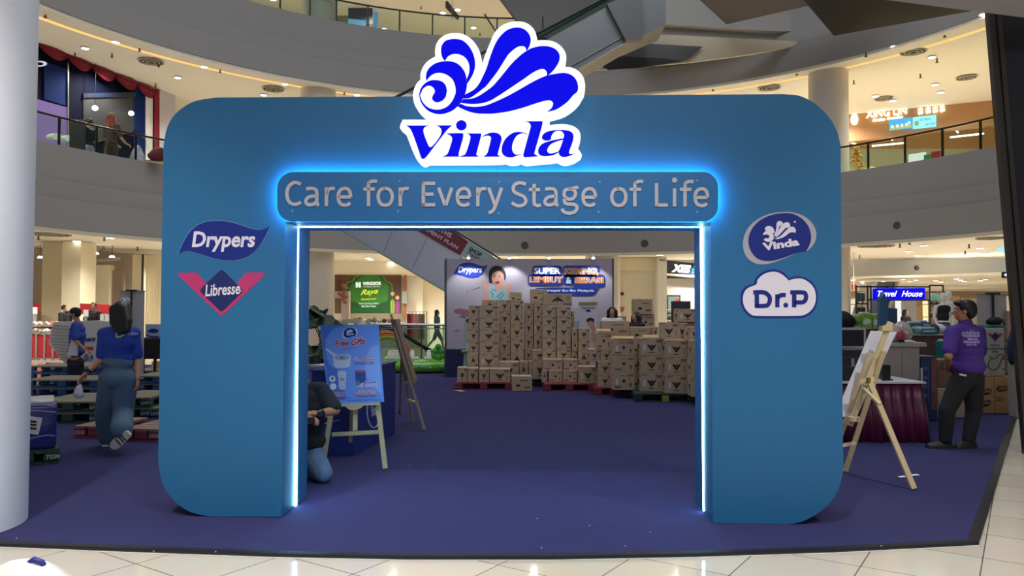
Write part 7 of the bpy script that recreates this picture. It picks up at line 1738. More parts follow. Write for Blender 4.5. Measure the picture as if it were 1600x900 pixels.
# ---- right: travel shop
TP = Plane((0, 27.0, 0), (0, -1, 0)); c_ = TP(1405, 468)
sf = thing('display_shelving', 'tall black metal shelving frame holding the blue lit sign and suitcases', 'shelving', (c_.x, 27.1, FL + .001))
def fb(x0_, y0_, x1_, y1_, w=.06):
    mb.bar(TP(x0_, y0_), TP(x1_, y1_), w, w)
mb = MB()
for x in (1338, 1356, 1361, 1387, 1453, 1474): a_ = TP(x, 446); mb.bb(a_.x - .02, a_.x + .02, 27.0, 27.05, FL + .002, a_.z)
for y, x0_, x1_ in ((448, 1338, 1453), (446, 1453, 1474), (474.5, 1338, 1356), (468.5, 1356, 1453), (474.5, 1453, 1474), (495, 1453, 1474), (497, 1338, 1356)): a_ = TP(x0_, y); b_ = TP(x1_, y); mb.bb(a_.x, b_.x, 27.0, 27.05, a_.z - .025, a_.z + .025)
mb.build('frame', black, sf)
mb = MB()
for y, x0_, x1_ in ((475, 1338, 1356), (475, 1453, 1474), (497, 1338, 1356), (495, 1453, 1474)): a_ = TP(x0_, y); b_ = TP(x1_, y); mb.bb(a_.x, b_.x, 27.05, 27.5, a_.z - .02, a_.z)
mb.build('shelf', black, sf)
tv = thing('lit_sign', 'bright blue illuminated sign with white italic lettering above the easel', 'sign', tuple(TP(1404, 468)))
mb = MB(); mb.prism([[(1364, 451), (1443, 450), (1443, 468), (1364, 468.5)]], TP, -.02, .1, back=True); mb.build('panel', lit('sign_blue', '#0505e8', 1.0), tv)
mb = MB(); mb.text('Travel', TP, (1368, 463.5), (1398, 463.5), (1369, 454.5), .12, bold=.008, shear=.25); mb.text('House', TP, (1406, 463.5), (1438, 463.5), (1407, 454.5), .12, bold=.008, shear=.25); mb.build('lettering', lit('sign_white', '#ffffff', 1.3), tv, fix=False)
def suitcase(label, px, ytop, ybot, w, m):
    z0 = TP(px, ybot).z + .001; zt_ = TP(px, ytop).z; t_ = thing('suitcase', label, 'suitcase', (pxy(px, 27.1), 27.25, z0)); ww = w / F * 27
    mb = MB(); mb.rbox((0, 0, (zt_ - z0) / 2 + .03), (ww, .26, zt_ - z0 - .07), .04); mb.build('shell', m, t_, world=False, smooth=50)
    mb = MB(); [mb.bb(x - .006, x + .006, -.136, -.128, .08, zt_ - z0 - .1) for x in [ww * (k / 6 - .5) for k in range(1, 6)]]; mb.build('ridge', m, t_, world=False)
    mb = MB(); mb.tube([(-.08, 0, zt_ - z0 - .01), (-.08, 0, zt_ - z0 + .05), (.08, 0, zt_ - z0 + .05), (.08, 0, zt_ - z0 - .01)], .012); mb.build('handle', black, t_, world=False)
    for s in (-1, 1): mb = MB(); mb.cyl((s * ww * .36, -.02, .03), (s * ww * .36, .02, .03), .029); mb.build('wheel', black, t_, world=False)
    return t_
suitcase('dark teal suitcase on the top left shelf beside the blue sign', 1347, 457, 474, 11, mat('case_teal', '#35565c', .4))
suitcase('black suitcase on the lower left shelf under the teal suitcase', 1347, 480, 496, 12, mat('case_black', '#1a1c22'))
suitcase('mint green suitcase on the top right shelf beside the blue sign', 1463, 458, 474, 12, mat('case_mint', '#6fa79c', .4))
suitcase('brown ridged suitcase on the right shelf under the mint suitcase', 1463, 478, 494, 12, mat('case_brown', '#8d7c70', .4))
# mannequins
def mannequin(label, px, ytop, D, col, cloth):
    zt_ = CAMH + (487 - ytop) * D / F; x = pxy(px, D); t_ = thing('mannequin', label, 'mannequin', (x, D, FL + .001)); o_ = Vector((x, D, zt_))
    mb = MB(); mb.ell(o_ + Vector((0, 0, -.12)), (.085, .10, .12)); mb.limb(o_ + Vector((0, 0, -.2)), .05, o_ + Vector((0, 0, -.3)), .055); mb.ell(o_ + Vector((0, 0, -.42)), (.19, .11, .13)); mb.ell(o_ + Vector((0, 0, -.62)), (.14, .1, .16)); mb.ell(o_ + Vector((0, 0, -.82)), (.16, .11, .13))
    for s in (-1, 1): ball_chain(mb, [o_ + Vector((s * .19, 0, -.38)), o_ + Vector((s * .24, 0, -.65)), o_ + Vector((s * .20, -.1, -.88))], [.05, .04, .03]); ball_chain(mb, [o_ + Vector((s * .08, 0, -.88)), o_ + Vector((s * .09, -.03, -1.28)), o_ + Vector((s * .09, 0, -1.7))], [.09, .06, .04])
    remesh(mb, 'body', col, t_, .02, 2)
    mb = MB(); mb.ell(o_ + Vector((0, 0, -.44)), (.205, .125, .14)); mb.ell(o_ + Vector((0, 0, -.64)), (.16, .115, .2)); mb.ell(o_ + Vector((0, 0, -.9)), (.18, .125, .2)); remesh(mb, 'clothes', cloth, t_, .02, 2)
    mb = MB(); mb.cyl((x, D + .02, FL + .002), (x, D + .02, FL + .02), .2, seg=20); mb.cyl((x, D + .02, FL + .02), (x, D + .02, zt_ - 1.6), .02); mb.build('stand', mat('chrome', '#b8babc'), t_)
mannequin('white mannequin in a white top behind the man in purple', 1482, 453.5, 21.5, mat('mannequin_white', '#e8e6e4', .3), mat('cloth_white', '#dcdcdc', .8))
mannequin('mannequin in a black dress left of the white one', 1473.5, 456.5, 20.6, mat('mannequin_white', '#e8e6e4'), blackcloth)
# second escalator far behind the travel shop
pl_ = Plane((0, 33.0, 0), (0, -1, 0)); ee = thing('escalator', 'dark escalator rising behind the blue illuminated sign', 'escalator', (pxy(1375, 33), 33.0, FL + .001))
mb = MB(); mb.prism([[(1372, 440), (1397, 440), (1368, 541), (1338, 541)]], pl_, -1.2, 0, back=True); mb.build('steps', mat('esc_dark', '#272b34', .4), ee)
for x in (1366, 1399): mb = MB(); mb.prism([[(x, 440), (x + 5, 440), (x - 25, 541), (x - 30, 541)]], pl_, -1.2, .05, back=True); mb.build('balustrade', mat('chrome', '#b8babc'), ee)
# far shops, warm lit openings
for i, (x0_, x1_, y0_, c_, e_) in enumerate(((1330, 1336, 468, '#f2eccc', .9), (1401, 1408, 470, '#f4f2ea', 1.0), (1410, 1432, 470, '#d8c8b8', .35), (1432, 1440, 478, '#c9935c', .5), (1444, 1450, 470, '#f3e9a8', 1.1), (1478, 1500, 462, '#c9a06a', .4), (1504, 1526, 466, '#cfae7c', .4), (1574, 1590, 462, '#e8d2a0', .6))):
    a_, b_ = pxy(x0_, 52), pxy(x1_, 52); mb = MB(); mb.bb(a_, b_, 52, 52.2, FL, CAMH + (487 - y0_) * 52 / F); o_ = mb.build('wall_far_shopfront', lit('far_shop_%d' % i, c_, e_)); o_['kind'] = 'structure'
signp('exit_sign', 'small red hanging sign beside the cream pillar', [(1331, 444.5), (1337, 444.5), (1337, 452.5), (1331, 452.5)], 30.0, lit('sign_red', '#d8442c', .9), zfoot=3.8)
dsn = thing('direction_sign', 'black direction sign with white arrow hanging by the dark column', 'sign', tuple(P(1578, 434, 20)))
pl_ = Plane((0, 20.0, 0), (0, -1, 0)); mb = MB(); mb.prism([rrect(1567, 425, 1600, 434.5, 1)], pl_, -.06, 0, back=True); mb.build('board', mat('sign_black', '#1c1d1c', .4), dsn)
mb = MB(); mb.ribbon([(1571.5, 432), (1571.5, 428)], .8, pl_, 0, .01, smooth=False); mb.ribbon([(1569, 430.2), (1571.5, 427.6), (1574, 430.2)], .8, pl_, 0, .01, smooth=False); mb.text('Toilet', pl_, (1576, 432), (1588, 432), (1576, 430), .01); mb.build('arrow', lit('sign_white', '#ffffff', 2.2), dsn, fix=False)
mb = MB(); a_ = pl_(1577, 426); mb.cyl((a_.x, 20, a_.z - .05), (a_.x, 20, 3.78), .01, seg=6); mb.build('hanging_rod', black, dsn)
# cyan-lit ceiling opening at the right
mb = MB(); q = [P(x, y, D) for x, y, D in ((1556, 386, 27.5), (1590, 382, 26.5), (1590, 410, 33), (1572, 402, 31))]
qq = [Vector((v.x, v.y, 3.80)) for v in q]; mb.prism([[(v.x, v.y) for v in qq]], lambda x, y, w: Vector((x, y, w)), 3.83, 3.795, back=True); o_ = mb.build('trim_10', lit('cove_cyan', '#9fe3ee', 1.0)); o_['kind'] = 'structure'
# ================================================================ LEVEL 2 LEFT SHOP
LP = vplane((-15.9, 24.2), (-14.05, 30.6))
blue_d = mat('shop_blue_dark', '#070d22', .8, spec=.1); blue_b = mat('shop_blue', '#102a68', .7, spec=.1)
def lpn(name, pts, m, w0=-.05, w1=0.0, kind='structure', fix=True):
    mb = MB(); mb.prism([pts], LP, w0, w1, back=True); o_ = mb.build(name, m); o_['kind'] = kind; return o_
lpn('wall_left_blue_shop', [(40, 50), (245, 140), (245, 250), (40, 250)], blue_d, -.2, 0)
lpn('wall_left_blue_panel', [(68, 96), (103, 108), (103, 166), (68, 155)], blue_b, 0, .04)
lpn('wall_left_blue_post', [(209, 133), (225, 140), (225, 250), (209, 250)], blue_b, 0, .05)
lpn('wall_left_white_panel', [(226, 146), (237, 150), (237, 250), (226, 250)], white, 0, .06)
lpn('window_1', [(129, 152), (209, 150), (209, 205), (129, 230)], mat('window_night', '#2e2f31', .6, noise=.5, nscale=1.2), 0, .03)
lpn('trim_11', [(128, 146), (210, 144), (210, 151), (128, 153)], mat('lintel_blue', '#18223a', .5), 0, .08)
lpn('window_2', [(50, 153), (104, 168), (104, 232), (50, 228)], lit('window_violet', '#a98ad0', .55), 0, .03)
lpn('trim_12', [(103, 96), (105, 97), (105, 240), (103, 240)], mat('chrome', '#b8babc'), 0, .08)
mb = MB(); mb.prism([circ(58, 100, 11, 4.5, 28), circ(58, 100, 8, 2.8, 28)], LP, .05, .12); tag(mb.build('ring_light', lit('ring_white', '#e6e8ee', .8)), 'white ring-shaped ceiling lamp at the left edge of the blue shop', 'lamp')
mb = MB(); mb.prism([circ(78, 214, 8, 5, 16)], LP, .04, .3); mb.prism([circ(97, 217, 7, 5, 16)], LP, .04, .3); tag(mb.build('cloud_cutout', mat('cloud_mint', '#b7cfc0', .6)), 'pale cloud-shaped cut-outs in the violet shop window', 'cutouts')
for x, y, l_ in ((136, 170, 'left'), (193, 178, 'right')):
    q = LP(x, y, .35); mb = MB(); mb.ell(q, (.10, .10, .09)); o_ = mb.build('pendant_lamp', lit('lamp_bright', '#e6fff6', 6), smooth=True); tag(o_, 'bright white pendant lamp seen in the dark shop window, %s one' % l_, 'lamp', 'pendant lamps in the upper shop window')
    mb = MB(); mb.cyl(q + Vector((0, 0, .12)), Vector((q.x, q.y, 10.19)), .01, seg=6); mb.build('cord', black, o_)
# red swag curtain
redv = mat('curtain_red', '#8a1630', .7)
cu = thing('swag_curtain', 'crimson scalloped swag curtain with side drop along the upper blue shop front', 'curtain', tuple(LP(150, 150)))
top_ = lambda x: 68 + (x - 60) * (142 - 68) / (243 - 60)
for i, (x0_, x1_) in enumerate(((56, 102), (100, 140), (138, 178), (175, 212), (209, 240))):
    mb = MB(); rows = 8; n = 12; vs = []
    for r_ in range(rows + 1):
        for k in range(n + 1):
            t_ = k / n; x = x0_ + (x1_ - x0_) * t_; sag = 4 + 15 * math.sin(math.pi * t_) ** .8; y = top_(x) + sag * r_ / rows; vs.append(LP(x, y, .12 + .05 * math.sin(r_ * 2.4) + .1 * math.sin(math.pi * t_)))
    mb.add(vs, [(r_ * (n + 1) + k, r_ * (n + 1) + k + 1, (r_ + 1) * (n + 1) + k + 1, (r_ + 1) * (n + 1) + k) for r_ in range(rows) for k in range(n)]); mb.build('swag', redv, cu, smooth=True)
mb = MB(); rows = [[LP(x, y, .12 + .03 * (k % 2)) for k, x in enumerate((237, 238.5, 240, 241.5, 243, 244.5))] for y in (140, 180, 248)]; mb.loft(rows, caps=False, closed=False); mb.build('side_drop', redv, cu)
lpn('pillar', [(244.5, 142), (269, 143), (269, 252), (244.5, 252)], mat('pillar_lilac', '#c4bfc6', .6), -.4, .15)
lump('flower_pot', 'dark red flower arrangement with cream bloom on the upper left parapet', 'flowers', 240, 24.6, 6.31, .32, .2, .45, mat('flowers_wine', '#5a1a26', .8, noise=.6, nscale=12), 71)
lump('clear_bags', 'sparkling clear bags behind the upper left glass rail', 'bags', 207, 25.5, 5.71, .28, .2, 1.3, mat('bags_lilac', '#a9a6c6', .2, noise=.5, nscale=9, coat=.6), 72)
bgb, *_ = boxthing('folding_screen', 'black folded panel standing beside the person in dark jacket upstairs', 'panel', 103, 128, 0, 23.7, .05, 5.701, mat('panel_black', '#1b1c22', .5), ztop=CAMH + (485 - 196) * 24.4 / F)
# ================================================================ BALCONY RAILS
rail_g = glass('balcony_glass', '#eef5ee', .12)
dark_rail = mat('rail_dark', '#34312e', .35, metal=.4)
def balcony(label, pxs, zb, zt_, name='balcony_railing', r_=RR + .3, xs=None, m=dark_rail):
    pts = [ring_at(x, r_) for x in pxs]; mid_ = rp(pts[len(pts) // 2][1], r_, zb)
    t_ = thing(name, label, 'railing', tuple(mid_))
    for D, ph in pts[1:-1] if len(pts) > 2 else pts:
        q = rp(ph, r_, 0); d_ = Vector((math.sin(ph), math.cos(ph), 0)); mb = MB(); mb.box((q.x, q.y, (zb + zt_) / 2), (.06, .05, zt_ - zb), -ph); mb.build('post', m, t_)
    ph0, ph1 = pts[0][1], pts[-1][1]; n = 40; ring_ = [ph0 + (ph1 - ph0) * k / n for k in range(n + 1)]
    mb = MB(); mb.tube([rp(a_, r_, zt_) for a_ in ring_], .035, 8); mb.build('handrail', m, t_, smooth=True)
    for (D0, a0), (D1, a1) in zip(pts[:-1], pts[1:]):
        mb = MB(); k = 6; rr_ = r_ - .06; g = .006
        mb.loft([[rp(a0 + (a1 - a0) * j / k, rr_, zb + .01), rp(a0 + (a1 - a0) * j / k, rr_, zt_ - .07), rp(a0 + (a1 - a0) * j / k, rr_ + .012, zt_ - .07), rp(a0 + (a1 - a0) * j / k, rr_ + .012, zb + .01)] for j in [q_ + 0 for q_ in range(k + 1)]]); mb.build('glass_pane', rail_g, t_)
balcony('glass balcony railing in front of the upper blue shop at the left', (20, 87, 146, 208, 262, 330), 6.3, 7.15)
balcony('glass balcony railing in front of the upper food shop at the right', (1310, 1359, 1417, 1476, 1536, 1600), 6.3, 7.2)
balcony('topmost glass balcony railing above the middle of the arch', (380, 432, 479, 521, 571, 621, 673, 724, 775, 840), 12.7, 13.6)
# ================================================================ LEVEL 2 RIGHT FOOD SHOP
glow = lit('neon_warm', '#fff6cf', 2.5)
fs = thing('shop_sign', 'glowing cream shop lettering on the wooden fascia of the upper right shop', 'sign', tuple(P2(1400, 200)))
mb = MB(); mb.text('XING LIN', P2, (1353, 185), (1417, 178.5), (1353, 174), .1, bold=.02, depth=.08); mb.build('lettering', glow, fs, fix=False)
mb = MB(); mb.text('Cake Studio', P2, (1363, 191), (1411, 185), (1363, 186.5), .1, bold=.05, depth=.05); mb.build('lettering_small', glow, fs, fix=False)
mb = MB(); mb.prism([sm([(1336, 177, 1), (1340, 182), (1341, 188), (1338, 195), (1332, 195), (1329, 189), (1331, 182)], 4)], P2, .05, .15); mb.build('drop_emblem', glow, fs)
mb = MB()
for i, x in enumerate((1434, 1446, 1457, 1468)):
    y = 172 - i * 1.3
    for a_, b_ in (((x, y), (x + 8, y - 1)), ((x, y + 4), (x + 8, y + 3)), ((x + 4, y - 3), (x + 4, y + 6)), ((x + 1, y + 7), (x + 8, y + 5))): mb.ribbon([a_, b_], 1.8, P2, .05, .12, smooth=False)
mb.build('characters', glow, fs, fix=False)
for i, (pts, c_, l_) in enumerate((([(1389, 190), (1425, 186.5), (1425, 203), (1389, 207)], '#4aa8d8', 'left'), ([(1425.7, 186.5), (1462, 182.5), (1462, 201), (1425.7, 204.5)], '#8fe0ee', 'right'))):
    t_ = thing('menu_screen', 'bright hanging menu screen below the upper right shop lettering, %s one' % l_, 'screen', tuple(P2(sum(p[0] for p in pts) / 4, 204, .4)), group='menu screens of the upper food shop')
    mb = MB(); mb.prism([pts], P2, .34, .40, back=True); mb.build('screen', lit('menu_%d' % i, c_, 1.3), t_)
    mb = MB(); x0_ = pts[0][0]; yb = pts[3][1]
    if i == 0:
        mb.prism([sm([(x0_ + 1, yb - 1, 1), (x0_ + 4, yb - 6), (x0_ + 12, yb - 7), (x0_ + 22, yb - 7), (x0_ + 34, yb - 9), (x0_ + 35, yb - 5, 1)])], P2, .40, .41)
        mb.build('picture', lit('menu_sand', '#c9d27a', .9), t_); mb = MB(); [mb.prism([circ(x0_ + u, yb - v, 2.2, 2.6, 10)], P2, .41, .42) for u, v in ((5, 6), (13, 7), (20, 8), (27, 9), (31, 12))]; mb.build('picture_shapes', lit('menu_white', '#f2f6e8', 1.1), t_)
    else:
        mb.text('SET MENU', P2, (x0_ + 10, yb - 12), (x0_ + 28, yb - 14), (x0_ + 10, yb - 15), .41); mb.text('RM 12.90', P2, (x0_ + 20, yb - 5), (x0_ + 34, yb - 7), (x0_ + 20, yb - 8), .41); mb.build('lettering', mat('menu_ink', '#1f5a74', .6), t_, fix=False); mb = MB(); mb.prism([rrect(x0_ + 3, yb - 12, x0_ + 9, yb - 5, 1)], P2, .40, .42); mb.build('picture', lit('menu_green', '#8cc06a', .9), t_)
for i, (a_, b_, l_) in enumerate((((1318, 197), (1372, 192), 'slim level strip lamp behind the drop emblem'), ((1372, 192), (1395, 215), 'slanting strip lamp under the glowing letters'), ((1362, 224), (1414, 219), 'level strip lamp low behind the first rail bay'), ((1479, 179), (1496, 177), 'short strip lamp right of the menu screens'), ((1487, 186), (1499, 203), 'slanting strip lamp right of the menu screens'), ((1486, 210), (1540, 204), 'level strip lamp low in the right bays'), ((1318, 214), (1338, 222), 'slanting strip lamp beside the round pillar'), ((1552, 176), (1558, 194), 'short strip lamp beside the dark column'))):
    mb = MB(); mb.bar(P2(a_[0], a_[1], -.6), P2(b_[0], b_[1], -.6), .09, .06); o_ = mb.build('strip_lamp', lit('strip_white', '#fffbe8', 3)); tag(o_, l_ + ' in the upper right shop', 'lamp', 'strip lamps in the upper food shop')
    mb = MB(); q = P2((a_[0] + b_[0]) / 2, (a_[1] + b_[1]) / 2, -.6); mb.cyl(q, (q.x, q.y, 10.21), .008, seg=6); mb.build('cord', black, o_)
mb = MB(); q = ring_at(1341, RR + 2.2)[0]; bx_ = pxy(1341, q); rnd = random.Random(9)
mb.limb((bx_, q, 6.36), .03, (bx_, q, 7.6), .02)
gold = mat('gold_leaf', '#c79a3a', .4, noise=.4, nscale=14)
gt_ = thing('golden_tree', 'small golden ornamental tree in a dark pot on the upper right parapet', 'tree', (bx_, q, 6.3))
mb.build('trunk', gold, gt_)
mb = MB()
for k in range(46):
    z = rnd.uniform(.25, 1.25); rr_ = (1.35 - z) * .42; a_ = rnd.uniform(0, 6.28); mb.ell((bx_ + rr_ * rnd.uniform(.2, 1) * math.cos(a_), q + rr_ * rnd.uniform(.2, 1) * math.sin(a_), 6.35 + z), (.07, .07, .055), 6, 4)
mb.build('foliage', gold, gt_, smooth=True)
mb = MB(); mb.cyl((bx_, q, 6.301), (bx_, q, 6.5), .16, .2, 16); mb.build('pot', mat('pot_dark', '#3a3a40'), gt_)
sh2 = thing('parapet_shelf', 'yellowish counter ledge behind the upper right parapet', 'ledge', tuple(rp(R(48), RR + 1.6, 5.702)))
mb = MB(); ph0 = ring_at(1322, RR + 2.2)[1]; ph1 = ring_at(1560, RR + 2.2)[1]
mb.loft([[rp(ph0 + (ph1 - ph0) * j / 14, r_, z) for r_, z in ((RR + 1.3, 5.702), (RR + 3.2, 5.702), (RR + 3.2, 6.30), (RR + 1.3, 6.30))] for j in range(15)]); mb.build('ledge', mat('ledge_yellow', '#d9c878', .5), sh2)
def onledge(name, label, cat, px, w, h, m, seed=None):
    D, ph = ring_at(px, RR + 2.0); q = rp(ph, RR + 2.0, 6.302)
    if seed is not None:
        return lump(name, label, cat, px, D, 6.302, w / 2, .15, h, m, seed)
    t_ = thing(name, label, cat, tuple(q), -ph); mb = MB(); mb.rbox((0, 0, h / 2), (w, .12, h), .01); mb.build('body', m, t_, world=False); return t_
onledge('flower_row', 'row of small white flowers in a dark trough on the upper ledge', 'flowers', 1366, .9, .42, mat('flowers_pale', '#b9ad92', .7, noise=.6, nscale=14), 81)
onledge('planter', 'dark low planter with greenery on the upper ledge', 'planter', 1388, .7, .3, mat('planter_green', '#6d7a48', .7, noise=.6, nscale=14), 82)
onledge('screen_panel', 'white blank panel facing the rail on the upper ledge', 'panel', 1436, .55, .62, lit('panel_white', '#eef4ee', 1.0))
onledge('green_box', 'green box right of the white panel upstairs', 'box', 1454, .28, .52, mat('box_green', '#4d9a5c', .6))
onledge('red_box', 'red ornamented box right of the green one upstairs', 'box', 1466, .28, .58, mat('box_red', '#a83030', .6))
onledge('blue_sign', 'small dark blue sign low on the upper ledge', 'sign', 1404, .45, .2, mat('sign_blue_dark', '#27406e', .5))
# ================================================================ TOP RIGHT ESCALATOR AND LEVEL 3
EU = Plane((0, 24.5, 0), (0, -1, 0)); ue = thing('escalator', 'brushed steel escalator climbing to the right above the arch logo', 'escalator', tuple(EU(900, 100)))
mb = MB(); mb.prism([[(947, 11), (976, 66), (903, 110), (880, 120), (700, 205), (640, 230), (640, 190), (820, 85), (862, 58)]], EU, -1.4, 0, back=True)
mb.v = []; mb.f = []; mb.mi = []
mb.prism([[(1040, -42), (1040, 40), (976, 67), (905, 108), (885, 122), (800, 150), (800, 92), (862, 57), (947, 11)]], EU, -1.4, 0, back=True); mb.build('truss', steel, ue)
mb = MB(); mb.prism([[(947, 11), (1000, -12), (1003, 66), (976, 67)]], EU, .0, .25, back=True); mb.build('end_box', mat('dark_steel', '#6b6a69'), ue)
mb = MB(); mb.ribbon([(905, 108), (977, 67)], 1.5, EU, 0, .06, smooth=False); mb.ribbon([(893, 103), (973, 58)], 1.0, EU, 0, .05, smooth=False); mb.build('edge_trim', mat('chrome', '#b8babc'), ue)
mb = MB(); mb.tube([EU(1000, -30, .1), EU(843, 52, .1), EU(760, 81, .1), EU(612, 157, .1)], .05, 8); mb.tube([EU(960, -28, -1.3), EU(838, 40, -1.3), EU(800, 62, -1.3)], .05, 8); mb.build('handrail', black, ue)
mb = MB(); mb.prism([[(835, 55), (1000, -28), (947, 11), (862, 57), (840, 70)]], EU, .0, .012, back=True); mb.build('glass_balustrade', glass('rail_glass'), ue)
mb = MB(); a_ = EU(848, 32, .1); mb.cyl(EU(848, 28, .1), EU(848, 49, .1), .025); mb.build('baluster', black, ue)
pxwall('wall_upper_grey_shade', [(800, -60), (1010, -60), (1000, 20), (955, 20), (863, 62), (820, 48), (780, -5)], 31.0, .3, mat('upper_shade', '#6d6b68', .5, metal=.3))
signp('hanging_sign', 'red and grey hanging sign seen edge on near the topmost railing', [(696, 2), (700, 2), (718, 26), (716, 31), (712, 29), (696, 12)], 33.0, mat('sign_darkgrey', '#4a3a38', .5), zfoot=16.6)
signp('upper_poster', 'red poster piece seen under the steel escalator', [(826, 34), (836, 37), (850, 44), (838, 47), (828, 42)], 33.5, redc, zfoot=12.1)
signp('upper_board', 'dark navy lift surround with blue lit edge on the top level', [(544, -20), (582, -20), (582, 38), (544, 38)], 38.0, mat('lift_navy', '#1c2a44', .4))
signp('upper_board', 'pale blue lit posters low on the dark lift surround', [(544, 29), (571, 32), (571, 43), (544, 40)], 37.965, lit('poster_cyan', '#6fb4e0', .7))
fpan('wall_top_pier', 581, 586, 38.5, 12.1, 16.6, lit('edge_blue', '#5aa8e8', .6), .2)
fpan('wall_top_grey', 519, 544, 39, 12.1, 16.6, mat('top_grey', '#85837f', .6), .4)
mb = MB(); a_ = P(750, 40, 30); mb.bar(P(757, 22, 31.6), P(783, 62, 31.6), .06, .06); tag(mb.build('slanted_bar', dark_rail), 'short dark slanted bar behind the topmost railing left of the logo', 'bar')
# ================================================================ CEILING FITTINGS
def onceil(px, py, z): return G(px, py, z)
lampm = lit('downlight', '#fffdf2', 7)
ringm = mat('fitting_white', '#e6e2d8', .5)
def downlights(lst, z, where, r_=.11):
    pr = None
    for i, (x, y) in enumerate(lst):
        q = G(x, y, z); t_ = thing('downlight', 'round recessed downlight, %s from the left %s' % (['first', 'second', 'third', 'fourth', 'fifth', 'sixth', 'seventh', 'eighth', 'ninth', 'tenth', 'eleventh', 'twelfth', 'thirteenth', 'fourteenth', 'fifteenth'][i], where), 'downlight', (q.x, q.y, z - .02), group='downlights ' + where)
        mb = MB(); mb.cyl((0, 0, 0), (0, 0, .022), r_ * 1.15, r_ * 1.2, 20); mb.build('rim', ringm, t_, world=False)
        mb = MB(); mb.cyl((0, 0, -.008), (0, 0, .004), r_, r_, 20); mb.build('lens', lampm, t_, world=False)
downlights([(133, 75), (181, 65), (278, 121), (319, 104), (412, 148), (445, 131), (558, 148)], 10.19, 'in the ceiling above the left balcony')
downlights([(1129, 137), (1265, 110), (1397, 72), (1456, 89), (1537, 22)], 10.19, 'in the ceiling above the right balcony')
downlights([(1368, 150), (1395, 157), (1461, 132), (1470, 144)], 10.19, 'above the glowing letters of the food shop', .12)
downlights([(120, 376), (173, 371)], 3.81, 'over the shoe table', .12)
downlights([(575, 403), (579, 405), (519, 410), (610, 409), (806, 401), (1031, 398)], 3.81, 'in the ceiling seen through the arch', .13)
downlights([(1391, 378), (1420, 392), (1434, 399), (1444, 383), (1531, 387), (1540, 395), (1560, 362)], 3.81, 'in the ceiling right of the arch', .11)
downlights([(1333, 437), (1347, 439), (1352, 442), (1380, 439), (1411, 436), (1422, 439), (1431, 437), (1462, 438), (1470, 440), (1494, 435), (1501, 437), (1507, 439), (1532, 438), (1540, 436)], 2.94, 'in the far low ceiling at the right', .09)
downlights([(496, 1), (427, -1), (600, 45), (692, 20), (715, 15), (740, 43)], 16.59, 'on the top level ceiling', .14)
for i, (x, y, z, r_, l_) in enumerate(((236, 96, 10.19, .42, 'round air vent in the ceiling above the left balcony'), (427, 139, 10.19, .42, 'round air vent in the ceiling left of the round column upstairs'), (1427, 80, 10.19, .42, 'round air vent in the right upper ceiling'), (1202, 137, 10.19, .42, 'round air vent just above the top right of the arch'), (1381, 154, 10.19, .35, 'round air vent above the glowing shop letters'), (1510, 121, 10.19, .35, 'round air vent near the dark column upstairs'), (78, 366, 3.81, .6, 'flat air vent over the shoe table'), (1369, 384, 3.81, .6, 'flat air vent in the ceiling right of the arch'), (1547, 372, 3.81, .4, 'flat air vent near the dark column downstairs'))):
    q = G(x, y, z); t_ = thing('air_vent', l_, 'vent', (q.x, q.y, z - .03)); mb = MB()
    for k in range(3):
        ra = r_ * (1 - k * .3); mb.loft([[Vector(((ra - d_) * math.cos(a_), (ra - d_) * math.sin(a_), h_)) for a_ in [j * math.pi / 14 for j in range(28)]] for d_, h_ in ((0, .03), (0, -.01 * k), (r_ * .12, -.01 * k), (r_ * .12, .03))], caps=False)
    mb.build('grille', mat('vent_grey', '#a8a294', .5), t_, world=False, smooth=40); mb = MB(); mb.cyl((0, 0, .015), (0, 0, .028), r_ * .9, seg=24); mb.build('recess', mat('vent_dark', '#4a463e', .8), t_, world=False)
for i, (x, y, z) in enumerate(((71, 21, 10.19), (117, 83, 10.19), (175, 84, 10.19), (218, 74, 10.19), (248, 99, 10.19), (344, 108, 10.19), (243, 131, 10.19), (538, 143, 10.19), (1114, 137, 10.19), (1245, 112, 10.19), (1353, 83, 10.19), (1476, 52, 10.19), (1464, 92, 10.19), (1438, 116, 10.19), (1334, 126, 10.19), (163, 370, 3.81), (60, 368, 3.81), (215, 386, 3.81), (1406, 381, 3.81), (1421, 376, 3.81), (1514, 382, 3.81), (1508, 392, 3.81), (1343, 399, 3.81), (658, 10, 16.59), (750, 52, 16.59))):
    q = G(x, y, z); t_ = thing('sprinkler', 'tiny dark sprinkler head, %s when following the ceilings from the upper left' % NTH[i], 'sprinkler', (q.x, q.y, z - .13), group='sprinkler heads dotted over the ceilings'); mb = MB(); mb.cyl((0, 0, 0), (0, 0, .02), .05, .05, 10); mb.cyl((0, 0, .02), (0, 0, .135), .02, .03, 8); mb.build('head', mat('sprinkler_dark', '#3c3a36', .5), t_, world=False)
for i, (x, y, l_) in enumerate(((1432, 80, 'small dome detector beside the vent upstairs'),)): pass
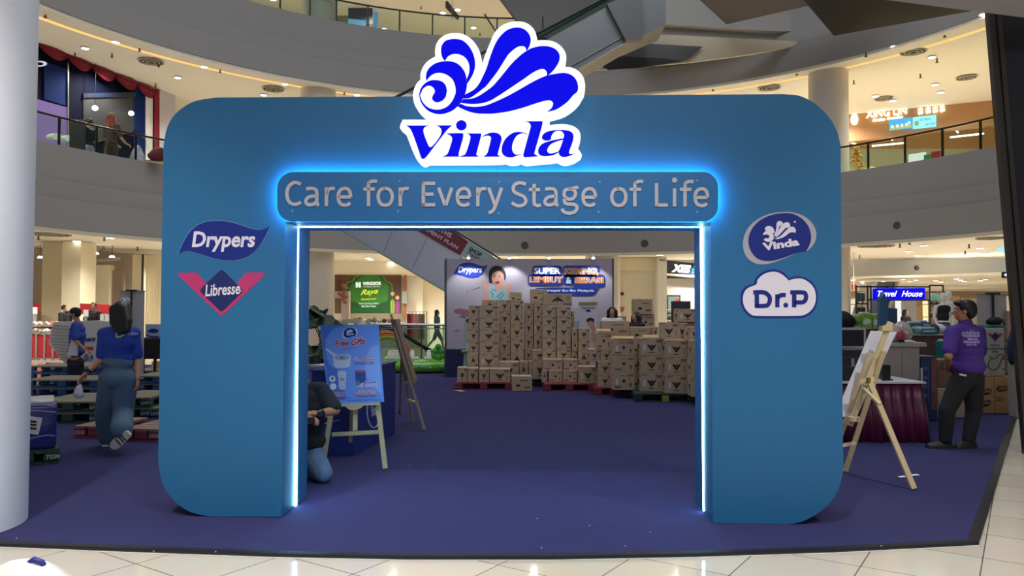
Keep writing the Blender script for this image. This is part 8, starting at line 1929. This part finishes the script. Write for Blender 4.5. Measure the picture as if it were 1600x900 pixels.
# round speakers in the bulkheads
def speaker(px, py, r_=.15, plane=None, l_=''):
    if plane is None: D, ph = ring_at(px, RR)
    else: D, ph = plane, 0.0
    q = P(px, py, D); d_ = Vector((-math.sin(ph), -math.cos(ph), 0)); t_ = thing('round_speaker', l_, 'speaker', tuple(q + d_ * .02))
    mb = MB(); mb.cyl(q - d_ * .0, q + d_ * .03, r_, r_ * .95, 28); mb.build('grille', mat('speaker_dark', '#3a3836', .6), t_)
    mb = MB()
    for rr_ in (.75, .45): 
        u_ = d_.orthogonal().normalized(); v_ = d_.cross(u_); mb.tube([q + d_ * .034 + (u_ * math.cos(a_) + v_ * math.sin(a_)) * r_ * rr_ for a_ in [j * math.pi / 12 for j in range(25)]], .008, 6)
    mb.cyl(q + d_ * .03, q + d_ * .045, r_ * .2, seg=14); mb.build('ring', mat('speaker_grey', '#77736f', .5), t_)
speaker(820, 383.5, l_='round dark speaker in the bulkhead above the backdrop, left of two', r_=.15)
speaker(1007, 380.5, l_='round dark speaker in the bulkhead seen through the arch, right of two', r_=.15)
speaker(1402, 352.5, l_='round dark speaker in the lower balcony front right of the arch', r_=.13)
speaker(56, 329, l_='round speaker in the lower balcony front touching the near pillar', r_=.15)
speaker(1432.5, 418.5, l_='round dark speaker in the white dropped bulkhead at the right', r_=.11, plane=33.9)
# hanging lamps inside the brown shop, left
for i, (x, y) in enumerate(((142, 387), (150, 397), (175, 402), (63, 403))):
    q = P(x, y, 27.6); t_ = thing('pendant_lamp', 'small white pendant lamp in the brown shop at the left, %s from the left' % ('second', 'third', 'fourth', 'first')[i], 'lamp', tuple(q), group='pendant lamps in the brown shop')
    mb = MB(); mb.cyl(q, q + Vector((0, 0, .06)), .10, .06, 14); mb.build('shade', lampm, t_); mb = MB(); mb.cyl(q + Vector((0, 0, .06)), Vector((q.x, q.y, 3.8)), .01, seg=6); mb.build('cord', black, t_)
mb = MB(); mb.bar(P(153, 408, 28.0), P(190, 404, 28.0), .12, .12); mb.bar(P(155, 392, 28.2), P(163, 387, 28.2), .08, .08); tag(mb.build('ceiling_duct', mat('duct_grey', '#77706a', .5)), 'grey service ducts under the ceiling of the brown shop', 'duct')
